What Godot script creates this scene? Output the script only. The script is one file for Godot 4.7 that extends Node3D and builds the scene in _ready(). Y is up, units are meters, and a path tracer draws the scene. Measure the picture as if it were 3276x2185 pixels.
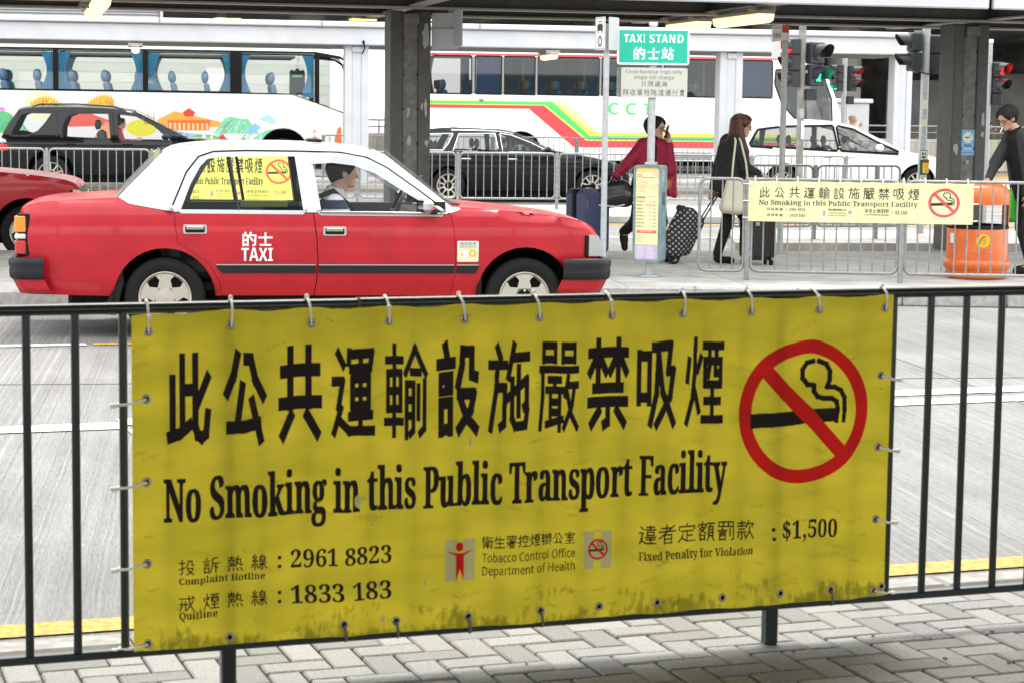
extends Node3D

# ---------------------------------------------------------------- mesh builder
class B:
	var v := PackedVector3Array()
	var n := PackedVector3Array()
	var u := PackedVector2Array()
	var ix := PackedInt32Array()
	func vert(p: Vector3, m: Vector3, t := Vector2.ZERO) -> int:
		v.append(p); n.append(m); u.append(t)
		return v.size() - 1
	func tri(a: int, b: int, c: int) -> void:
		var g := (v[c] - v[a]).cross(v[b] - v[a])
		if g.dot(n[a] + n[b] + n[c]) < 0.0:
			ix.append(a); ix.append(c); ix.append(b)
		else:
			ix.append(a); ix.append(b); ix.append(c)
	func face(pts: Array, m: Vector3) -> void:
		var s := v.size()
		for p in pts:
			vert(p, m, Vector2(p.x, p.y))
		for k in range(1, pts.size() - 1):
			tri(s, s + k, s + k + 1)
	func quad(a: Vector3, b: Vector3, c: Vector3, d: Vector3) -> void:
		var m := (b - a).cross(d - a).normalized()
		var s := v.size()
		vert(a, m, Vector2(0, 1)); vert(b, m, Vector2(1, 1)); vert(c, m, Vector2(1, 0)); vert(d, m, Vector2(0, 0))
		tri(s, s + 1, s + 2); tri(s, s + 2, s + 3)
	func box(c: Vector3, s: Vector3, bev := 0.0, bs := Basis()) -> void:
		var h := s / 2.0
		var e := minf(bev, minf(h.x, minf(h.y, h.z)) * 0.9)
		var ax := [Vector3.RIGHT, Vector3.UP, Vector3.BACK]
		for k in 3:
			var a: Vector3 = ax[k]; var p: Vector3 = ax[(k + 1) % 3]; var q: Vector3 = ax[(k + 2) % 3]
			var hp := h.dot(p) - e; var hq := h.dot(q) - e; var ha := h.dot(a)
			for sg in [-1.0, 1.0]:
				face([c + bs * (a * ha * sg + p * hp + q * hq), c + bs * (a * ha * sg - p * hp + q * hq), c + bs * (a * ha * sg - p * hp - q * hq), c + bs * (a * ha * sg + p * hp - q * hq)], bs * (a * sg))
			if e > 0.0:
				for sp in [-1.0, 1.0]:
					for sq in [-1.0, 1.0]:
						var ha2 := h.dot(a) - e
						face([c + bs * (p * sp * h.dot(p) + q * sq * hq + a * ha2), c + bs * (p * sp * hp + q * sq * h.dot(q) + a * ha2), c + bs * (p * sp * hp + q * sq * h.dot(q) - a * ha2), c + bs * (p * sp * h.dot(p) + q * sq * hq - a * ha2)], bs * (p * sp + q * sq).normalized())
		if e > 0.0:
			for sx in [-1.0, 1.0]:
				for sy in [-1.0, 1.0]:
					for sz in [-1.0, 1.0]:
						face([c + bs * Vector3(sx * h.x, sy * (h.y - e), sz * (h.z - e)), c + bs * Vector3(sx * (h.x - e), sy * h.y, sz * (h.z - e)), c + bs * Vector3(sx * (h.x - e), sy * (h.y - e), sz * h.z)], bs * Vector3(sx, sy, sz).normalized())
	func tube(pts: Array, r, seg := 8, caps := true) -> void:
		var cnt := pts.size()
		var t0: Vector3 = (pts[1] - pts[0]).normalized()
		var side := t0.cross(Vector3.UP if absf(t0.y) < 0.9 else Vector3.RIGHT).normalized()
		var s := v.size()
		for k in cnt:
			var t: Vector3 = (pts[mini(k + 1, cnt - 1)] - pts[maxi(k - 1, 0)]).normalized()
			side = (side - t * side.dot(t)).normalized()
			var up := t.cross(side)
			var rr: float = r[k] if r is Array else r
			if k > 0 and k < cnt - 1:
				var d0: Vector3 = (pts[k] - pts[k - 1]).normalized()
				rr /= maxf(0.5, sqrt((1.0 + d0.dot((pts[k + 1] - pts[k]).normalized())) / 2.0))
			for j in seg + 1:
				var w := TAU * j / seg
				var m := side * cos(w) + up * sin(w)
				vert(pts[k] + m * rr, m, Vector2(float(j) / seg, float(k) / (cnt - 1)))
		for k in cnt - 1:
			for j in seg:
				var a := s + k * (seg + 1) + j
				tri(a, a + 1, a + seg + 2); tri(a, a + seg + 2, a + seg + 1)
		if caps:
			for k in [0, cnt - 1]:
				var m: Vector3 = ((pts[0] - pts[1]) if k == 0 else (pts[cnt - 1] - pts[cnt - 2])).normalized()
				var ring := []
				for j in seg:
					ring.append(v[s + k * (seg + 1) + j])
				face(ring, m)
	func lathe(prof: Array, seg: int, xf := Transform3D(), smooth := true, part := TAU) -> void:
		# prof of Vector2(r, y) round y
		var rows := prof.size()
		for k in rows - 1:
			var p: Vector2 = prof[k]; var q: Vector2 = prof[k + 1]
			var d := (q - p).normalized()
			var m0 := Vector2(d.y, -d.x); var m1 := m0
			if smooth:
				if k > 0:
					var e: Vector2 = (p - prof[k - 1]).normalized()
					if e.dot(d) > 0.6: m0 = (m0 + Vector2(e.y, -e.x)).normalized()
				if k < rows - 2:
					var e2: Vector2 = (prof[k + 2] - q).normalized()
					if e2.dot(d) > 0.6: m1 = (m1 + Vector2(e2.y, -e2.x)).normalized()
			var s := v.size()
			for j in seg + 1:
				var w := part * j / seg
				var c := cos(w); var z := sin(w)
				vert(xf * Vector3(p.x * c, p.y, p.x * z), xf.basis * Vector3(m0.x * c, m0.y, m0.x * z), Vector2(float(j) / seg, p.y))
				vert(xf * Vector3(q.x * c, q.y, q.x * z), xf.basis * Vector3(m1.x * c, m1.y, m1.x * z), Vector2(float(j) / seg, q.y))
			for j in seg:
				var a := s + j * 2
				tri(a, a + 1, a + 3); tri(a, a + 3, a + 2)
	func grid(rows: Array, uvs := []) -> void:
		var r := rows.size(); var c: int = rows[0].size(); var s := v.size()
		for i in r:
			for j in c:
				var dx: Vector3 = rows[i][mini(j + 1, c - 1)] - rows[i][maxi(j - 1, 0)]
				var dy: Vector3 = rows[mini(i + 1, r - 1)][j] - rows[maxi(i - 1, 0)][j]
				var m := dx.cross(dy)
				m = m.normalized() if m.length() > 1e-12 else Vector3.UP
				vert(rows[i][j], m, uvs[i][j] if uvs else Vector2(float(j) / (c - 1), float(i) / (r - 1)))
		for i in r - 1:
			for j in c - 1:
				var a := s + i * c + j
				tri(a, a + 1, a + c + 1); tri(a, a + c + 1, a + c)
	func prism(poly: PackedVector2Array, z0: float, z1: float, xf := Transform3D()) -> void:
		var t := Geometry2D.triangulate_polygon(poly)
		for e in [[z0, -1.0], [z1, 1.0]]:
			var s := v.size()
			for p in poly:
				vert(xf * Vector3(p.x, p.y, e[0]), xf.basis * Vector3(0, 0, e[1]), Vector2(p.x, p.y))
			for k in range(0, t.size(), 3):
				tri(s + t[k], s + t[k + 1], s + t[k + 2])
		var ccw := -1.0 if Geometry2D.is_polygon_clockwise(poly) else 1.0
		for k in poly.size():
			var p := poly[k]; var q := poly[(k + 1) % poly.size()]
			var d := (q - p).normalized()
			face([xf * Vector3(p.x, p.y, z0), xf * Vector3(q.x, q.y, z0), xf * Vector3(q.x, q.y, z1), xf * Vector3(p.x, p.y, z1)], xf.basis * Vector3(d.y, -d.x, 0) * ccw)
	func ball(c: Vector3, r: Vector3, seg := 12, rings := 8) -> void:
		var rows := []
		var s := v.size()
		for i in rings + 1:
			var a := PI * i / rings
			for j in seg + 1:
				var w := TAU * j / seg
				var m := Vector3(sin(a) * cos(w), cos(a), sin(a) * sin(w))
				vert(c + m * r, (m / r).normalized(), Vector2(float(j) / seg, float(i) / rings))
		for i in rings:
			for j in seg:
				var a := s + i * (seg + 1) + j
				tri(a, a + 1, a + seg + 2); tri(a, a + seg + 2, a + seg + 1)
	func add(o: B, xf: Transform3D) -> void:
		var s := v.size()
		for k in o.v.size():
			vert(xf * o.v[k], (xf.basis * o.n[k]).normalized(), o.u[k])
		for k in range(0, o.ix.size(), 3):
			tri(s + o.ix[k], s + o.ix[k + 1], s + o.ix[k + 2])
	func mesh() -> ArrayMesh:
		var a := []
		a.resize(Mesh.ARRAY_MAX)
		a[Mesh.ARRAY_VERTEX] = v; a[Mesh.ARRAY_NORMAL] = n; a[Mesh.ARRAY_TEX_UV] = u; a[Mesh.ARRAY_INDEX] = ix
		var m := ArrayMesh.new()
		m.add_surface_from_arrays(Mesh.PRIMITIVE_TRIANGLES, a)
		return m

# ---------------------------------------------------------------- flat print on things
class Paint:
	var im: Image
	var w: int
	var h: int
	static var glyphs := {}
	static var fonts := {}
	func _init(ww: int, hh: int, c: Color) -> void:
		w = ww; h = hh
		im = Image.create(w, h, false, Image.FORMAT_RGB8)
		im.fill(c)
	func poly(p: PackedVector2Array, c: Color) -> void:
		var lo := 1e9; var hi := -1e9
		for q in p:
			lo = minf(lo, q.y); hi = maxf(hi, q.y)
		for y in range(maxi(0, ceili(lo - 0.5)), mini(h, ceili(hi - 0.5))):
			var yc := y + 0.5
			var xs := []
			for k in p.size():
				var a := p[k]; var b := p[(k + 1) % p.size()]
				if (a.y <= yc) != (b.y <= yc):
					xs.append(a.x + (yc - a.y) / (b.y - a.y) * (b.x - a.x))
			xs.sort()
			for k in range(0, xs.size() - 1, 2):
				var x0 := ceili(xs[k] - 0.5); var x1 := ceili(xs[k + 1] - 0.5)
				if x1 > x0:
					im.fill_rect(Rect2i(x0, y, x1 - x0, 1), c)
	func rect(x: float, y: float, ww: float, hh: float, c: Color) -> void:
		im.fill_rect(Rect2i(int(x), int(y), int(ww), int(hh)), c)
	func disc(x: float, y: float, rx: float, ry: float, c: Color) -> void:
		var p := PackedVector2Array()
		for k in 48:
			p.append(Vector2(x + rx * cos(TAU * k / 48), y + ry * sin(TAU * k / 48)))
		poly(p, c)
	func line(pts: Array, wd: float, c: Color, org := Vector2.ZERO, sc := Vector2.ONE) -> void:
		for k in pts.size() - 1:
			var a: Vector2 = pts[k]; var b: Vector2 = pts[k + 1]
			if a.is_equal_approx(b): continue
			var d := (b - a).normalized() * wd / 2.0
			var m := Vector2(-d.y, d.x)
			a -= d * 0.8; b += d * 0.8
			poly(PackedVector2Array([org + (a + m) * sc, org + (b + m) * sc, org + (b - m) * sc, org + (a - m) * sc]), c)
	func strokes(list: Array, wd: float, c: Color, org: Vector2, sc: Vector2, o2 := Vector2.ZERO, s2 := Vector2.ONE) -> void:
		for s in list:
			if s[0] is String:
				var o := Vector2(s[1], s[2]); var e := Vector2(s[3], s[4])
				strokes(glyphs[s[0]], wd, c, org, sc, o2 + o * s2, s2 * (e - o) / 100.0)
			else:
				var pts := []
				for k in range(0, s.size(), 2):
					pts.append(o2 + Vector2(s[k], s[k + 1]) * s2)
				line(pts, wd, c, org, sc)
	func glyph(ch: String, x: float, y: float, ww: float, hh: float, wd: float, c: Color) -> void:
		strokes(glyphs[ch], wd, c, Vector2(x, y), Vector2(ww, hh) / 100.0)
	func glyphs_row(txt: String, x: float, y: float, ww: float, hh: float, pitch: float, wd: float, c: Color, rise := 0.0) -> void:
		for k in txt.length():
			glyph(txt[k], x + pitch * k, y + rise * k, ww, hh, wd, c)
	static func letters(txt: String, font: String, bold: bool) -> TextMesh:
		var key := font + str(bold)
		if not fonts.has(key):
			var f := SystemFont.new()
			f.font_names = PackedStringArray([font]); f.font_weight = 700 if bold else 400
			fonts[key] = f
		var t := TextMesh.new()
		t.text = txt; t.font = fonts[key]; t.font_size = 64; t.pixel_size = 0.01; t.depth = 0.0; t.curve_step = 1.0
		return t
	func text(txt: String, font: String, bold: bool, x: float, base: float, ww: float, cap: float, c: Color) -> void:
		# left edge, baseline, width and height of a capital in pixels
		var a := letters(txt, font, bold).get_mesh_arrays()
		var hh := letters("H", font, bold).get_aabb()
		var p: PackedVector3Array = a[Mesh.ARRAY_VERTEX]
		var id: PackedInt32Array = a[Mesh.ARRAY_INDEX]
		var lo := 1e9; var hi := -1e9
		for q in p:
			lo = minf(lo, q.x); hi = maxf(hi, q.x)
		var floor_y := base_of(txt, font, bold)
		var sx := ww / (hi - lo); var sy := cap / hh.size.y
		for k in range(0, id.size(), 3):
			var t := PackedVector2Array()
			for j in 3:
				var q := p[id[k + j]]
				t.append(Vector2(x + (q.x - lo) * sx, base - (q.y - floor_y) * sy))
			poly(t, c)
	static func base_of(txt: String, font: String, bold: bool) -> float:
		# a text mesh is centred on its line, so a lone H tells where the baseline lies
		return letters("H", font, bold).get_aabb().position.y
	func tex() -> ImageTexture:
		return ImageTexture.create_from_image(im)

# ---------------------------------------------------------------- smooth bodies
class Field:
	var h: float
	var o: Vector3
	var nx: int
	var ny: int
	var nz: int
	var d := PackedFloat32Array()
	func _init(lo: Vector3, hi: Vector3, cell: float) -> void:
		h = cell; o = lo
		nx = int((hi.x - lo.x) / h) + 2; ny = int((hi.y - lo.y) / h) + 2; nz = int((hi.z - lo.z) / h) + 2
		d.resize(nx * ny * nz); d.fill(1.0)
	func cap(a: Vector3, b: Vector3, ra: float, rb: float, k := 0.03, sq := Vector3.ONE, cut := false) -> void:
		# sq squashes space about a, so that a capsule can be flat
		var pad := maxf(ra, rb) / minf(sq.x, minf(sq.y, sq.z)) + k + h * 2.0
		var lo := a.min(b) - Vector3.ONE * pad - o; var hi := a.max(b) + Vector3.ONE * pad - o
		var ab := (b - a) * sq; var l2 := maxf(ab.length_squared(), 1e-8)
		for i in range(maxi(0, int(lo.x / h)), mini(nx, int(hi.x / h) + 1)):
			for j in range(maxi(0, int(lo.y / h)), mini(ny, int(hi.y / h) + 1)):
				var at := (i * ny + j) * nz
				for m in range(maxi(0, int(lo.z / h)), mini(nz, int(hi.z / h) + 1)):
					var p := (o + Vector3(i, j, m) * h - a) * sq
					var t := clampf(p.dot(ab) / l2, 0.0, 1.0)
					var e := p.distance_to(ab * t) - lerpf(ra, rb, t)
					var g := d[at + m]
					if cut:
						d[at + m] = maxf(g, -e)
					elif e < g + k:
						var q := maxf(k - absf(g - e), 0.0) / k
						d[at + m] = minf(g, e) - q * q * k * 0.25
	func clip(p: Vector3, m: Vector3) -> void:
		# keep only what lies behind the plane
		for i in nx:
			for j in ny:
				for k in nz:
					var e := (o + Vector3(i, j, k) * h - p).dot(m)
					var at := (i * ny + j) * nz + k
					if e > d[at]: d[at] = e
	func to(b: B) -> void:
		var id := {}
		var sx := ny * nz; var sy := nz
		for i in nx - 1:
			for j in ny - 1:
				for k in nz - 1:
					var at := i * sx + j * sy + k
					var c := [d[at], d[at + 1], d[at + sy], d[at + sy + 1], d[at + sx], d[at + sx + 1], d[at + sx + sy], d[at + sx + sy + 1]]
					var neg := 0
					for x in c:
						if x < 0.0: neg += 1
					if neg == 0 or neg == 8: continue
					var s := Vector3.ZERO; var cnt := 0
					for e in [[0, 1], [2, 3], [4, 5], [6, 7], [0, 2], [1, 3], [4, 6], [5, 7], [0, 4], [1, 5], [2, 6], [3, 7]]:
						var p: float = c[e[0]]; var q: float = c[e[1]]
						if (p < 0.0) != (q < 0.0):
							var t := p / (p - q)
							var v0 := Vector3(e[0] >> 2 & 1, e[0] >> 1 & 1, e[0] & 1); var v1 := Vector3(e[1] >> 2 & 1, e[1] >> 1 & 1, e[1] & 1)
							s += v0.lerp(v1, t); cnt += 1
					var g := Vector3(c[4] + c[5] + c[6] + c[7] - c[0] - c[1] - c[2] - c[3], c[2] + c[3] + c[6] + c[7] - c[0] - c[1] - c[4] - c[5], c[1] + c[3] + c[5] + c[7] - c[0] - c[2] - c[4] - c[6])
					var pos := o + (Vector3(i, j, k) + s / cnt) * h
					id[at] = b.vert(pos, g.normalized(), Vector2(pos.x, pos.y))
		for i in range(1, nx - 1):
			for j in range(1, ny - 1):
				for k in range(1, nz - 1):
					var at := i * sx + j * sy + k
					var here := d[at] < 0.0
					for e in [[sx, sy, 1], [sy, sx, 1], [1, sx, sy]]:
						if here != (d[at + e[0]] < 0.0):
							var a: int = at; var q: int = at - e[1]; var r: int = at - e[1] - e[2]; var s: int = at - e[2]
							if id.has(a) and id.has(q) and id.has(r) and id.has(s):
								b.tri(id[a], id[q], id[r]); b.tri(id[a], id[r], id[s])

# ---------------------------------------------------------------- placing and naming
var M := {}
var taken := {}
var rng := RandomNumberGenerator.new()

func numbered(called: String) -> String:
	var k: int = taken.get(called, 0)
	taken[called] = k + 1
	return called if k == 0 else "%s_%03d" % [called, k]

func thing(called: String, label: String, category: String, at := Vector3.ZERO, turn := 0.0, group := "") -> Node3D:
	var o := Node3D.new()
	o.name = numbered(called)
	add_child(o)
	o.position = at; o.rotation.y = deg_to_rad(turn)
	tag(o, label, category, group)
	return o

func tag(o: Node, label: String, category: String, group := "") -> void:
	o.set_meta("label", label); o.set_meta("category", category)
	if group: o.set_meta("group", group)

func struct(called: String, b: B, m: Material) -> MeshInstance3D:
	var o := put(self, numbered(called), b, m)
	o.set_meta("kind", "structure")
	return o

func put(parent: Node, called: String, b: B, m: Material) -> MeshInstance3D:
	return inst(parent, called, b.mesh(), m)

func inst(parent: Node, called: String, ms: Mesh, m: Material, xf := Transform3D()) -> MeshInstance3D:
	var o := MeshInstance3D.new()
	o.name = called; o.mesh = ms; o.material_override = m
	parent.add_child(o, true)
	o.transform = xf
	return o

func boxed(parent: Node, called: String, c: Vector3, s: Vector3, m: Material, bev := 0.0, bs := Basis()) -> MeshInstance3D:
	var b := B.new()
	b.box(c, s, bev, bs)
	return put(parent, called, b, m)

func tubed(parent: Node, called: String, pts: Array, r, m: Material, seg := 8) -> MeshInstance3D:
	var b := B.new()
	b.tube(pts, r, seg)
	return put(parent, called, b, m)

func copy(o: Node3D, at: Vector3, label: String, turn := 0.0) -> Node3D:
	var c: Node3D = o.duplicate()
	c.name = numbered(String(o.name).trim_suffix("_001"))
	add_child(c)
	c.position = at; c.rotation.y = deg_to_rad(turn)
	c.set_meta("label", label)
	return c

func mt(col: Color, rough := 0.6, metal := 0.0, o := {}) -> StandardMaterial3D:
	# colours are given as linear reflectances
	var m := StandardMaterial3D.new()
	m.albedo_color = col.linear_to_srgb()
	m.roughness = rough; m.metallic = metal
	for k in o:
		m.set(k, o[k])
	return m

func noise(freq: float, lo: Color, hi: Color, size := 256, oct := 4, type := FastNoiseLite.TYPE_SIMPLEX_SMOOTH, sd := 1) -> NoiseTexture2D:
	var t := NoiseTexture2D.new()
	var f := FastNoiseLite.new()
	f.noise_type = type; f.frequency = freq; f.fractal_octaves = oct; f.seed = sd
	t.noise = f; t.width = size; t.height = size; t.seamless = true
	var g := Gradient.new()
	g.set_color(0, lo); g.set_color(1, hi)
	t.color_ramp = g
	return t

func gr(v: float) -> Color:
	return Color(v, v, v)

func rounded(w: float, h: float, r: float, c := Vector2.ZERO, seg := 5) -> PackedVector2Array:
	var p := PackedVector2Array()
	for q in 4:
		var o := c + Vector2((w / 2 - r) * (1 if q in [0, 3] else -1), (h / 2 - r) * (1 if q < 2 else -1))
		for k in seg + 1:
			p.append(o + Vector2.from_angle(PI / 2 * q + PI / 2 * k / seg) * r)
	return p

func P2(a: Array) -> PackedVector2Array:
	var p := PackedVector2Array()
	for k in range(0, a.size(), 2):
		p.append(Vector2(a[k], a[k + 1]))
	return p

func print_mat(t: Texture2D, x0: float, y0: float, w: float, h: float, rough := 0.5, o := {}) -> StandardMaterial3D:
	# lays a printed sheet over faces whose uv are their own metres
	var m := mt(Color.WHITE, rough, 0.0, o)
	m.albedo_texture = t
	m.uv1_scale = Vector3(1.0 / w, -1.0 / h, 1); m.uv1_offset = Vector3(-x0 / w, 1.0 + y0 / h, 0)
	m.texture_repeat = false
	return m

# ---------------------------------------------------------------- the scene
func _ready() -> void:
	rng.seed = 7
	var cam := Camera3D.new()
	cam.name = "camera"
	add_child(cam)
	cam.position = Vector3(0, 1.70, 0)
	cam.rotation_order = EULER_ORDER_YXZ
	cam.rotation = Vector3(deg_to_rad(-6.2537), deg_to_rad(-8.6), 0.0125)
	cam.fov = 18.5528
	cam.near = 0.1; cam.far = 400.0
	var lens := CameraAttributesPhysical.new()
	lens.frustum_focal_length = 73.467; lens.exposure_aperture = 11.0; lens.frustum_focus_distance = 15.5
	lens.exposure_multiplier = 1.0
	cam.attributes = lens
	var we := WorldEnvironment.new()
	we.name = "world"
	var env := Environment.new()
	env.background_mode = Environment.BG_SKY
	var sm := ProceduralSkyMaterial.new()
	sm.sky_top_color = Color(0.90, 0.91, 0.915); sm.sky_horizon_color = Color(0.945, 0.945, 0.93); sm.sky_curve = 0.2
	sm.ground_bottom_color = Color(0.5, 0.5, 0.5); sm.ground_horizon_color = Color(0.8, 0.8, 0.8)
	var sky := Sky.new()
	sky.sky_material = sm
	env.sky = sky
	env.background_energy_multiplier = 1.3
	env.tonemap_mode = Environment.TONE_MAPPER_LINEAR
	env.tonemap_exposure = 2.85
	env.sdfgi_enabled = true; env.ssao_enabled = true; env.ssil_enabled = true
	we.environment = env
	add_child(we)
	var sun := DirectionalLight3D.new()
	sun.name = "sun"
	sun.light_energy = 0.45; sun.light_angular_distance = 24.0; sun.light_color = Color(1.0, 0.98, 0.94)
	sun.shadow_enabled = true
	add_child(sun)
	sun.rotation_degrees = Vector3(-62, 165, 0)
	set_glyphs()
	materials()
	ground()
	near_shelter()
	island_canopy()
	far_canopy()
	station()
	near_railing()
	taxis()
	other_cars()
	coaches()
	island_things()
	far_railings()
	signals()
	people()
	luggage()
	var groups_of := {"taxi": "taxis at the stand", "coach": "coaches behind the white canopy", "railing": "pavement railings", "banner": "no smoking banners", "traffic light": "signals at the crossing", "person": "people about the taxi stand", "suitcase": "suitcases of the walkers", "car": "cars waiting beyond the long railing", "canopy": "canopies over the islands"}
	for c in get_children():
		if c.has_meta("category") and groups_of.has(c.get_meta("category")):
			c.set_meta("group", groups_of[c.get_meta("category")])

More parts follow.
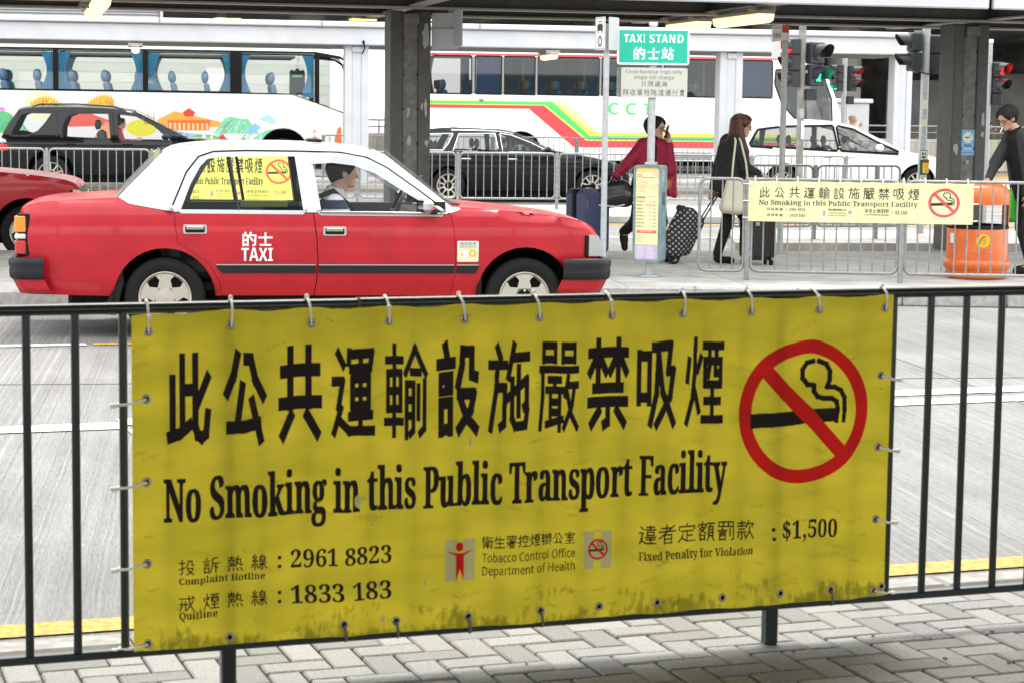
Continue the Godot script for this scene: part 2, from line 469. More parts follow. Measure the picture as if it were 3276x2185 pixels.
# ---------------------------------------------------------------- brush strokes of the characters on the signs, on a 100 by 100 square
func set_glyphs() -> void:
	Paint.glyphs = {
	"口": [[14, 8, 14, 92], [14, 12, 86, 12, 86, 92], [14, 84, 86, 84]],
	"日": [[14, 4, 14, 98], [14, 8, 86, 8, 86, 98], [14, 50, 86, 50], [14, 92, 86, 92]],
	"目": [[14, 2, 14, 98], [14, 5, 86, 5, 86, 98], [14, 35, 86, 35], [14, 64, 86, 64], [14, 93, 86, 93]],
	"田": [[8, 8, 8, 95], [8, 12, 92, 12, 92, 95], [8, 50, 92, 50], [50, 12, 50, 90], [8, 90, 92, 90]],
	"木": [[50, 0, 50, 100], [4, 28, 96, 28], [50, 30, 6, 80], [50, 30, 94, 80]],
	"言": [[44, 0, 54, 10], [4, 20, 96, 20], [18, 36, 82, 36], [18, 50, 82, 50], ["口", 10, 60, 90, 102]],
	"車": [[50, -4, 50, 104], [6, 12, 94, 12], [14, 28, 14, 72], [14, 28, 86, 28, 86, 72], [14, 50, 86, 50], [14, 72, 86, 72], [2, 88, 98, 88]],
	"又": [[8, 12, 84, 12, 70, 50, 8, 98], [20, 30, 50, 70, 96, 98]],
	"殳": [[28, 4, 26, 22, 8, 46], [28, 6, 70, 6, 70, 34, 92, 36], ["又", 4, 50, 96, 100]],
	"冖": [[6, 10, 4, 50], [6, 20, 94, 20, 90, 50]],
	"辶": [[12, 4, 26, 18], [2, 36, 24, 36, 14, 66], [20, 66, 4, 94], [12, 78, 40, 92, 98, 94]],
	"扌": [[20, 0, 20, 90, 8, 94], [0, 22, 38, 22], [0, 62, 38, 50]],
	"韋": [[12, 8, 84, 8], [48, 0, 48, 22], [2, 24, 98, 24], [18, 38, 82, 38, 82, 56], [18, 38, 18, 56, 82, 56], [2, 70, 98, 70], [26, 56, 26, 68], [50, 70, 50, 100], [12, 85, 88, 85]],
	"罒": [[8, 2, 92, 2, 92, 24], [8, 2, 8, 24, 92, 24], [36, 2, 36, 24], [64, 2, 64, 24]],
	"頁": [[4, 6, 96, 6], [46, 6, 38, 22], ["目", 12, 22, 88, 76], [34, 76, 6, 100], [64, 76, 94, 100]],
	"辛": [[46, 0, 56, 8], [4, 16, 96, 16], [24, 22, 34, 36], [76, 22, 66, 36], [0, 42, 100, 42], [6, 64, 94, 64], [50, 42, 50, 100]],
	"阝": [[6, 0, 6, 100], [6, 4, 34, 4, 20, 34, 36, 50, 30, 68, 14, 68]],
	"此": [[12, 28, 12, 86], [34, 5, 34, 80], [34, 40, 52, 40], [4, 92, 28, 88, 52, 78], [64, 5, 64, 80, 68, 90, 78, 94, 88, 90, 92, 68], [66, 58, 92, 28]],
	"公": [[33, 6, 24, 28, 8, 48], [52, 10, 64, 10, 74, 32, 92, 50], [44, 40, 32, 84], [12, 86, 48, 85, 82, 80], [66, 56, 86, 98]],
	"共": [[28, 2, 28, 62], [70, 2, 70, 62], [10, 24, 92, 24], [6, 60, 96, 60], [30, 74, 10, 96], [66, 74, 92, 96]],
	"運": [["辶", 0, 0, 100, 100], ["冖", 36, 0, 98, 30], ["車", 40, 14, 94, 84]],
	"輸": [["車", 0, 4, 42, 96], [72, 0, 48, 30], [70, 0, 98, 30], [62, 28, 84, 28], [51, 42, 51, 102], [51, 42, 68, 42, 68, 94, 60, 99], [51, 60, 68, 60], [51, 78, 68, 78], [80, 44, 80, 80], [95, 38, 95, 92, 84, 98]],
	"設": [["言", 0, 0, 40, 100], ["殳", 46, 2, 100, 98]],
	"施": [[20, 2, 28, 14], [2, 22, 42, 22], [20, 24, 18, 50, 4, 96], [20, 48, 40, 48, 38, 90, 28, 94], [62, 0, 48, 36], [58, 14, 98, 14], [48, 60, 95, 40, 95, 68, 88, 72], [74, 26, 74, 80], [58, 40, 58, 84, 66, 94, 92, 93, 96, 76]],
	"嚴": [["口", 4, 0, 46, 22], ["口", 54, 0, 96, 22], [2, 30, 98, 30], [8, 30, 8, 60, 2, 98], [24, 42, 54, 42], [39, 42, 39, 52], [18, 54, 62, 54], [28, 54, 28, 90], [52, 54, 52, 100], [28, 68, 52, 68], [28, 80, 52, 80], [18, 94, 60, 88], [74, 38, 66, 60], [72, 48, 98, 48], [90, 50, 84, 72, 64, 98], [72, 58, 82, 82, 98, 98]],
	"禁": [["木", 0, 0, 48, 44], ["木", 52, 0, 100, 44], [14, 54, 86, 54], [2, 70, 98, 70], [50, 70, 50, 94, 40, 97], [28, 80, 8, 96], [72, 80, 92, 96]],
	"吸": [["口", -2, 8, 36, 76], [40, 6, 86, 6, 80, 36, 94, 36, 86, 66, 50, 98], [54, 6, 50, 60, 34, 96], [56, 20, 66, 60, 96, 98]],
	"煙": [[8, 24, 4, 48], [40, 20, 30, 36], [24, 0, 23, 40, 18, 70, 4, 98], [24, 60, 36, 84], [48, 6, 98, 6], [64, 6, 64, 20], [82, 6, 82, 20], [52, 24, 52, 52], [52, 24, 94, 24, 94, 52], [66, 24, 60, 42], [80, 24, 80, 38, 90, 38], [52, 52, 94, 52], [72, 52, 72, 94], [52, 72, 92, 72], [46, 94, 98, 94]],
	"投": [["扌", 0, 0, 100, 100], ["殳", 44, 2, 100, 98]],
	"訴": [["言", 0, 0, 42, 100], [90, 2, 58, 10], [58, 10, 58, 50, 46, 98], [58, 40, 100, 40], [80, 40, 80, 100], [70, 58, 92, 70]],
	"熱": [[4, 14, 44, 14], [24, 0, 24, 28], [0, 28, 48, 28], [14, 32, 8, 42], [32, 32, 40, 42], [24, 44, 24, 66], [6, 52, 42, 52], [0, 68, 48, 64], [50, 24, 82, 24, 82, 60, 98, 62], [66, 4, 62, 40, 48, 68], [54, 40, 72, 54], [10, 80, 4, 98], [34, 80, 38, 96], [60, 80, 66, 96], [84, 80, 96, 98]],
	"線": [[22, 0, 8, 18, 26, 20], [34, 14, 6, 42, 36, 42], [30, 34, 38, 46], [22, 46, 22, 98], [10, 60, 2, 86], [32, 60, 40, 84], [70, 0, 62, 10], ["日", 50, 10, 92, 46], [71, 46, 71, 94, 62, 98], [48, 60, 66, 60, 48, 90], [94, 52, 76, 66], [74, 56, 98, 92]],
	"戒": [[2, 18, 98, 18], [62, 0, 70, 60, 96, 98], [90, 34, 50, 92], [84, 2, 94, 12], [2, 56, 56, 56], [18, 36, 16, 70, 4, 96], [40, 36, 40, 96]],
	"衞": [[16, 0, 2, 20], [18, 18, 2, 40], [12, 36, 12, 100], ["韋", 26, 0, 70, 100], [74, 12, 98, 12], [72, 38, 100, 38], [88, 38, 88, 94, 80, 98]],
	"生": [[22, 4, 6, 44], [18, 26, 92, 26], [50, 0, 50, 94], [14, 58, 86, 58], [2, 94, 98, 94]],
	"署": [["罒", 0, 0, 100, 100], [20, 40, 80, 40], [48, 30, 48, 54], [2, 54, 98, 54], [90, 34, 4, 82], ["日", 30, 62, 84, 100]],
	"控": [["扌", 0, 0, 100, 100], [70, 0, 70, 10], [44, 12, 44, 26], [44, 12, 98, 12, 96, 26], [60, 22, 46, 46], [80, 22, 80, 38, 98, 38], [50, 58, 94, 58], [72, 58, 72, 94], [42, 94, 100, 94]],
	"辦": [["辛", 0, 0, 34, 100], [40, 30, 62, 30, 60, 84, 52, 90], [50, 6, 50, 40, 38, 92], ["辛", 66, 0, 100, 100]],
	"室": [[50, 0, 50, 10], [6, 14, 4, 30], [6, 14, 94, 14, 92, 30], [22, 30, 78, 30], [48, 32, 26, 50, 76, 48], [66, 40, 84, 56], [18, 72, 82, 72], [50, 56, 50, 96], [2, 96, 98, 96]],
	"違": [["辶", 0, 0, 100, 100], ["韋", 36, 0, 98, 86]],
	"者": [[14, 16, 80, 16], [46, 0, 46, 34], [2, 34, 98, 34], [92, 6, 4, 70], ["日", 26, 48, 84, 100]],
	"定": [[50, 0, 50, 12], [6, 16, 4, 34], [6, 16, 94, 16, 92, 34], [16, 40, 84, 40], [50, 40, 50, 92], [50, 64, 82, 64], [26, 56, 20, 76, 2, 98], [22, 78, 50, 94, 98, 94]],
	"額": [[26, 0, 26, 8], [4, 12, 2, 24], [4, 12, 50, 12, 48, 24], [24, 20, 6, 44], [22, 28, 44, 28, 8, 62], [14, 36, 50, 62], ["口", 8, 66, 46, 98], ["頁", 54, 0, 100, 100]],
	"罰": [["罒", 0, 0, 100, 110], ["言", 4, 36, 58, 100], [74, 40, 74, 78], [94, 34, 94, 92, 82, 98]],
	"款": [[6, 12, 50, 12], [28, 0, 28, 28], [2, 28, 54, 28], [10, 44, 46, 44], [2, 60, 54, 60], [28, 60, 28, 96, 20, 98], [12, 70, 4, 88], [44, 70, 52, 86], [70, 0, 56, 36], [66, 18, 98, 18, 90, 36], [78, 34, 72, 66, 50, 98], [76, 58, 98, 98]],
	"的": [[24, 0, 18, 12], ["日", 2, 14, 46, 98], [62, 0, 52, 32], [58, 20, 96, 20, 92, 90, 78, 96], [64, 44, 76, 60]],
	"士": [[50, 2, 50, 92], [4, 36, 96, 36], [14, 92, 86, 92]],
	"站": [[22, 0, 24, 14], [2, 20, 46, 20], [10, 34, 16, 74], [38, 32, 32, 72], [0, 84, 48, 78], [74, 0, 74, 46], [74, 20, 98, 20], ["口", 52, 48, 98, 100]],
	"只": [["口", 12, 2, 88, 58], [34, 64, 8, 98], [64, 64, 92, 98]],
	"限": [["阝", 0, 0, 100, 100], [50, 4, 88, 4, 88, 44], [50, 26, 88, 26], [50, 46, 88, 46], [50, 4, 50, 94, 68, 84], [94, 54, 74, 68], [64, 48, 96, 98]],
	"過": [["辶", 0, 0, 100, 100], [46, 4, 84, 4, 84, 36], [46, 4, 46, 36], [62, 20, 84, 20], [62, 20, 62, 36], [36, 40, 36, 86], [36, 40, 96, 40, 96, 82, 86, 86], ["口", 50, 52, 82, 76]],
	"海": [[8, 4, 24, 16], [2, 34, 18, 46], [4, 96, 26, 60], [50, 0, 36, 30], [46, 14, 98, 14], [46, 32, 40, 80], [46, 32, 90, 32, 86, 96, 74, 98], [32, 56, 100, 56], [42, 80, 92, 80], [62, 38, 66, 48], [60, 62, 64, 72]],
	"收": [[8, 10, 8, 72], [36, 0, 36, 100], [8, 74, 36, 62], [62, 0, 48, 40], [56, 22, 98, 22], [88, 24, 78, 62, 44, 98], [58, 40, 72, 74, 98, 98]],
	"單": [["口", 8, 0, 44, 24], ["口", 56, 0, 92, 24], ["田", 14, 30, 86, 72], [2, 84, 98, 84], [50, 70, 50, 102]],
	"程": [[40, 0, 10, 10], [0, 24, 44, 24], [22, 6, 22, 98], [22, 28, 2, 66], [22, 30, 44, 56], ["口", 54, 2, 94, 36], [50, 48, 98, 48], [54, 70, 94, 70], [46, 95, 100, 95], [74, 48, 74, 95]],
	"隧": [["阝", 0, 0, 90, 100], [44, 2, 54, 14], [84, 2, 74, 14], [40, 22, 96, 22], [68, 24, 48, 44], [56, 36, 74, 60, 70, 84], [62, 50, 44, 66], [88, 38, 72, 52], [76, 48, 98, 76], [34, 92, 44, 82, 66, 96, 100, 96]],
	"道": [["辶", 0, 0, 100, 100], [48, 0, 56, 10], [84, 0, 76, 10], [34, 16, 100, 16], [64, 18, 60, 28], ["目", 44, 28, 92, 84]],
	"通": [["辶", 0, 0, 100, 100], [44, 2, 90, 2, 70, 18], [54, 10, 76, 20], [40, 24, 40, 86], [40, 24, 92, 24, 92, 82, 84, 84], [40, 42, 92, 42], [40, 60, 92, 60], [66, 24, 66, 86]],
	"行": [[28, 0, 4, 26], [30, 26, 4, 56], [18, 48, 18, 100], [46, 14, 96, 14], [40, 44, 100, 44], [76, 44, 76, 92, 60, 98]],
	"費": [[20, 6, 80, 6, 80, 18], [20, 18, 80, 18], [20, 18, 20, 30, 86, 30, 84, 40], [40, 0, 38, 30, 24, 42], [60, 0, 60, 42], ["目", 20, 44, 80, 88], [36, 88, 12, 100], [62, 88, 88, 100]],
	}

const INK := Color(0.12, 0.08, 0.075)

func no_smoking(p: Paint, cx: float, cy: float, r: float, red: Color, ink: Color) -> void:
	# ring and bar in red over a cigarette with two curls of smoke, as printed
	var s := r / 100.0
	var o := Vector2(cx, cy)
	var q := func(a: Array) -> Array:
		var out := []
		for k in range(0, a.size(), 2):
			out.append(Vector2(a[k], a[k + 1]))
		return out
	var ring := PackedVector2Array()
	for k in 97:
		ring.append(o + Vector2.from_angle(TAU * k / 96.0) * r)
	for k in 97:
		ring.append(o + Vector2.from_angle(-TAU * k / 96.0) * r * 0.81)
	p.poly(ring, red)
	p.line(q.call([-74, 10, 6, 6]), 20, ink, o, Vector2(s, s))
	p.line(q.call([22, 6, 42, 5]), 19, ink, o, Vector2(s, s))
	p.line(q.call([52, -4, 51, 14]), 6, ink, o, Vector2(s, s)); p.line(q.call([63, -5, 62, 13]), 6, ink, o, Vector2(s, s))
	p.line(q.call([12, -70, 2, -68, -4, -60, -4, -48, 4, -38, 14, -36, 14, -28, 20, -20, 30, -18, 42, -18, 50, -14, 52, -4, 52, 0]), 7, ink, o, Vector2(s, s))
	p.line(q.call([20, -70, 32, -66, 38, -56, 38, -44, 34, -34, 46, -34, 56, -30, 62, -20, 63, -2]), 7, ink, o, Vector2(s, s))
	p.line(q.call([-60, -60, 62, 60]), 21, red, o, Vector2(s, s))

func banner_print(w: int, h: int, ground: Color, ink: Color, red: Color, dirt: bool) -> ImageTexture:
	# 2.27 m by 0.915 m of printed vinyl
	var p := Paint.new(w, h, ground)
	var m := w / 2.27
	var y0 := 1.17
	var X := func(x: float) -> float: return (x + 0.26) * m
	var Y := func(y: float) -> float: return (y0 - y) * m
	var row := "此公共運輸設施嚴禁吸煙"
	for k in 11:
		var wd: float = [14, 14.5, 15, 11.5, 9.5, 14, 11.5, 9.2, 13, 12.5, 10.5][k]
		p.glyph(row[k], X.call(-0.166 + 0.1504 * k), Y.call(1.062 - 0.001 * k), 0.118 * m, 0.245 * m, wd, ink)
	for k in 3:
		p.text("No Smoking in this Public Transport Facility", "Droid Serif", true, X.call(-0.177) + k * 0.0016 * m, Y.call(0.605), 1.65 * m, 0.118 * m, ink)
	no_smoking(p, X.call(1.722), Y.call(0.83), 0.213 * m, red, ink)
	p.glyphs_row("投訴熱線", X.call(-0.137), Y.call(0.50), 0.042 * m, 0.042 * m, 0.066 * m, 8, ink)
	p.text("Complaint Hotline", "Droid Serif", true, X.call(-0.137), Y.call(0.432), 0.235 * m, 0.018 * m, ink)
	p.text(":", "Droid Serif", true, X.call(0.133), Y.call(0.458), 0.011 * m, 0.045 * m, ink)
	p.text("2961 8823", "Droid Serif", true, X.call(0.17), Y.call(0.455), 0.285 * m, 0.05 * m, ink)
	p.glyphs_row("戒煙熱線", X.call(-0.137), Y.call(0.40), 0.042 * m, 0.042 * m, 0.066 * m, 8, ink)
	p.text("Quitline", "Droid Serif", true, X.call(-0.137), Y.call(0.335), 0.104 * m, 0.02 * m, ink)
	p.text(":", "Droid Serif", true, X.call(0.133), Y.call(0.36), 0.011 * m, 0.045 * m, ink)
	p.text("1833 183", "Droid Serif", true, X.call(0.17), Y.call(0.355), 0.285 * m, 0.05 * m, ink)
	var pale := ground.lerp(Color(0.75, 0.74, 0.70), 0.75)
	for e in [[0.612, 0.038], [0.664, 0.038]]:
		p.rect(X.call(e[0]), Y.call(0.508), e[1] * m, 0.118 * m, pale)
	p.disc(X.call(0.655), Y.call(0.487), 0.011 * m, 0.013 * m, red)
	p.poly(PackedVector2Array([Vector2(X.call(0.614), Y.call(0.477)), Vector2(X.call(0.645), Y.call(0.469)), Vector2(X.call(0.665), Y.call(0.469)), Vector2(X.call(0.698), Y.call(0.479)), Vector2(X.call(0.668), Y.call(0.462)), Vector2(X.call(0.667), Y.call(0.39)), Vector2(X.call(0.656), Y.call(0.425)), Vector2(X.call(0.645), Y.call(0.39)), Vector2(X.call(0.644), Y.call(0.462))]), red)
	p.glyphs_row("衞生署控煙辦公室", X.call(0.722), Y.call(0.512), 0.031 * m, 0.034 * m, 0.0354 * m, 9, ink)
	p.text("Tobacco Control Office", "Droid Sans", false, X.call(0.722), Y.call(0.438), 0.28 * m, 0.025 * m, ink)
	p.text("Department of Health", "Droid Sans", false, X.call(0.722), Y.call(0.40), 0.28 * m, 0.025 * m, ink)
	for e in [[1.03, 0.033], [1.083, 0.033]]:
		p.rect(X.call(e[0]), Y.call(0.508), e[1] * m, 0.11 * m, pale)
	p.disc(X.call(1.073), Y.call(0.455), 0.028 * m, 0.032 * m, pale)
	no_smoking(p, X.call(1.073), Y.call(0.455), 0.03 * m, red, ink)
	p.glyphs_row("違者定額罰款", X.call(1.2), Y.call(0.515), 0.054 * m, 0.055 * m, 0.0625 * m, 7.5, ink)
	p.text("Fixed Penalty for Violation", "Droid Serif", true, X.call(1.2), Y.call(0.413), 0.365 * m, 0.024 * m, ink)
	p.text(":", "Droid Serif", true, X.call(1.625), Y.call(0.45), 0.013 * m, 0.05 * m, ink)
	p.text("$1,500", "Droid Serif", true, X.call(1.662), Y.call(0.45), 0.182 * m, 0.055 * m, ink)
	if dirt:
		stain(p, ink)
	return p.tex()

func stain(p: Paint, ink: Color) -> void:
	# smears of road dirt along the lower hem, scuffs and a few white scratches
	var f := FastNoiseLite.new()
	f.frequency = 0.011; f.fractal_octaves = 4; f.seed = 5
	var g := FastNoiseLite.new()
	g.frequency = 0.035; g.fractal_octaves = 3; g.seed = 9
	var muck := Color(0.20, 0.20, 0.05)
	for y in range(int(p.h * 0.84), p.h):
		for x in p.w:
			var up := float(p.h - y) / (p.h * 0.16)
			var a := 0.5 * f.get_noise_2d(x * 0.5, y * 0.8) + 0.3 * g.get_noise_2d(x * 1.3, y * 0.5) + 0.10 * g.get_noise_2d(x * 3.0, y * 2.0) + 0.12 - 0.60 * up
			if a > 0.0:
				p.im.set_pixel(x, y, p.im.get_pixel(x, y).lerp(muck, minf(a * 1.1, 0.36)))
	var r := RandomNumberGenerator.new()
	r.seed = 12
	for k in 130:
		var c := Vector2(r.randf() * p.w, pow(r.randf(), 0.6) * p.h)
		var l := r.randf_range(6, 46); var a := r.randf_range(-0.4, 0.4)
		var tone := Color(0.48, 0.38, 0.05) if r.randf() < 0.7 else Color(0.40, 0.42, 0.10)
		for t in int(l * 5):
			var q := c + Vector2.from_angle(a) * r.randf_range(-l, l) + Vector2(r.randfn(), r.randfn()) * l * 0.14
			if q.x >= 1 and q.y >= 1 and q.x < p.w - 1 and q.y < p.h - 1:
				p.im.set_pixelv(Vector2i(q), p.im.get_pixelv(Vector2i(q)).lerp(tone, 0.45))
	for e in [[0.272, 0.585, 14, 20], [0.38, 0.245, 4, 5], [0.415, 0.42, 5, 16], [0.29, 0.66, 10, 3], [0.321, 0.62, 3, 7], [0.30, 0.85, 4, 14], [0.358, 0.85, 4, 12], [0.52, 0.74, 4, 9], [0.70, 0.28, 3, 4], [0.305, 0.955, 9, 12], [0.612, 0.55, 2, 9]]:
		p.disc(e[0] * p.w, e[1] * p.h, e[2] * 0.6, e[3] * 0.8, Color(0.74, 0.75, 0.55))

func materials() -> void:
	var speck := noise(0.35, gr(0.74), gr(1.0), 256, 2, FastNoiseLite.TYPE_VALUE, 3)
	var cloudy := noise(0.012, gr(0.80), gr(1.0), 512, 5, FastNoiseLite.TYPE_SIMPLEX_SMOOTH, 4)
	# broomed concrete: fine lines across the road, broken by grain
	var gi := Image.create(1024, 256, false, Image.FORMAT_L8)
	var gr2 := RandomNumberGenerator.new()
	gr2.seed = 77
	var line := []
	var slow := 0.0
	for x in 1024:
		slow = slow * 0.8 + gr2.randfn() * 0.10
		line.append(0.5 + slow * 0.6 + gr2.randfn() * 0.13)
	var fn := FastNoiseLite.new()
	fn.frequency = 0.02; fn.fractal_octaves = 3; fn.seed = 6
	for y in 256:
		for x in 1024:
			var edge := 0.55 + 0.9 * absf(fn.get_noise_2d(x * 0.9, y * 2.2))
			gi.set_pixel(x, y, gr(clampf(0.78 + (line[(x + int(fn.get_noise_2d(y * 1.5, 9.0) * 5.0) + 1024) % 1024] - 0.5) * edge * 0.42 + gr2.randfn() * 0.06, 0.0, 1.0)))
	var groove := ImageTexture.create_from_image(gi)
	M.road = mt(Color(0.36, 0.358, 0.35), 0.7, 0.0, {"albedo_texture": groove, "uv1_scale": Vector3(0.48, 0.11, 1), "heightmap_enabled": true, "heightmap_texture": groove, "heightmap_scale": 0.8,
		"detail_enabled": true, "detail_blend_mode": BaseMaterial3D.BLEND_MODE_MUL, "detail_albedo": cloudy, "detail_uv_layer": BaseMaterial3D.DETAIL_UV_2, "uv2_scale": Vector3(0.13, 0.09, 1)})
	M.soil = mt(gr(0.24), 0.9)
	var pore := noise(0.22, Color.BLACK, Color.WHITE, 256, 4, FastNoiseLite.TYPE_VALUE, 21)
	M.paver = []
	for k in 4:
		var c: float = [0.36, 0.42, 0.30, 0.39][k]
		M.paver.append(mt(Color(c, c * 0.99, c * 0.95), 0.8, 0.0, {"albedo_texture": speck, "uv1_triplanar": true, "uv1_scale": Vector3.ONE * (3.1 + k), "heightmap_enabled": true, "heightmap_texture": pore, "heightmap_scale": 0.25, "uv1_offset": Vector3(k * 0.3, 0, k * 0.7)}))
	M.joint = mt(Color(0.17, 0.165, 0.15), 0.95)
	M.concrete = mt(Color(0.50, 0.49, 0.46), 0.85, 0.0, {"albedo_texture": cloudy, "uv1_triplanar": true, "uv1_world_triplanar": true, "uv1_scale": Vector3.ONE * 0.33, "heightmap_enabled": true, "heightmap_texture": pore, "heightmap_scale": 0.3})
	M.kerb = mt(Color(0.43, 0.42, 0.40), 0.85, 0.0, {"albedo_texture": noise(0.05, gr(0.78), gr(1.0), 256, 5, FastNoiseLite.TYPE_SIMPLEX, 31), "uv1_triplanar": true, "uv1_world_triplanar": true, "uv1_scale": Vector3.ONE * 0.9})
	M.white_line = mt(Color(0.72, 0.72, 0.70), 0.6, 0.0, {"albedo_texture": noise(0.06, gr(0.72), gr(1.0), 256, 4, FastNoiseLite.TYPE_SIMPLEX, 8), "uv1_triplanar": true, "uv1_world_triplanar": true})
	M.yellow_line = mt(Color(0.78, 0.44, 0.045), 0.6, 0.0, {"albedo_texture": noise(0.08, gr(0.62), gr(1.0), 256, 4, FastNoiseLite.TYPE_SIMPLEX, 8), "uv1_triplanar": true, "uv1_world_triplanar": true})
	M.green_black = mt(Color(0.012, 0.019, 0.018), 0.3)
	M.galv = mt(Color(0.34, 0.345, 0.345), 0.45, 0.55, {"albedo_texture": cloudy, "uv1_triplanar": true, "uv1_scale": Vector3.ONE * 2.0})
	M.pole = mt(Color(0.46, 0.49, 0.50), 0.5, 0.2, {"albedo_texture": noise(0.03, gr(0.86), gr(1.0), 256, 5, FastNoiseLite.TYPE_SIMPLEX, 14), "uv1_triplanar": true, "uv1_scale": Vector3.ONE * 1.3})
	M.tie = mt(Color(0.84, 0.82, 0.74), 0.4, 0.0, {"backlight_enabled": true, "backlight": gr(0.3)})
	M.eyelet = mt(Color(0.42, 0.38, 0.30), 0.35, 0.9)
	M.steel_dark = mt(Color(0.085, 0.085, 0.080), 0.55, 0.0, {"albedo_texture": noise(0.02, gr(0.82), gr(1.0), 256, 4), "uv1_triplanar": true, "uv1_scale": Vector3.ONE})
	M.steel_mid = mt(Color(0.19, 0.185, 0.165), 0.6, 0.0, {"albedo_texture": noise(0.03, gr(0.75), gr(1.0), 256, 5, FastNoiseLite.TYPE_SIMPLEX, 6), "uv1_triplanar": true, "uv1_scale": Vector3.ONE})
	M.lip = mt(Color(0.28, 0.27, 0.25), 0.5)
	M.fascia = mt(Color(0.52, 0.53, 0.56), 0.45, 0.0, {"albedo_texture": noise(0.012, gr(0.95), gr(1.0), 256, 4), "uv1_triplanar": true, "uv1_scale": Vector3.ONE * 0.3})
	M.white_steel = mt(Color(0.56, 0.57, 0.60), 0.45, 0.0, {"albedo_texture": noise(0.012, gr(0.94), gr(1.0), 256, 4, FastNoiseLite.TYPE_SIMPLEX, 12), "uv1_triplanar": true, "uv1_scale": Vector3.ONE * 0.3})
	M.lamp = mt(Color(0.8, 0.75, 0.55), 0.4, 0.0, {"emission_enabled": true, "emission": Color(1.0, 0.86, 0.52), "emission_energy_multiplier": 0.85})
	M.frame_silver = mt(Color(0.46, 0.47, 0.50), 0.3, 0.4)
	M.black = mt(gr(0.010), 0.6, 0.0, {"metallic_specular": 0.25})
	M.rubber = mt(gr(0.014), 0.8, 0.0, {"metallic_specular": 0.25})
	M.chrome = mt(gr(0.72), 0.12, 1.0)
	M.white_paint = mt(gr(0.74), 0.35)
	M.paper = mt(gr(0.36), 0.9)
	M.soffit = mt(Color(0.58, 0.565, 0.53), 0.85, 0.0, {"albedo_texture": cloudy, "uv1_triplanar": true, "uv1_scale": Vector3.ONE * 0.1})
	M.wall = mt(Color(0.30, 0.27, 0.23), 0.85, 0.0, {"albedo_texture": noise(0.02, gr(0.6), gr(1.0), 256, 5, FastNoiseLite.TYPE_SIMPLEX, 9), "uv1_triplanar": true, "uv1_scale": Vector3.ONE * 0.15})
	M.glass = mt(Color(0.02, 0.03, 0.03), 0.02, 0.0, {"transparency": BaseMaterial3D.TRANSPARENCY_ALPHA})
	M.glass.albedo_color.a = 0.06
	M.glass.metallic_specular = 0.24
	M.tint = mt(Color(0.02, 0.035, 0.033), 0.02, 0.0, {"transparency": BaseMaterial3D.TRANSPARENCY_ALPHA})
	M.tint.albedo_color.a = 0.34
	M.tint.metallic_specular = 0.38
	M.skin = mt(Color(0.46, 0.27, 0.19), 0.55, 0.0, {"subsurf_scatter_enabled": true, "subsurf_scatter_strength": 0.12})
	M.folds = noise(0.018, Color.BLACK, Color.WHITE, 256, 4, FastNoiseLite.TYPE_SIMPLEX_SMOOTH, 41)
	M.hair = mt(gr(0.008), 0.65, 0.0, {"metallic_specular": 0.3})

# a flat sheet with uv along the road, uv2 square
func sheet(poly: Array, y: float, turn := 0.0, at := Vector3.ZERO) -> B:
	var b := B.new()
	var bs := Basis(Vector3.UP, deg_to_rad(turn))
	var pts := []
	for k in range(0, poly.size(), 2):
		pts.append(at + bs * Vector3(poly[k], y, poly[k + 1]))
	b.face(pts, Vector3.UP)
	for k in b.v.size():
		b.u[k] = Vector2(b.v[k].x, b.v[k].z)
	return b

func with_uv2(b: B) -> ArrayMesh:
	var a := []
	a.resize(Mesh.ARRAY_MAX)
	a[Mesh.ARRAY_VERTEX] = b.v; a[Mesh.ARRAY_NORMAL] = b.n; a[Mesh.ARRAY_TEX_UV] = b.u; a[Mesh.ARRAY_TEX_UV2] = b.u; a[Mesh.ARRAY_INDEX] = b.ix
	var m := ArrayMesh.new()
	m.add_surface_from_arrays(Mesh.PRIMITIVE_TRIANGLES, a)
	return m

const RAIL := Vector3(0.077, 0.0, -5.622)
const TURN := 10.9

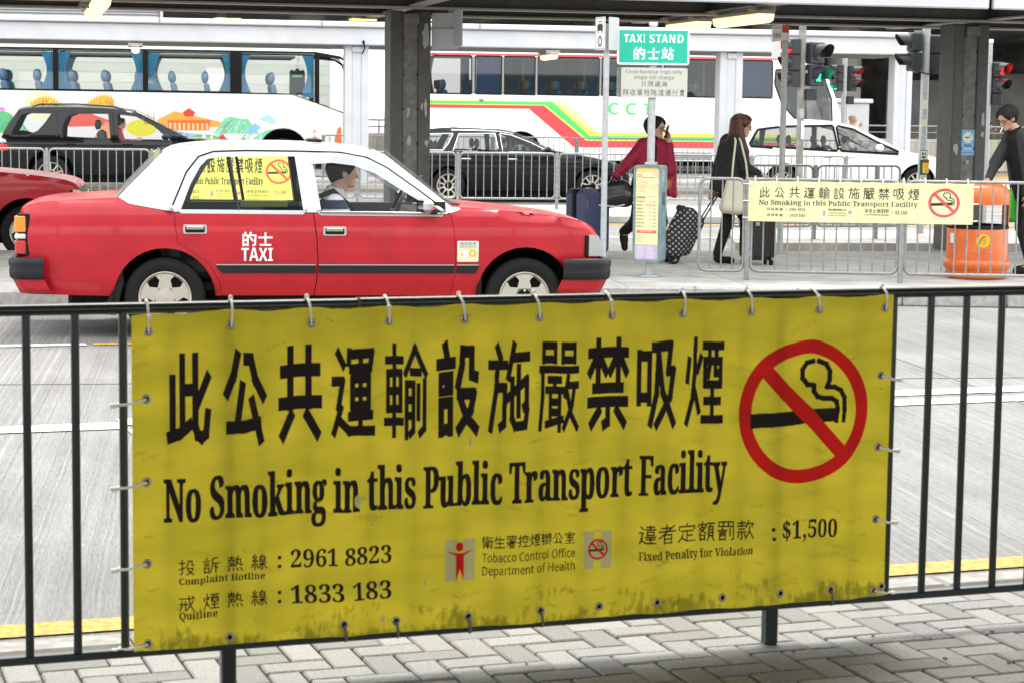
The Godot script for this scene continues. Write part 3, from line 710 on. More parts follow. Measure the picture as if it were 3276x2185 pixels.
func ground() -> void:
	struct("ground", sheet([-150, 40, 150, 40, 150, -250, -150, -250], -0.03), M.soil)
	var road := inst(self, "road", with_uv2(sheet([-60, -5, 70, -5, 70, -100, -60, -100], 0.0)), M.road)
	road.set_meta("kind", "structure")
	# slab joints of the concrete road
	var jb := B.new()
	for e in [[-13.05, -60, 70, 0.0], [-34.9, -60, 70, 0.0]]:
		jb.box(Vector3(5, 0.0025, e[0]), Vector3(130, 0.003, 0.025))
	for x in [-6.3, 4.9, 11.0]:
		jb.box(Vector3(x, 0.0025, -12.4), Vector3(0.02, 0.003, 9.6))
	put(road, "slab_joint", jb, M.joint)
	# road markings
	var add_line := func(called: String, m: Material, c: Vector3, s: Vector2, turn: float) -> void:
		var b := sheet([-s.x / 2, s.y / 2, s.x / 2, s.y / 2, s.x / 2, -s.y / 2, -s.x / 2, -s.y / 2], 0.006, turn, c)
		put(road, called, b, m)
	var bs := Basis(Vector3.UP, deg_to_rad(TURN))
	add_line.call("yellow_line", M.yellow_line, RAIL + bs * Vector3(1.0, 0, -1.30), Vector2(14, 0.17), TURN)
	add_line.call("white_line", M.white_line, RAIL + bs * Vector3(-4.0, 0, -5.66), Vector2(9.2, 0.24), TURN)
	add_line.call("white_line", M.white_line, RAIL + bs * Vector3(6.0, 0, -5.40), Vector2(10.8, 0.23), TURN)
	add_line.call("white_line", M.white_line, RAIL + bs * Vector3(6.0, 0, -5.78), Vector2(10.8, 0.23), TURN)
	add_line.call("white_line", M.white_line, Vector3(-5.6, 0, -14.55), Vector2(9.7, 0.15), 8.0)
	add_line.call("yellow_line", M.yellow_line, Vector3(1.2, 0, -15.28), Vector2(3.9, 0.14), 1.0)
	add_line.call("yellow_line", M.yellow_line, Vector3(-3, 0, -17.75), Vector2(14, 0.12), 0.5)
	for e in [[-28.2, 0.16, "white"], [-31.3, 0.14, "yellow"], [-31.6, 0.14, "yellow"], [-36.4, 0.14, "yellow"], [-36.8, 0.14, "yellow"], [-44.4, 0.16, "yellow"]]:
		add_line.call(e[2] + "_line", M.white_line if e[2] == "white" else M.yellow_line, Vector3(5, 0, e[0]), Vector2(50, e[1]), 0.0)
	add_line.call("white_line", M.white_line, Vector3(7.6, 0, -24.9), Vector2(0.5, 1.8), -38.0)
	for k in 9:
		add_line.call("yellow_line", M.yellow_line, Vector3(20.5 + k * 0.35, 0, -46.5 - k * 1.75), Vector2(9.0, 0.6), 0.0)
	# near pavement: herringbone blocks over a bed, with its kerb
	var pave := Node3D.new()
	pave.name = "pavement"
	pave.set_meta("kind", "structure")
	add_child(pave)
	pave.position = RAIL; pave.rotation.y = deg_to_rad(TURN)
	boxed(pave, "bed", Vector3(0, 0.058, 3.68), Vector3(40, 0.116, 8.5), M.joint)
	var bricks := []
	for k in 5:
		var bm := B.new()
		bm.box(Vector3.ZERO, Vector3(0.193, 0.06, 0.093), 0.005)
		bricks.append(bm.mesh())
	for i in range(-14, 36):
		for j in range(-6, 9):
			var c := posmod(i - j, 4)
			if c == 0 or c == 3:
				var hz := c == 0
				var p := Vector3(i * 0.1 + (0.1 if hz else 0.05), 0, j * 0.1 + (0.05 if hz else 0.1)) + Vector3(0.03, 0, 0.09)
				if p.z < -0.50 or p.x < -1.05 - p.z * 0.1 or p.x > 2.95 - 0.45 * p.z or p.z > 0.68 + 0.12 * p.x: continue
				var bb := Basis(Vector3.UP, (0.0 if hz else PI / 2) + rng.randf_range(-0.012, 0.012)) * Basis(Vector3.RIGHT, rng.randf_range(-0.012, 0.012)) * Basis(Vector3.BACK, rng.randf_range(-0.008, 0.008))
				inst(pave, "paver", bricks[0], M.paver[rng.randi() % 4], Transform3D(bb, p + Vector3(0, 0.1 + rng.randf_range(-0.0025, 0.0025), 0)))
	# the rest of the pavement, out of the picture
	boxed(pave, "paving", Vector3(-11.5, 0.122, 2.0), Vector3(20, 0.016, 5.0), M.concrete)
	boxed(pave, "paving", Vector3(13.4, 0.122, 2.0), Vector3(20, 0.016, 5.0), M.concrete)
	for k in range(-6, 10):
		boxed(pave, "kerb_stone", Vector3(k * 0.92 + 0.3, 0.06, -0.635), Vector3(0.913, 0.13 + rng.randf_range(-0.002, 0.002), 0.14), M.kerb, 0.012)
	# small litter on the blocks
	for e in [[1.98, 0.12], [2.13, 0.2], [2.32, 0.1], [2.36, 0.18], [2.05, 0.42], [1.66, 0.22], [0.86, 0.12], [2.6, 0.25], [0.4, 0.32], [2.2, 0.52]]:
		var lb := B.new()
		lb.box(Vector3(0, 0.004, 0), Vector3(0.014, 0.006, 0.006), 0.002, Basis(Vector3.UP, rng.randf() * 3.0))
		var lo := put(self, numbered("leaf_scrap"), lb, M.joint)
		tag(lo, "tiny dark scrap of dry litter on the grey paving blocks", "litter", "scraps of litter on the near pavement")
		lo.position = RAIL + bs * Vector3(e[0], 0.1315, e[1] - 0.1)
	# island of the taxi stand: slabs with joints, kerb stones round the front
	var isl := Node3D.new()
	isl.name = "traffic_island"
	isl.set_meta("kind", "structure")
	add_child(isl)
	var front := func(x: float) -> float: return -18.15 - (x + 2.0) * 0.085 if x < 3.9 else -18.65 + (x - 3.9) * 0.22
	var edges := [-14.0, -10.6, -7.2, -3.8, -0.6, 2.0, 3.9, 5.05, 7.9, 10.6, 13.6, 17.0]
	for k in edges.size() - 1:
		var x0: float = edges[k] + 0.006; var x1: float = edges[k + 1] - 0.006
		var far := -23.4 if x1 < 3.95 else -23.6
		for half in 2:
			var m0 := -21.0
			var z00: float = front.call(x0) - 0.16 if half == 0 else m0 - 0.012
			var z01: float = front.call(x1) - 0.16 if half == 0 else m0 - 0.012
			var z1: float = m0 if half == 0 else far
			var b := B.new()
			b.prism(PackedVector2Array([Vector2(x0, -z00), Vector2(x1, -z01), Vector2(x1, -z1), Vector2(x0, -z1)]), 0.0, 0.13, Transform3D(Basis(Vector3.RIGHT, Vector3(0, 0, -1), Vector3.UP), Vector3.ZERO))
			put(isl, "paving_slab", b, M.concrete)
	var xk := -13.8
	while xk < 16.8:
		var x1 := xk + 0.915
		var a := Vector3(xk, 0, front.call(xk)); var c := Vector3(x1, 0, front.call(x1))
		var d := (c - a)
		var bb2 := Basis(Vector3.UP, atan2(-d.z, d.x))
		boxed(isl, "kerb_stone", (a + c) / 2 + Vector3(0, 0.064 + rng.randf_range(-0.003, 0.003), -0.075), Vector3(d.length() - 0.008, 0.136, 0.155), M.kerb, 0.015, bb2)
		xk = x1
	# refuge with the big signal, and the island with the long railing
	var ref := B.new()
	ref.prism(PackedVector2Array([Vector2(6.6, 25.2), Vector2(16, 25.2), Vector2(16, 28.4), Vector2(7.2, 28.0)]), 0.0, 0.125, Transform3D(Basis(Vector3.RIGHT, Vector3(0, 0, -1), Vector3.UP), Vector3.ZERO))
	struct("refuge_island", ref, M.concrete)
	var i2 := B.new()
	i2.box(Vector3(-2, 0.06, -33.6), Vector3(27, 0.13, 3.4), 0.02)
	struct("railing_island", i2, M.concrete)
	var i3 := B.new()
	i3.box(Vector3(0, 0.06, -47.2), Vector3(60, 0.13, 4.6), 0.02)
	struct("platform", i3, M.concrete)

# roof of the near shelter over the photographer, which keeps the sky off the banner's face
func near_shelter() -> void:
	var t := thing("bus_shelter", "steel shelter roof over the near pavement, out of the frame above the railing", "shelter", RAIL, TURN)
	boxed(t, "roof", Vector3(0, 3.45, 6.6), Vector3(44, 0.16, 14.6), M.steel_mid, 0.02)
	for x in [-7.5, -2.6, 5.2, 10.0]:
		boxed(t, "post", Vector3(x, 1.75, 3.6), Vector3(0.2, 3.26, 0.2), M.steel_dark, 0.01)

func lamp_fitting(t: Node3D, c: Vector3, l: float, bs: Basis, lit: bool) -> void:
	# a batten with a clear diffuser, running along its own x
	var b := B.new()
	b.box(c + bs * Vector3(0, 0.09, 0), Vector3(l + 0.1, 0.05, 0.16), 0.01, bs)
	b.box(c + bs * Vector3(-l * 0.4, 0.13, 0), Vector3(0.05, 0.06, 0.3), 0.005, bs); b.box(c + bs * Vector3(l * 0.4, 0.13, 0), Vector3(0.05, 0.06, 0.3), 0.005, bs)
	put(t, "fitting", b, M.lip)
	var d := B.new()
	d.prism(P2([-0.085, 0.065, -0.075, 0.0, -0.03, -0.025, 0.03, -0.025, 0.075, 0.0, 0.085, 0.065]), -l / 2, l / 2, Transform3D(bs * Basis(Vector3(0, 0, 1), Vector3.UP, Vector3(-1, 0, 0)), c))
	put(t, "lamp_tube", d, M.lamp)
	var li := AreaLight3D.new()
	li.name = "lamp_light"
	li.area_size = Vector2(l, 0.15); li.light_energy = 0.12; li.light_color = Color(1.0, 0.9, 0.68); li.shadow_enabled = true
	t.add_child(li, true)
	li.transform = Transform3D(bs * Basis(Vector3.RIGHT, -PI / 2), c + bs * Vector3(0, -0.04, 0))

func column(t: Node3D, called: String, x: float, z: float, w: float, hgt: float, side: Material, mid: Material, patches: Array) -> void:
	var c := Node3D.new()
	c.name = called
	t.add_child(c, true)
	var b := B.new()
	for s in [-1, 1]:
		b.box(Vector3(x + s * w * 0.345, hgt / 2, z), Vector3(w * 0.31, hgt, 0.42), 0.012)
	put(c, "flange", b, side)
	boxed(c, "cover_panel", Vector3(x, hgt / 2 - 0.05, z + 0.055), Vector3(w * 0.375, hgt - 0.1, 0.26), mid, 0.004)
	boxed(c, "head_plate", Vector3(x, hgt - 0.09, z + 0.15), Vector3(w * 0.40, 0.12, 0.2), mid, 0.01)
	for k in (6 if patches else 0):
		for s in [-1, 1]:
			boxed(c, "bolt", Vector3(x + s * w * 0.175, 0.45 + k * 0.38, z + 0.19), Vector3(0.012, 0.03, 0.012), M.black, 0.003)
	for e in patches:
		var p := PackedVector2Array()
		for k in 11:
			p.append(Vector2(e[0], e[1]) + Vector2.from_angle(TAU * k / 11.0) * Vector2(e[2], e[3]) * rng.randf_range(0.45, 1.0))
		var pb := B.new()
		pb.prism(p, 0.0, 0.002, Transform3D(Basis(), Vector3(x, 0, z + e[4])))
		put(c, "torn_paper", pb, M.paper)

func island_canopy() -> void:
	var t := thing("canopy", "dark steel canopy with pale fascia over the taxi stand island", "canopy", Vector3(2.30, 0.13, -23.4), 4.5)
	var y := 2.67
	boxed(t, "roof_sheet", Vector3(3, y + 0.42, 0.6), Vector3(34, 0.05, 5.6), M.steel_dark)
	boxed(t, "fascia", Vector3(-1.6, y + 0.22, 3.34), Vector3(14.0, 0.44, 0.07), M.fascia, 0.012)
	boxed(t, "fascia", Vector3(11.45, y + 0.22, 3.34), Vector3(12.0, 0.44, 0.07), M.fascia, 0.012)
	boxed(t, "fascia", Vector3(3, y + 0.24, -2.2), Vector3(34, 0.4, 0.07), M.steel_mid, 0.012)
	for e in [[0.62, 0.34], [-1.15, 0.30]]:
		var bm := Node3D.new()
		bm.name = "beam"
		t.add_child(bm, true)
		boxed(bm, "web", Vector3(3, y + e[1] / 2, e[0]), Vector3(34, e[1] - 0.05, 0.05), M.steel_dark)
		boxed(bm, "flange", Vector3(3, y + 0.012, e[0]), Vector3(34, 0.024, 0.2), M.lip, 0.004)
	for x in [-10.6, -3.4, 0.0, 3.35, 6.76, 10.4, 14.0]:
		var cb := Node3D.new()
		cb.name = "cross_beam"
		t.add_child(cb, true)
		boxed(cb, "web", Vector3(x, y + 0.18, 0.5), Vector3(0.05, 0.30, 5.5), M.steel_dark)
		boxed(cb, "flange", Vector3(x, y + 0.035, 0.5), Vector3(0.17, 0.02, 5.5), M.lip, 0.004)
	# soffit panels between the beams
	for i in 9:
		for e in [[2.0, 2.5], [-0.28, 1.65]]:
			boxed(t, "soffit_panel", Vector3(-12.6 + i * 3.6, y + 0.30, e[0]), Vector3(3.4, 0.02, e[1]), M.steel_dark, 0.004)
	column(t, "column", 0.02, 0.0, 0.45, y, M.steel_dark, M.steel_mid, [[0.16, 2.40, 0.055, 0.17, 0.215], [-0.02, 1.55, 0.025, 0.08, 0.19], [-0.01, 1.25, 0.035, 0.08, 0.19], [0.17, 1.60, 0.025, 0.12, 0.215], [0.13, 1.62, 0.015, 0.06, 0.215], [0.18, 1.22, 0.03, 0.06, 0.215], [0.12, 0.85, 0.03, 0.015, 0.215]])
	column(t, "column", 6.72, 0.0, 0.44, y, M.steel_dark, M.steel_mid, [[0.17, 1.55, 0.03, 0.12, 0.215], [0.17, 1.38, 0.03, 0.06, 0.215], [-0.16, 1.2, 0.04, 0.08, 0.215], [0.0, 1.05, 0.03, 0.03, 0.19]])
	# smoke-free notice on the far column
	var p := Paint.new(96, 160, Color(0.45, 0.68, 0.83))
	p.disc(48, 48, 36, 34, Color(0.85, 0.86, 0.78)); p.rect(28, 44, 28, 7, INK); p.line([Vector2(58, 48), Vector2(64, 44), Vector2(62, 36), Vector2(70, 30)], 3, INK)
	for k in 4:
		p.rect(22 + k * 14, 92, 11, 12, Color(0.2, 0.32, 0.5))
	p.rect(16, 118, 64, 4, Color(0.8, 0.85, 0.9)); p.rect(10, 140, 76, 5, Color(0.25, 0.4, 0.55))
	var nb := B.new()
	nb.prism(P2([-0.085, 1.13, 0.085, 1.13, 0.085, 1.43, -0.085, 1.43]), 0, 0.004)
	var no := put(self, "smoke_free_notice", nb, print_mat(p.tex(), -0.085, 1.13, 0.17, 0.30))
	tag(no, "small pale blue notice with a cigarette disc stuck on the grey column by the bin", "notice")
	no.transform = t.transform * Transform3D(Basis(), Vector3(6.72, 0, 0.187))
	# battens under the cross beams
	var bz := Basis(Vector3.UP, PI / 2)
	for e in [[-3.4, 1.7, 1.5], [-3.4, -0.3, 0.9], [3.35, 1.7, 1.5], [3.35, -0.2, 1.2]]:
		lamp_fitting(t, Vector3(e[0], y - 0.12, e[1]), e[2], bz, true)
	# pair of blank boards hung beside the first column
	var hs := thing("hanging_sign", "pair of blank grey boards hung from the canopy beside the column", "sign", t.transform * Vector3(0.32, y, 0.3), 4.5)
	boxed(hs, "board", Vector3(0.06, -0.22, 0.0), Vector3(0.02, 0.40, 0.34), M.fascia, 0.004, Basis(Vector3.UP, 0.75))
	boxed(hs, "board", Vector3(0.17, -0.16, 0.16), Vector3(0.02, 0.46, 0.2), M.fascia, 0.004, Basis(Vector3.UP, 0.35))
	boxed(hs, "bracket", Vector3(0.02, -0.19, 0.1), Vector3(0.26, 0.02, 0.03), M.lip)
	boxed(hs, "bracket", Vector3(0.1, 0.02, 0.1), Vector3(0.03, 0.1, 0.03), M.lip)

func far_canopy() -> void:
	var t := thing("canopy", "white steel canopy with slim columns in front of the coaches", "canopy", Vector3(3.4, 0.12, -46.0), 1.2)
	boxed(t, "fascia", Vector3(-8.0, 3.15, 0.9), Vector3(41.6, 0.37, 0.10), M.white_steel, 0.02)
	boxed(t, "cap_rail", Vector3(-8.0, 3.40, 0.97), Vector3(41.6, 0.12, 0.18), M.white_steel, 0.02)
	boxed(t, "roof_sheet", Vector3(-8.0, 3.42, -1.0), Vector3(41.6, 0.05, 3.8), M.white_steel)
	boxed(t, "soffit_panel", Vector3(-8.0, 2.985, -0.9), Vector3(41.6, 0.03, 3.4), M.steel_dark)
	for x in [-8.5, -0.02, 8.3, 12.3]:
		column(t, "column", x, 0.55, 0.52 if x < 12 else 0.42, 2.97, M.white_steel, M.white_steel, [])
	for k in 11:
		boxed(t, "joint_cover", Vector3(-24.6 + k * 3.4, 3.40, 1.065), Vector3(0.03, 0.125, 0.012), M.lip)
	var bz := Basis(Vector3.UP, PI / 2)
	for x in [-4.7, 4.15]:
		lamp_fitting(t, Vector3(x, 2.75, 0.9), 1.2, bz, true)
	tubed(t, "cable", [Vector3(0.06, 2.95, 0.86), Vector3(0.1, 3.05, 0.98), Vector3(0.13, 2.9, 0.95), Vector3(0.08, 2.78, 0.9)], 0.014, M.black, 6)

func station() -> void:
	var t := thing("station_building", "grey concrete station building with a dim undercroft behind the coaches", "building", Vector3(10, 0, -66))
	boxed(t, "soffit", Vector3(5, 5.15, -20), Vector3(110, 0.5, 44), M.soffit, 0.05)
	boxed(t, "upper_wall", Vector3(5, 8.3, 1.4), Vector3(110, 5.8, 0.6), M.soffit, 0.02)
	boxed(t, "back_wall", Vector3(31.5, 2.45, -27), Vector3(57, 4.9, 0.4), M.wall)
	boxed(t, "inner_wall", Vector3(3.2, 2.45, -15), Vector3(0.3, 4.9, 24), M.wall)
	for x in [60.0]:
		boxed(t, "side_wall", Vector3(x, 2.45, -13), Vector3(0.4, 4.9, 28), M.wall)
	for i in 22:
		boxed(t, "soffit_beam", Vector3(-40 + i * 4.4, 4.80, -6), Vector3(0.25, 0.2, 14), M.soffit, 0.02)
	# louvred grille in a white frame on the left
	boxed(t, "grille_backing", Vector3(-14.4, 4.62, 1.6), Vector3(6.6, 0.75, 0.1), M.lip)
	for k in 8:
		boxed(t, "louvre", Vector3(-14.4, 4.33 + k * 0.085, 1.68), Vector3(6.5, 0.03, 0.06), M.white_steel, 0.004, Basis(Vector3.RIGHT, 0.5))
	for e in [[-14.4, 4.24, 6.8, 0.09], [-14.4, 5.0, 6.8, 0.09], [-17.75, 4.62, 0.09, 0.8], [-11.05, 4.62, 0.09, 0.8]]:
		boxed(t, "grille_frame", Vector3(e[0], e[1], 1.72), Vector3(e[2], e[3], 0.12), M.white_steel, 0.01)
	for e in [[-22.0, -8.0], [-6.4, -4.0], [9.35, -4.0], [12.35, -5.0], [26.0, -4.0], [34.0, -9.0]]:
		var b := B.new()
		b.lathe([Vector2(0.6, 0), Vector2(0.6, 5.0)], 28, Transform3D(Basis(), Vector3(e[0], 0, e[1])))
		put(t, "column", b, M.soffit)
	# panels, plant room front and notices in the undercroft
	for e in [[14.2, 1.9, -16.0, 3.0, 2.6], [18.8, 1.6, -16.0, 2.4, 3.2], [24.0, 1.9, -20.0, 4.0, 3.4]]:
		boxed(t, "wall_panel", Vector3(e[0], e[1], e[2]), Vector3(e[3], e[4], 0.15), M.soffit, 0.02)
	boxed(t, "warning_plate", Vector3(13.1, 2.45, -15.88), Vector3(0.75, 0.6, 0.05), mt(Color(0.62, 0.36, 0.02), 0.6), 0.01)
	boxed(t, "vent", Vector3(14.6, 1.6, -15.88), Vector3(0.9, 0.9, 0.05), M.black, 0.01)
	for x in [-9.0, -4.6, -2.0, 2.4, 7.2]:
		boxed(t, "ceiling_light", Vector3(x, 4.66 if x < 0 else 4.5, -2.0 - absf(x) * 0.3), Vector3(0.9, 0.05, 0.25), M.lamp, 0.01)
	# pale tiled wall behind the left-hand coach
	var tw := thing("tiled_wall", "pale green-grey tiled wall seen through the windows of the scenery coach", "wall", Vector3(-13.0, 0, -61.0))
	boxed(tw, "wall_face", Vector3(0, 2.0, 0), Vector3(33.6, 4.0, 0.3), mt(Color(0.52, 0.55, 0.50), 0.6))
	for k in 13:
		boxed(tw, "tile_course", Vector3(0, 0.3 + k * 0.28, 0.155), Vector3(33.6, 0.265, 0.012), mt(Color(0.60, 0.63, 0.57).lerp(Color(0.54, 0.57, 0.52), (k * 7 % 5) / 5.0), 0.5), 0.003)
	for e in [[4.5, 2.6, 1.6, 1.0], [9.0, 2.9, 0.5, 1.8], [13.6, 2.4, 0.7, 0.9]]:
		boxed(tw, "poster", Vector3(e[0], e[1], 0.18), Vector3(e[2], e[3], 0.02), M.white_paint)
	# hoarding of upright sheets with a handrail along the back of the lay-by
	var h := thing("hoarding", "pale ribbed hoarding below a handrail in front of the dim station undercroft", "hoarding", Vector3(8, 0, -63.5))
	var sheet_b := B.new()
	sheet_b.box(Vector3.ZERO, Vector3(0.245, 1.0, 0.05), 0.012)
	var sm := sheet_b.mesh()
	var board_m := [mt(Color(0.34, 0.31, 0.26), 0.7), mt(Color(0.38, 0.35, 0.30), 0.7)]
	for k in 110:
		inst(h, "board", sm, board_m[k % 2], Transform3D(Basis(), Vector3(-5.0 + k * 0.25, 0.52, (k % 2) * 0.02)))
	tubed(h, "handrail", [Vector3(-5, 1.42, -0.2), Vector3(22.5, 1.42, -0.2)], 0.03, M.galv)
	tubed(h, "handrail", [Vector3(-5, 1.22, -0.2), Vector3(22.5, 1.22, -0.2)], 0.02, M.galv)
	for k in 24:
		tubed(h, "stanchion", [Vector3(-4.9 + k * 1.18, 0, -0.2), Vector3(-4.9 + k * 1.18, 1.42, -0.2)], 0.025, M.galv, 6)
	# cabinet by the lay-by
	var kb := thing("equipment_cabinet", "pale grey steel cabinet with a lid beside the front of the white coach", "cabinet", Vector3(19.55, 0, -61.8))
	boxed(kb, "body", Vector3(0, 1.05, 0), Vector3(1.25, 2.1, 0.7), M.fascia, 0.02)
	boxed(kb, "lid", Vector3(0.02, 2.17, 0), Vector3(1.4, 0.13, 0.85), M.white_steel, 0.02)
	boxed(kb, "door_gap", Vector3(-0.1, 1.05, 0.351), Vector3(0.012, 1.9, 0.004), M.black)

# ---------------------------------------------------------------- near railing and its banner
func near_railing() -> void:
	var t := thing("guard_railing", "dark green painted pavement railing in front, carrying the large yellow banner", "railing", RAIL + Vector3(0, 0.13, 0), TURN)
	# two panels, a joint at x = 0.4
	tubed(t, "top_rail", [Vector3(-4.0, 1.044, 0), Vector3(0.36, 1.044, 0)], 0.0155, M.green_black, 12)
	tubed(t, "top_rail", [Vector3(0.366, 1.046, 0), Vector3(5.5, 1.046, 0)], 0.0155, M.green_black, 12)
	var low := B.new()
	low.box(Vector3(0.8, 0.118, 0), Vector3(9.6, 0.022, 0.034), 0.004)
	put(t, "bottom_rail", low, M.green_black)
	var bar := B.new()
	bar.tube([Vector3(0, 0.128, 0), Vector3(0, 1.034, 0)], 0.0115, 10)
	var bm := bar.mesh()
	for k in range(-32, 44):
		var x := (-0.028 if k < 3 else -0.034) + k * 0.1253 + (0.057 if k > 2 else 0.0)
		if absf(fposmod(x + 0.8, 1.64) - 0.8) < 0.035: continue
		inst(t, "bar", bm, M.green_black, Transform3D(Basis(Vector3.BACK, rng.randf_range(-0.002, 0.002)), Vector3(x, 0, 0)))
	for k in range(-2, 4):
		boxed(t, "post", Vector3(k * 1.64, 0.515, 0), Vector3(0.04, 1.03, 0.04), M.green_black, 0.005)
	var wear := B.new()
	wear.box(Vector3(0.363, 1.045, 0), Vector3(0.012, 0.032, 0.032), 0.004)
	put(t, "rusty_joint", wear, mt(Color(0.14, 0.06, 0.03), 0.8))
	# the banner
	var vinyl := banner_print(2048, 826, Color(0.955, 0.875, 0.25), INK, Color(0.87, 0.10, 0.07), true)
	var n := thing("banner", "large weathered yellow no smoking banner tied to the dark railing in front", "banner", RAIL, TURN)
	var ties := []
	for k in 11:
		ties.append(-0.215 + k * 0.2195)
	var rows := []
	var f := FastNoiseLite.new()
	f.frequency = 1.4; f.seed = 3
	var bottoms := [0.0, 0.32, 0.47, 0.68, 0.9, 1.08, 1.26, 1.47, 1.66, 1.83, 2.0]
	var nr := 46; var nc := 150
	for i in nr + 1:
		var a := float(i) / nr
		var row := []
		for j in nc + 1:
			var x := -0.26 + 2.27 * j / nc
			var near_tie := 1e9
			for q in ties:
				near_tie = minf(near_tie, absf(x - q))
			var sag := 0.007 * (1.0 - cos(minf(near_tie, 0.11) / 0.11 * PI)) * 0.5
			var dip := 0.009 * exp(-pow((x + 0.26) / 0.12, 2.0))
			var y_top := 1.171 + 0.003 * (x - 0.9) - sag - dip + 0.003 * f.get_noise_2d(x * 9.0, 3.0)
			var y_bot := 0.256 + 0.006 * f.get_noise_2d(x * 3.0, 40.0)
			var y := lerpf(y_top, y_bot, a)
			# it hangs against the bars, pulled tight at the eyelets
			var ripple := 0.001 * sin(x * 50.1 + 2.0) * (0.4 + 0.6 * a) + 0.006 * f.get_noise_2d(x * 1.5, y * 0.9)
			var crease := 0.010 * exp(-pow((y - 0.37 - 0.08 * sin((x - 1.2) * 3.0)) / 0.018, 2.0)) * smoothstep(1.0, 1.2, x) * (1.0 - smoothstep(1.6, 1.75, x))
			crease += 0.008 * exp(-pow((y - 1.10 + (x - 0.55) * 0.3) / 0.014, 2.0)) * exp(-pow((x - 0.62) / 0.09, 2.0))
			crease += 0.007 * exp(-pow((y - 0.31 - 0.05 * sin(x * 5.0)) / 0.02, 2.0)) * (1.0 - smoothstep(0.2, 0.6, absf(x - 0.5)))
			row.append(Vector3(x, y, 0.024 + ripple + crease + 0.006 * (1.0 - smoothstep(0.0, 0.05, near_tie)) * (1.0 - smoothstep(0.0, 0.1, a))))
		rows.append(row)
	var sb := B.new()
	sb.grid(rows)
	var vm := mt(Color.WHITE, 0.5, 0.0, {"metallic_specular": 0.28, "albedo_texture": vinyl, "backlight_enabled": true, "backlight": Color(0.46, 0.44, 0.38), "texture_repeat": false,
		"detail_enabled": true, "detail_blend_mode": BaseMaterial3D.BLEND_MODE_MUL, "detail_albedo": noise(0.01, Color(0.86, 0.88, 0.80), Color.WHITE, 512, 5, FastNoiseLite.TYPE_SIMPLEX, 17), "detail_uv_layer": BaseMaterial3D.DETAIL_UV_1})
	put(n, "sheet", sb, vm)
	# eyelets and ties
	var ring := B.new()
	var prof := []
	for k in 9:
		prof.append(Vector2(0.0095 + 0.0035 * cos(TAU * k / 8.0), 0.0025 * sin(TAU * k / 8.0)))
	ring.lathe(prof, 16, Transform3D(Basis(Vector3.RIGHT, PI / 2), Vector3.ZERO))
	var rm := ring.mesh()
	var hb := B.new()
	hb.lathe([Vector2(0.0, 0.0008), Vector2(0.0075, 0.0008)], 12, Transform3D(Basis(Vector3.RIGHT, PI / 2), Vector3.ZERO))
	var hole := hb.mesh()
	var eyelet := func(p: Vector3) -> void:
		inst(inst(n, "eyelet", rm, M.eyelet, Transform3D(Basis(), p)), "hole", hole, M.black)
	var at := func(x: float, y: float) -> Vector3:
		var j := clampi(roundi((x + 0.26) / 2.27 * nc), 0, nc); var i := clampi(roundi((1.165 - y) / 0.91 * nr), 0, nr)
		return Vector3(x, y, rows[i][j].z + 0.001)
	for k in 11:
		var x: float = ties[k]
		var p: Vector3 = at.call(x, 1.130 + 0.004 * (x - 0.9) - (0.012 if k == 0 else 0.0))
		eyelet.call(p)
		var lean := rng.randf_range(-0.012, 0.014)
		var tie := B.new()
		tie.tube([p + Vector3(0, -0.004, 0.004), p + Vector3(lean * 0.3, 0.012, 0.008), p + Vector3(lean * 0.7, 0.045, 0.004), Vector3(p.x + lean, 1.191, 0.012), Vector3(p.x + lean, 1.195, -0.006), Vector3(p.x + lean * 0.6, 1.172, -0.024), Vector3(p.x, 1.14, -0.012)], 0.0034, 7)
		var kn: Vector3 = Vector3(p.x + lean, 1.198, 0.002) if k % 3 else p + Vector3(lean * 0.8, 0.04, 0.01)
		tie.box(kn, Vector3(0.011, 0.012, 0.010), 0.003)
		put(n, "cable_tie", tie, M.tie)
	for e in [[-1, 0.935], [-1, 0.712], [-1, 0.492], [-1, 0.274], [1, 0.932], [1, 0.715], [1, 0.495], [1, 0.276]]:
		var s: int = e[0]
		var p: Vector3 = at.call(-0.222 if s < 0 else 1.975, e[1])
		eyelet.call(p)
		var bx := -0.279 if s < 0 else 2.022
		var tie := B.new()
		tie.tube([p + Vector3(0, 0, 0.004), p + Vector3(s * 0.03, -0.006, 0.006), Vector3(bx - s * 0.004, e[1] - 0.014, 0.014), Vector3(bx + s * 0.016, e[1] - 0.016, 0.006), Vector3(bx + s * 0.014, e[1] - 0.016, -0.012), Vector3(bx - s * 0.014, e[1] - 0.01, -0.014)], 0.0038, 7)
		tie.box(Vector3(bx + s * 0.028, e[1] - 0.017, 0.008), Vector3(0.018, 0.013, 0.013), 0.003)
		put(n, "cable_tie", tie, M.tie)
	for k in bottoms.size():
		var p: Vector3 = at.call(bottoms[k], 0.288 - (0.012 if k == 0 else 0.0))
		eyelet.call(p)
		if k in [1, 2, 3, 4, 9]:
			tubed(n, "cable_tie", [p + Vector3(0, 0, 0.005), p + Vector3(0.003, -0.02, 0.008), p + Vector3(0.006, -0.045, 0.003), p + Vector3(0.006, -0.05, -0.012)], 0.0035, M.steel_mid, 6)

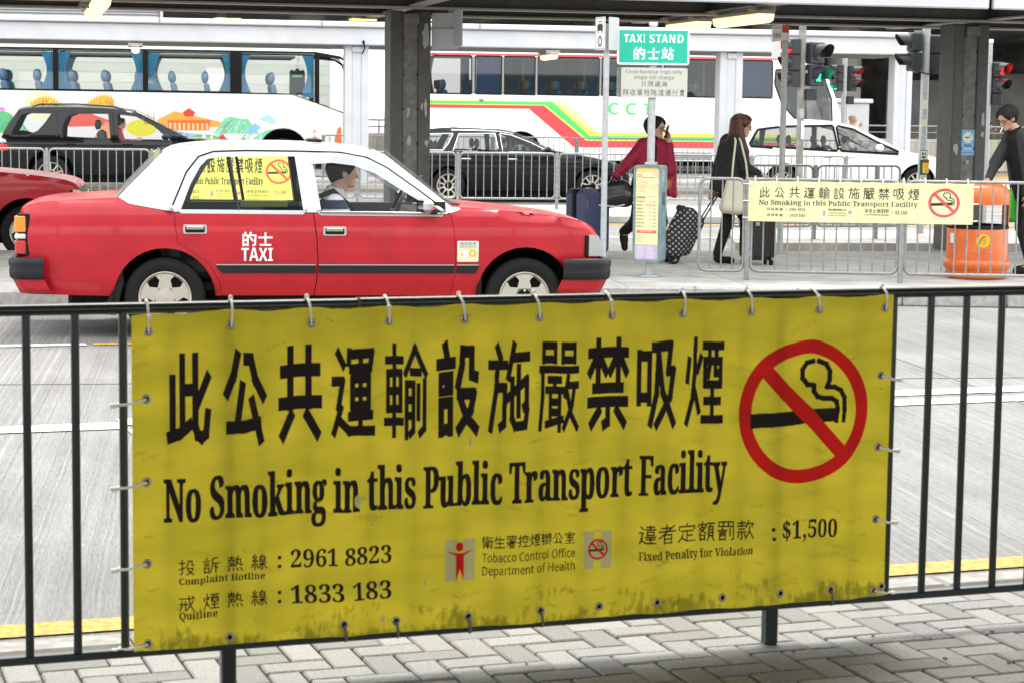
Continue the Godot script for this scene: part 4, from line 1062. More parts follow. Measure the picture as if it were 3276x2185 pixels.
# ---------------------------------------------------------------- vehicles: x forward from the rear axle, near side at +z
class Shell:
	var sil: PackedVector2Array
	var w: float
	var belt: float
	var tumble: float
	var xf: float
	var xr: float
	var lf := 1.2
	var lr := 1.0
	var tf := 0.13
	var tr := 0.10
	var r := 0.05
	var tuck := 0.10
	var bulge := 0.026
	func z(p: Vector2) -> float:
		var t := w
		if p.y > belt:
			t -= (p.y - belt) * tumble * minf(1.0, (p.y - belt) / 0.12 + 0.35)
		else:
			t -= bulge * pow((belt - 0.2 - p.y) / 0.3, 2.0) * (1.0 if p.y < belt - 0.2 else 1.6)
			t -= maxf(0.0, 0.42 - p.y) * tuck
		if xf - p.x < lf: t -= tf * pow(1.0 - maxf(0.0, xf - p.x) / lf, 3.0)
		if p.x - xr < lr: t -= tr * pow(1.0 - maxf(0.0, p.x - xr) / lr, 3.0)
		var d := 1e9
		for k in sil.size() - 1:
			if minf(sil[k].x, sil[k + 1].x) - r > p.x or maxf(sil[k].x, sil[k + 1].x) + r < p.x: continue
			d = minf(d, p.distance_to(Geometry2D.get_closest_point_to_segment(p, sil[k], sil[k + 1])))
		if d < r:
			var q := 1.0 - d / r
			t -= r * (1.0 - sqrt(maxf(0.0, 1.0 - q * q)))
		return t

func smooth_line(a: Array, keep := []) -> PackedVector2Array:
	# rounds a polyline once, leaving the ends and the kept corners alone
	var p := P2(a)
	var o := PackedVector2Array([p[0]])
	for k in range(1, p.size() - 1):
		if k in keep:
			o.append(p[k])
		else:
			o.append(p[k].lerp(p[k - 1], 0.22)); o.append(p[k].lerp(p[k + 1], 0.22))
	o.append(p[p.size() - 1])
	return o

func skin_panel(s: Shell, poly: PackedVector2Array, holes: Array, cell: float, off := 0.0) -> B:
	# a body panel: the side view cut into cells and wrapped on the shell
	var b := B.new()
	var lo := Vector2(1e9, 1e9); var hi := -lo
	for p in poly:
		lo = lo.min(p); hi = hi.max(p)
	var key := {}
	var nx := int((hi.x - lo.x) / cell) + 1; var ny := int((hi.y - lo.y) / cell) + 1
	for i in nx:
		for j in ny:
			var c := lo + Vector2(i, j) * cell
			var pieces := Geometry2D.intersect_polygons(PackedVector2Array([c, c + Vector2(cell, 0), c + Vector2(cell, cell), c + Vector2(0, cell)]), poly)
			for h in holes:
				var nxt := []
				for q in pieces:
					nxt.append_array(Geometry2D.clip_polygons(q, h))
				pieces.assign(nxt)
			for q: PackedVector2Array in pieces:
				var t := Geometry2D.triangulate_polygon(q)
				if t.is_empty(): continue
				var id := []
				for p in q:
					var kk := Vector2i(roundi(p.x * 20000), roundi(p.y * 20000))
					if not key.has(kk):
						var e := 0.004
						var z := s.z(p)
						var m := Vector3(-(s.z(p + Vector2(e, 0)) - s.z(p - Vector2(e, 0))) / (2 * e), -(s.z(p + Vector2(0, e)) - s.z(p - Vector2(0, e))) / (2 * e), 1).normalized()
						key[kk] = b.vert(Vector3(p.x, p.y, z) + m * off, m, p)
					id.append(key[kk])
				for k in range(0, t.size(), 3):
					b.tri(id[t[k]], id[t[k + 1]], id[t[k + 2]])
	return b

func mirrored(b: B) -> B:
	var o := B.new()
	o.add(b, Transform3D(Basis(Vector3.RIGHT, Vector3.UP, Vector3(0, 0, -1)), Vector3.ZERO))
	return o

func skin_top(s: Shell, pts: PackedVector2Array, crown: float, edge := 1.0) -> B:
	var rows := []
	var cnt := pts.size()
	for k in cnt:
		var d := (pts[mini(k + 1, cnt - 1)] - pts[maxi(k - 1, 0)]).normalized()
		var m := Vector2(-d.y, d.x)
		var e := s.z(pts[k]) * edge
		var row := []
		for j in range(-8, 9):
			var t := j / 8.0
			var q := pts[k] + m * crown * (1.0 - t * t)
			row.append(Vector3(q.x, q.y, e * t))
		rows.append(row)
	var b := B.new()
	b.grid(rows)
	return b

func wheel(parent: Node3D, at: Vector3, r: float, rim: float, side: float, style: int) -> void:
	var o := Node3D.new()
	o.name = "wheel"
	parent.add_child(o, true)
	o.position = at
	if side < 0: o.rotation.y = PI
	var up := Basis(Vector3.RIGHT, PI / 2)
	var ty := B.new()
	var w := 0.095
	ty.lathe([Vector2(rim - 0.005, -w), Vector2(rim + 0.02, -w), Vector2(r - 0.03, -w), Vector2(r - 0.006, -w * 0.78), Vector2(r, -w * 0.5), Vector2(r, w * 0.5), Vector2(r - 0.006, w * 0.78), Vector2(r - 0.03, w), Vector2(rim + 0.05, w * 1.06), Vector2(rim + 0.012, w * 0.98), Vector2(rim - 0.004, w * 0.86)], 40, Transform3D(up, Vector3(0, 0, -w)))
	for k in 3:
		var g := r - 0.012
		ty.lathe([Vector2(g + 0.0125, -0.004), Vector2(g + 0.0125, 0.004)], 40, Transform3D(up, Vector3(0, 0, -w + (k - 1) * 0.045)))
	put(o, "tyre", ty, M.rubber)
	var rm := B.new()
	rm.lathe([Vector2(rim, 0.0), Vector2(rim - 0.006, 0.004), Vector2(rim - 0.02, -0.004), Vector2(rim - 0.028, -0.03), Vector2(rim - 0.04, -0.14)], 40, Transform3D(up, Vector3(0, 0, -0.012)))
	var n := 5 if style < 2 else 10
	for k in n:
		# spokes flare out to the rim and leave rounded windows
		var a := TAU * k / n + PI / 2
		var d := Vector2.from_angle(a); var q := Vector2(-d.y, d.x)
		var w0 := 0.055 if style < 2 else 0.016; var w1 := (0.040 if style < 2 else 0.012); var w2 := 0.085 if style < 2 else 0.014
		var m0 := rim * 0.34; var m1 := rim * 0.66; var m2 := rim - 0.018
		rm.prism(PackedVector2Array([d * m0 + q * w0, d * m1 + q * w1, d * m2 + q * w2, d * m2 - q * w2, d * m1 - q * w1, d * m0 - q * w0]), -0.035, -0.018)
	if style == 1:
		rm.lathe([Vector2(0.0, 0.0), Vector2(rim * 0.36, -0.004), Vector2(rim * 0.40, -0.02)], 28, Transform3D(up, Vector3(0, 0, -0.010)))
	else:
		rm.lathe([Vector2(rim * 0.30, -0.02), Vector2(rim * 0.42, -0.004), Vector2(rim * 0.44, -0.03)], 28, Transform3D(up, Vector3(0, 0, -0.014)))
	put(o, "rim", rm, M.alloy)
	var hb := B.new()
	hb.lathe([Vector2(0.0, 0.0), Vector2(rim - 0.03, 0.0)], 30, Transform3D(up, Vector3(0, 0, -0.075)))
	if style != 1:
		hb.lathe([Vector2(0.0, 0.0), Vector2(rim * 0.13, -0.002), Vector2(rim * 0.17, -0.02), Vector2(rim * 0.3, -0.025)], 20, Transform3D(up, Vector3(0, 0, -0.016)))
	put(o, "hub", hb, M.black)
	if style == 0:
		for k in 5:
			var nb := B.new()
			nb.lathe([Vector2(0, 0.004), Vector2(0.009, 0.003), Vector2(0.011, -0.01)], 8, Transform3D(up, Vector3(cos(TAU * k / 5 + 0.3) * rim * 0.26, sin(TAU * k / 5 + 0.3) * rim * 0.26, -0.016)))
			put(o, "wheel_nut", nb, M.chrome)

func frame_ring(s: Shell, poly: PackedVector2Array, wd: float, cell: float, off: float) -> B:
	var big := Geometry2D.offset_polygon(poly, wd, Geometry2D.JOIN_ROUND)
	return skin_panel(s, big[0], [poly], cell, off)

func bottom_line(front: Vector2, rear: Vector2, sill: float, arches: Array) -> PackedVector2Array:
	var o := PackedVector2Array()
	o.append(Vector2(front.x - 0.02, sill + 0.01))
	for k in range(arches.size() - 1, -1, -1):
		var a: Array = arches[k]
		var dy: float = sill - a[1]
		var x: float = sqrt(maxf(0.0, a[2] * a[2] - dy * dy))
		var w0 := atan2(dy, x); var w1 := PI - w0
		for j in 17:
			o.append(Vector2(a[0], a[1]) + Vector2.from_angle(lerpf(w0, w1, j / 16.0)) * a[2])
	o.append(Vector2(rear.x + 0.03, sill + 0.01))
	return o

func car(t: Node3D, S: Dictionary) -> Shell:
	var s := Shell.new()
	var sil: PackedVector2Array = S.sil
	s.sil = sil; s.w = S.w; s.belt = S.belt; s.tumble = S.get("tumble", 0.36)
	s.xf = -1e9; s.xr = 1e9
	for p in sil:
		s.xf = maxf(s.xf, p.x); s.xr = minf(s.xr, p.x)
	for k in S.get("shell", {}):
		s.set(k, S.shell[k])
	var cell: float = S.get("cell", 0.07)
	var side := sil.duplicate()
	side.append_array(bottom_line(sil[sil.size() - 1], sil[0], S.sill, S.arches))
	var wins: Array = S.windows
	var holes := []
	for w in wins:
		holes.append(P2(w))
	# doors and other panels, each with a shut line round it
	var rest := [side]
	for e in S.panels:
		var pp := P2(e[2])
		for q: PackedVector2Array in Geometry2D.intersect_polygons(side, pp):
			var shr := Geometry2D.offset_polygon(q, -0.0035)
			if shr.is_empty(): continue
			var b := skin_panel(s, shr[0], holes if e.size() < 4 else [], cell)
			put(t, e[0], b, e[1]); put(t, e[0], mirrored(b), e[1])
		var nxt := []
		for q in rest:
			nxt.append_array(Geometry2D.clip_polygons(q, pp))
		rest = nxt
	for q: PackedVector2Array in rest:
		if rest.size() > 1 and Geometry2D.is_polygon_clockwise(q): continue
		var b := skin_panel(s, q, holes, cell)
		if b.ix.is_empty(): continue
		put(t, "body_side", b, S.paint); put(t, "body_side", mirrored(b), S.paint)
	# dark gap behind the shut lines
	var gap := Geometry2D.offset_polygon(side, -0.075)
	if gap.size() and S.get("liner", true):
		var gh := []
		for h in holes:
			gh.append(Geometry2D.offset_polygon(h, 0.012)[0])
		var ip := skin_panel(s, gap[0], gh, cell, -0.02)
		put(t, "inner_panel", ip, M.black); put(t, "inner_panel", mirrored(ip), M.black)
	# top skins
	for e in S.tops:
		var pts := sil.slice(e[2], e[3] + 1)
		put(t, e[0], skin_top(s, pts, e[4]), e[1])
	for k in wins.size():
		var g := skin_panel(s, Geometry2D.offset_polygon(P2(wins[k]), 0.006)[0], [], cell, -0.008)
		put(t, "side_window", g, S.glass); put(t, "side_window", mirrored(g), S.glass)
		if S.has("frame"):
			var fr := frame_ring(s, P2(wins[k]), S.get("frame_w", 0.022), cell, 0.004)
			put(t, "window_frame", fr, S.frame); put(t, "window_frame", mirrored(fr), S.frame)
	# wheels, arches, underside
	for k in S.arches.size():
		var a: Array = S.arches[k]
		var rows := []
		for j in 15:
			var w := lerpf(-0.35, PI + 0.35, j / 14.0)
			var p: Vector2 = Vector2(a[0], a[1]) + Vector2.from_angle(w) * (a[2] + 0.004)
			var zz: float = S.w - S.get("arch_in", 0.03)
			rows.append([Vector3(p.x, p.y, zz), Vector3(p.x, p.y, zz - 0.32), Vector3(a[0], a[1], zz - 0.33)])
		var ab := B.new()
		ab.grid(rows)
		put(t, "wheel_arch", ab, M.black); put(t, "wheel_arch", mirrored(ab), M.black)
		var r: float = S.wheel_r
		wheel(t, Vector3(a[0], r, S.w - S.get("wheel_in", 0.035)), r, S.rim, 1, S.style[k])
		wheel(t, Vector3(a[0], r, -S.w + S.get("wheel_in", 0.035)), r, S.rim, -1, S.style[k])
	boxed(t, "underbody", Vector3((s.xf + s.xr) / 2, S.sill - 0.02, 0), Vector3((s.xf - s.xr) * 0.84, 0.26, S.w * 1.3), M.black, 0.03)
	return s

func seat(t: Node3D, called: String, x: float, y: float, z: float, m: Material, w := 0.5, hgt := 0.62, rest := true) -> void:
	var b := B.new()
	b.box(Vector3(x + 0.02, y, z), Vector3(0.5, 0.16, w), 0.05)
	b.box(Vector3(x - 0.26, y + hgt / 2, z), Vector3(0.15, hgt, w * 0.96), 0.06, Basis(Vector3.BACK, 0.2))
	if rest:
		b.ball(Vector3(x - 0.36, y + hgt + 0.1, z), Vector3(0.05, 0.10, 0.13))
	put(t, called, b, m)

func driver(at: Vector3, label: String, coat: Material, hair_m: Material, sc := 1.0, detailed := false) -> Node3D:
	# someone at the wheel, facing +x, seat at y = 0
	var t := thing("person", label, "person", at)
	var f := Field.new(Vector3(-0.35, -0.1, -0.34), Vector3(0.62, 0.72, 0.34), 0.02)
	f.cap(Vector3(-0.02, 0.06, -0.09), Vector3(-0.07, 0.42, -0.12), 0.13, 0.10)
	f.cap(Vector3(-0.02, 0.06, 0.09), Vector3(-0.07, 0.42, 0.12), 0.13, 0.10)
	f.cap(Vector3(-0.06, 0.48, 0), Vector3(-0.01, 0.62, 0), 0.055, 0.055)
	for s in [-1.0, 1.0]:
		f.cap(Vector3(-0.07, 0.49, s * 0.19), Vector3(0.06, 0.22, s * 0.25), 0.055, 0.045)
		f.cap(Vector3(0.06, 0.22, s * 0.25), Vector3(0.36, 0.30, s * 0.14), 0.042, 0.03)
		f.cap(Vector3(0.0, 0.04, s * 0.1), Vector3(0.46, 0.08, s * 0.12), 0.085, 0.07)
	var b := B.new()
	f.to(b)
	var hd := Field.new(Vector3(-0.18, 0.52, -0.13), Vector3(0.2, 0.88, 0.13), 0.008 if detailed else 0.014)
	head_field(hd, Vector3(0.0, 0.70, 0), Vector3.RIGHT)
	hd.cap(Vector3(-0.05, 0.5, 0), Vector3(-0.02, 0.64, 0), 0.055, 0.058)
	hd.to(b)
	for s in [-1.0, 1.0]:
		hand(b, Vector3(0.36, 0.30, s * 0.14), Vector3(0.07, 0.03, 0), Vector3(0, -0.02, -s * 0.07), 0.008)
	put(t, "body", b, M.skin)
	var c := Field.new(Vector3(-0.36, -0.12, -0.38), Vector3(0.45, 0.68, 0.38), 0.016)
	c.cap(Vector3(-0.02, 0.02, -0.09), Vector3(-0.07, 0.42, -0.12), 0.145, 0.115)
	c.cap(Vector3(-0.02, 0.02, 0.09), Vector3(-0.07, 0.42, 0.12), 0.145, 0.115)
	c.cap(Vector3(-0.07, 0.50, 0.0), Vector3(-0.045, 0.56, 0.0), 0.08, 0.068)
	for s in [-1.0, 1.0]:
		c.cap(Vector3(-0.07, 0.485, s * 0.18), Vector3(0.06, 0.22, s * 0.25), 0.072, 0.062)
		c.cap(Vector3(0.06, 0.22, s * 0.25), Vector3(0.33, 0.29, s * 0.15), 0.056, 0.04)
	var cb := B.new()
	c.to(cb)
	put(t, "shirt", cb, coat)
	hair_cap(t, Vector3(0.0, 0.70, 0), Vector3.RIGHT, hair_m, 0.014, 0.008 if detailed else 0.014, 0.10)
	t.scale = Vector3.ONE * sc
	return t

func lettering(parent: Node3D, called: String, list: Array, m: Material, z: float) -> void:
	# cut-vinyl characters: [character, x, y of the top, width, height, stroke width in hundredths]
	for e in list:
		var b := B.new()
		stroke_plates(b, Paint.glyphs[e[0]], e[5], Vector2(e[1], e[2]), Vector2(e[3], -e[4]) / 100.0, Vector2.ZERO, Vector2.ONE, z)
		put(parent, called, b, m)

func stroke_plates(b: B, list: Array, wd: float, org: Vector2, sc: Vector2, o2: Vector2, s2: Vector2, z: float) -> void:
	for s in list:
		if s[0] is String:
			var o := Vector2(s[1], s[2]); var e := Vector2(s[3], s[4])
			stroke_plates(b, Paint.glyphs[s[0]], wd, org, sc, o2 + o * s2, s2 * (e - o) / 100.0, z)
			continue
		for k in range(0, s.size() - 2, 2):
			var a := o2 + Vector2(s[k], s[k + 1]) * s2; var c := o2 + Vector2(s[k + 2], s[k + 3]) * s2
			var d := (c - a).normalized() * wd / 2.0
			var m := Vector2(-d.y, d.x)
			a -= d * 0.8; c += d * 0.8
			var q := []
			for p in [a + m, c + m, c - m, a - m]:
				var w: Vector2 = org + p * sc
				q.append(Vector3(w.x, w.y, z + b.v.size() * 0.000004))
			b.face(q, Vector3.BACK)

func latin(parent: Node3D, called: String, txt: String, font: String, bold: bool, at: Vector3, width: float, cap: float, m: Material) -> void:
	var tm := Paint.letters(txt, font, bold)
	var lo := tm.get_aabb()
	var base := Paint.base_of(txt, font, bold)
	var hh := Paint.letters("H", font, bold).get_aabb().size.y
	var o := inst(parent, called, tm, m)
	o.scale = Vector3(width / lo.size.x, cap / hh, 1)
	o.position = at - Vector3(lo.position.x * o.scale.x, base * o.scale.y, 0)

func taxis() -> void:
	M.taxi_red = mt(Color(0.45, 0.009, 0.02), 0.36, 0.0, {"metallic_specular": 0.4, "albedo_texture": noise(0.02, gr(0.9), gr(1.0), 256, 5, FastNoiseLite.TYPE_SIMPLEX, 51), "uv1_triplanar": true, "uv1_scale": Vector3(0.7, 0.5, 0.7), "heightmap_enabled": true, "heightmap_texture": noise(0.008, Color.BLACK, Color.WHITE, 256, 2, FastNoiseLite.TYPE_SIMPLEX_SMOOTH, 52), "heightmap_scale": 0.25, "clearcoat_enabled": true, "clearcoat": 0.35, "clearcoat_roughness": 0.06})
	M.taxi_white = mt(Color(0.60, 0.62, 0.645), 0.3, 0.0, {"clearcoat_enabled": true, "clearcoat": 0.6, "clearcoat_roughness": 0.05})
	M.alloy = mt(Color(0.52, 0.49, 0.43), 0.35, 0.65)
	M.bumper = mt(Color(0.016, 0.017, 0.019), 0.42, 0.0, {"metallic_specular": 0.35})
	M.seat = mt(Color(0.06, 0.065, 0.065), 0.7)
	M.visor = mt(Color(0.62, 0.64, 0.70), 0.12, 0.0, {"transparency": BaseMaterial3D.TRANSPARENCY_ALPHA})
	M.visor.albedo_color.a = 0.62
	var t := thing("taxi", "red taxi with a white roof standing on the road behind the yellow banner", "taxi", Vector3(-0.242, 0, -15.6 - 0.845))
	var sil := smooth_line([-1.02, 0.32, -1.06, 0.45, -1.068, 0.62, -1.07, 0.80, -1.058, 0.92, -1.03, 0.972, -0.89, 1.003, -0.70, 1.020, -0.50, 1.031, -0.345, 1.04, -0.02, 1.372, 0.055, 1.412, 0.267, 1.442, 0.56, 1.452, 0.90, 1.452, 1.15, 1.446, 1.386, 1.430, 1.565, 1.402, 1.645, 1.372, 2.14, 0.985, 2.29, 0.98, 2.494, 0.965, 2.8, 0.936, 3.109, 0.893, 3.22, 0.850, 3.262, 0.806, 3.285, 0.76, 3.295, 0.62, 3.285, 0.45, 3.25, 0.335], [9, 10, 18, 19])
	# indices after rounding: kept corners stay single points
	var at := func(p: Vector2) -> int:
		var best := 0
		for k in sil.size():
			if sil[k].distance_to(p) < sil[best].distance_to(p): best = k
		return best
	var i_rg: int = at.call(Vector2(-0.345, 1.04)); var i_rt: int = at.call(Vector2(-0.02, 1.372)); var i_ft: int = at.call(Vector2(1.645, 1.372)); var i_fb: int = at.call(Vector2(2.14, 0.985))
	var i_tr: int = at.call(Vector2(-1.03, 0.972)); var i_hd: int = at.call(Vector2(3.262, 0.806))
	var rwin := [0.119, 0.957, 0.190, 1.141, 0.262, 1.272, 0.315, 1.325, 0.40, 1.342, 0.962, 1.350, 1.020, 0.954]
	var fwin := [1.152, 0.948, 1.088, 1.345, 1.24, 1.352, 1.436, 1.332, 1.585, 1.275, 1.786, 1.15, 1.937, 1.035, 2.062, 0.943]
	var red: Material = M.taxi_red
	var white: Material = M.taxi_white
	var s := car(t, {"sil": sil, "w": 0.845, "belt": 0.945, "tumble": 0.40, "sill": 0.312, "paint": red, "glass": M.glass, "wheel_r": 0.30, "rim": 0.197, "style": [1, 0], "cell": 0.05,
		"arches": [[0.0, 0.30, 0.372], [2.70, 0.315, 0.37]], "windows": [rwin, fwin],
		"panels": [
			["rear_door", red, [0.073, 0.936, 0.075, 0.836, 0.098, 0.708, 0.166, 0.665, 0.322, 0.555, 0.40, 0.422, 0.424, 0.2, 1.09, 0.2, 1.101, 0.314, 1.121, 0.432, 1.13, 0.582, 1.12, 0.761, 1.095, 0.936]],
			["front_door", red, [1.095, 0.936, 1.12, 0.761, 1.13, 0.582, 1.121, 0.432, 1.101, 0.314, 1.09, 0.2, 2.12, 0.2, 2.137, 0.336, 2.164, 0.483, 2.168, 0.634, 2.153, 0.805, 2.125, 0.936]],
			["greenhouse", white, [-0.37, 1.06, -0.258, 0.994, -0.05, 0.957, 0.073, 0.936, 2.125, 0.936, 2.20, 0.965, 2.2, 1.6, -0.4, 1.6]]],
		"tops": [["tail_panel", red, 0, i_tr, 0.02], ["boot_lid", red, i_tr, i_rg, 0.008], ["rear_screen", M.tint, i_rg, i_rt, 0.04], ["roof", white, i_rt, i_ft, 0.008], ["windscreen", M.glass, i_ft, i_fb, 0.05], ["bonnet", red, i_fb, i_hd, 0.012], ["nose", M.bumper, i_hd, sil.size() - 1, 0.03]]})
	# bright strips: belt, window frames, drip rail
	var band := func(called: String, pts: Array, wd: float, m: Material, off: float) -> void:
		for sd in [1, -1]:
			var p := []
			for k in range(0, pts.size(), 2):
				var q := Vector2(pts[k], pts[k + 1])
				p.append(Vector3(q.x, q.y, sd * (s.z(q) + off)))
			tubed(t, called, p, wd, m, 6)
	for wn in [rwin, fwin]:
		for sd in [1, -1]:
			var ring := frame_ring(s, P2(wn), 0.03, 0.05, 0.005)
			put(t, "window_frame", ring if sd > 0 else mirrored(ring), M.frame_silver)
	band.call("belt_strip", [0.08, 0.943, 0.6, 0.945, 1.08, 0.943], 0.008, M.chrome, 0.001)
	band.call("belt_strip", [1.11, 0.943, 1.6, 0.941, 2.1, 0.938], 0.008, M.chrome, 0.001)
	band.call("drip_rail", [0.06, 0.99, 0.16, 1.23, 0.25, 1.345, 0.36, 1.383, 0.6, 1.392, 1.0, 1.391, 1.3, 1.385, 1.5, 1.35, 1.65, 1.275, 1.9, 1.10, 2.08, 0.965], 0.006, M.black, 0.004)
	band.call("quarter_bar", [0.475, 1.35, 0.50, 1.2, 0.545, 0.95], 0.010, M.bumper, -0.004)
	band.call("swage_line", [-0.99, 0.905, -0.3, 0.925, 0.05, 0.925], 0.0035, red, -0.001)
	# rain visor over the front window
	var vis := skin_panel(s, P2([1.07, 1.29, 1.08, 1.36, 1.24, 1.366, 1.45, 1.345, 1.60, 1.285, 1.80, 1.155, 1.97, 1.02, 1.985, 0.985, 1.93, 1.0, 1.76, 1.10, 1.56, 1.225, 1.40, 1.282, 1.24, 1.30]), [], 0.05, 0.016)
	put(t, "rain_visor", vis, M.visor); put(t, "rain_visor", mirrored(vis), M.visor)
	# side mouldings
	for e in [[0.376, 1.112], [1.138, 2.152], [2.176, 2.34]]:
		for sd in [1, -1]:
			var a: float = e[0]; var c: float = e[1]
			var poly := P2([a + (0.045 if e[0] < 0.4 else 0.0), 0.492, c - (0.022 if e[1] > 2.3 else 0.0), 0.492, c, 0.546, a, 0.546])
			var mb := skin_panel(s, poly, [], 0.08, 0.014)
			mb.add(skin_panel(s, Geometry2D.offset_polygon(poly, 0.004)[0], [], 0.08, 0.006), Transform3D())
			put(t, "side_moulding", mb if sd > 0 else mirrored(mb), M.bumper)
			var st := skin_panel(s, P2([a, 0.547, c, 0.547, c, 0.556, a - 0.004, 0.556]), [], 0.08, 0.012)
			put(t, "moulding_strip", st if sd > 0 else mirrored(st), M.chrome)
	# pull handles
	for e in [[0.222, 0.813, true], [1.254, 0.803, false]]:
		for sd in [1, -1]:
			var hn := Node3D.new()
			hn.name = "door_handle"
			t.add_child(hn, true)
			var zz: float = sd * (s.z(Vector2(e[0], e[1])) + 0.001)
			var out := B.new()
			out.prism(rounded(0.172, 0.068, 0.012), 0, 0.007, Transform3D(Basis(), Vector3(e[0], e[1], zz)))
			put(hn, "surround", out, M.frame_silver)
			var cup := B.new()
			cup.prism(rounded(0.142, 0.046, 0.008), 0, 0.002, Transform3D(Basis(), Vector3(e[0], e[1] - 0.002, zz + sd * 0.0075)))
			put(hn, "recess", cup, M.black)
			boxed(hn, "grip", Vector3(e[0], e[1] + 0.009, zz + sd * 0.010), Vector3(0.125, 0.026, 0.008), M.chrome, 0.003)
	# lamps
	for sd in [1, -1]:
		for e in [[0.775, 0.905, "turn_lamp", Color(0.75, 0.22, 0.01)], [0.725, 0.775, "reversing_lamp", Color(0.55, 0.55, 0.53)], [0.612, 0.725, "tail_lamp", Color(0.45, 0.01, 0.012)]]:
			var lb := B.new()
			lb.box(Vector3(-1.045, (e[0] + e[1]) / 2, sd * 0.655), Vector3(0.085, e[1] - e[0] - 0.002, 0.235), 0.012)
			put(t, e[2], lb, mt(e[3], 0.12, 0.0, {"clearcoat_enabled": true}))
		boxed(t, "lamp_surround", Vector3(-1.022, 0.76, sd * 0.653), Vector3(0.1, 0.312, 0.225), M.black, 0.01)
		var hl := B.new()
		hl.prism(P2([3.19, 0.612, 3.178, 0.70, 3.185, 0.765, 3.215, 0.778, 3.275, 0.768, 3.306, 0.70, 3.313, 0.616]), -0.17, 0.17, Transform3D(Basis(), Vector3(0, 0, sd * 0.585)))
		put(t, "headlamp", hl, mt(Color(0.50, 0.51, 0.50), 0.16, 0.6, {"clearcoat_enabled": true}))
		boxed(t, "lamp_seal", Vector3(3.185, 0.69, sd * 0.615), Vector3(0.03, 0.165, 0.30), M.black, 0.006)
	# bumpers
	for e in [[-1.0, -0.875, -1.115], [3.2, 3.06, 3.352]]:
		var rows := []
		var sg := signf(e[0])
		var x1: float = e[1] if sg < 0 else 2.985
		for j in 21:
			var a := lerpf(-1.0, 1.0, j / 20.0)
			var z := clampf(a * 1.35, -1.0, 1.0) * 0.845
			var k := clampf((absf(a) - 0.72) / 0.28, 0.0, 1.0)
			var x := lerpf(e[2], x1, k)
			var zz: float = z + signf(a) * 0.018 * sqrt(minf(1.0, k * 3.0))
			var row := []
			for q in [[0.598, -0.035], [0.60, -0.004], [0.585, 0.014], [0.55, 0.016], [0.535, 0.008], [0.50, 0.012], [0.46, 0.008], [0.44, -0.01], [0.436, -0.04]]:
				row.append(Vector3(x + sg * (q[1] if k < 0.05 else 0.0), q[0], zz + signf(a) * (q[1] if k > 0.05 else 0.0)))
			rows.append(row)
		var bb := B.new()
		bb.grid(rows)
		put(t, "bumper", bb, M.bumper)
		var rows2 := []
		for j in 21:
			var a := lerpf(-1.0, 1.0, j / 20.0)
			var z := clampf(a * 1.35, -1.0, 1.0) * 0.835
			var k := clampf((absf(a) - 0.72) / 0.28, 0.0, 1.0)
			var x := lerpf(e[2] - sg * 0.012, x1, k)
			rows2.append([Vector3(x, 0.442, z), Vector3(x - sg * 0.03, 0.38, z * 0.995), Vector3(x - sg * 0.05, 0.335, z * 0.97), Vector3(x - sg * 0.1, 0.325, z * 0.93)])
		var vb := B.new()
		vb.grid(rows2)
		put(t, "valance", vb, red)
	# mirrors, wipers, mud flaps, radio aerial
	for sd in [1, -1]:
		var mi := Node3D.new()
		mi.name = "door_mirror"
		t.add_child(mi, true)
		var zz: float = sd * (s.z(Vector2(1.95, 0.97)) + 0.11)
		boxed(mi, "casing", Vector3(1.925, 0.996, zz), Vector3(0.085, 0.105, 0.17), M.chrome, 0.03, Basis(Vector3.UP, sd * 0.25))
		boxed(mi, "glass", Vector3(1.882, 0.996, zz - sd * 0.008), Vector3(0.004, 0.085, 0.14), M.black, 0.0, Basis(Vector3.UP, sd * 0.25))
		boxed(mi, "foot", Vector3(1.985, 0.957, zz - sd * 0.08), Vector3(0.07, 0.05, 0.09), M.bumper, 0.012)
		boxed(mi, "corner_plate", Vector3(2.02, 0.985, sd * (s.z(Vector2(2.02, 0.985)) - 0.004)), Vector3(0.13, 0.08, 0.008), M.bumper)
		var fl := B.new()
		fl.prism(P2([-0.31, 0.53, -0.35, 0.40, -0.43, 0.27, -0.475, 0.178, -0.36, 0.172, -0.33, 0.30, -0.30, 0.42]), -0.008, 0.008, Transform3D(Basis(), Vector3(0, 0, sd * 0.8)))
		put(t, "mud_flap", fl, M.rubber)
		var ff := B.new()
		ff.prism(P2([2.34, 0.47, 2.325, 0.18, 2.355, 0.18, 2.37, 0.46]), -0.1, 0.03, Transform3D(Basis(), Vector3(0, 0, sd * 0.78)))
		put(t, "mud_flap", ff, M.rubber)
	for zz in [0.42, -0.08]:
		tubed(t, "wiper", [Vector3(2.18, 0.995, zz), Vector3(2.05, 1.075, zz - 0.22), Vector3(1.98, 1.13, zz - 0.42)], 0.008, M.bumper, 5)
	boxed(t, "cowl", Vector3(2.17, 0.992, 0), Vector3(0.11, 0.02, 1.15), M.bumper, 0.006)
	# meter label and roof lamp
	var sg := Node3D.new()
	sg.name = "roof_sign"
	t.add_child(sg, true)
	boxed(sg, "base", Vector3(1.14, 1.462, 0), Vector3(0.11, 0.02, 0.42), M.black, 0.006)
	boxed(sg, "lamp_box", Vector3(1.14, 1.512, 0), Vector3(0.085, 0.085, 0.36), M.white_paint, 0.02)
	lettering(sg, "character", [["的", 1.122, 1.550, 0.036, 0.034, 13], ["士", 1.122, 1.510, 0.036, 0.032, 13]], mt(Color(0.55, 0.02, 0.02)), 0.182)
	var off := s.z(Vector2(0.68, 0.7)) + 0.003
	lettering(t, "character", [["的", 0.568, 0.788, 0.102, 0.098, 14], ["士", 0.688, 0.788, 0.102, 0.098, 14]], M.white_paint, off)
	latin(t, "lettering", "TAXI", "Droid Sans", true, Vector3(0.562, 0.578, off), 0.232, 0.097, M.white_paint)
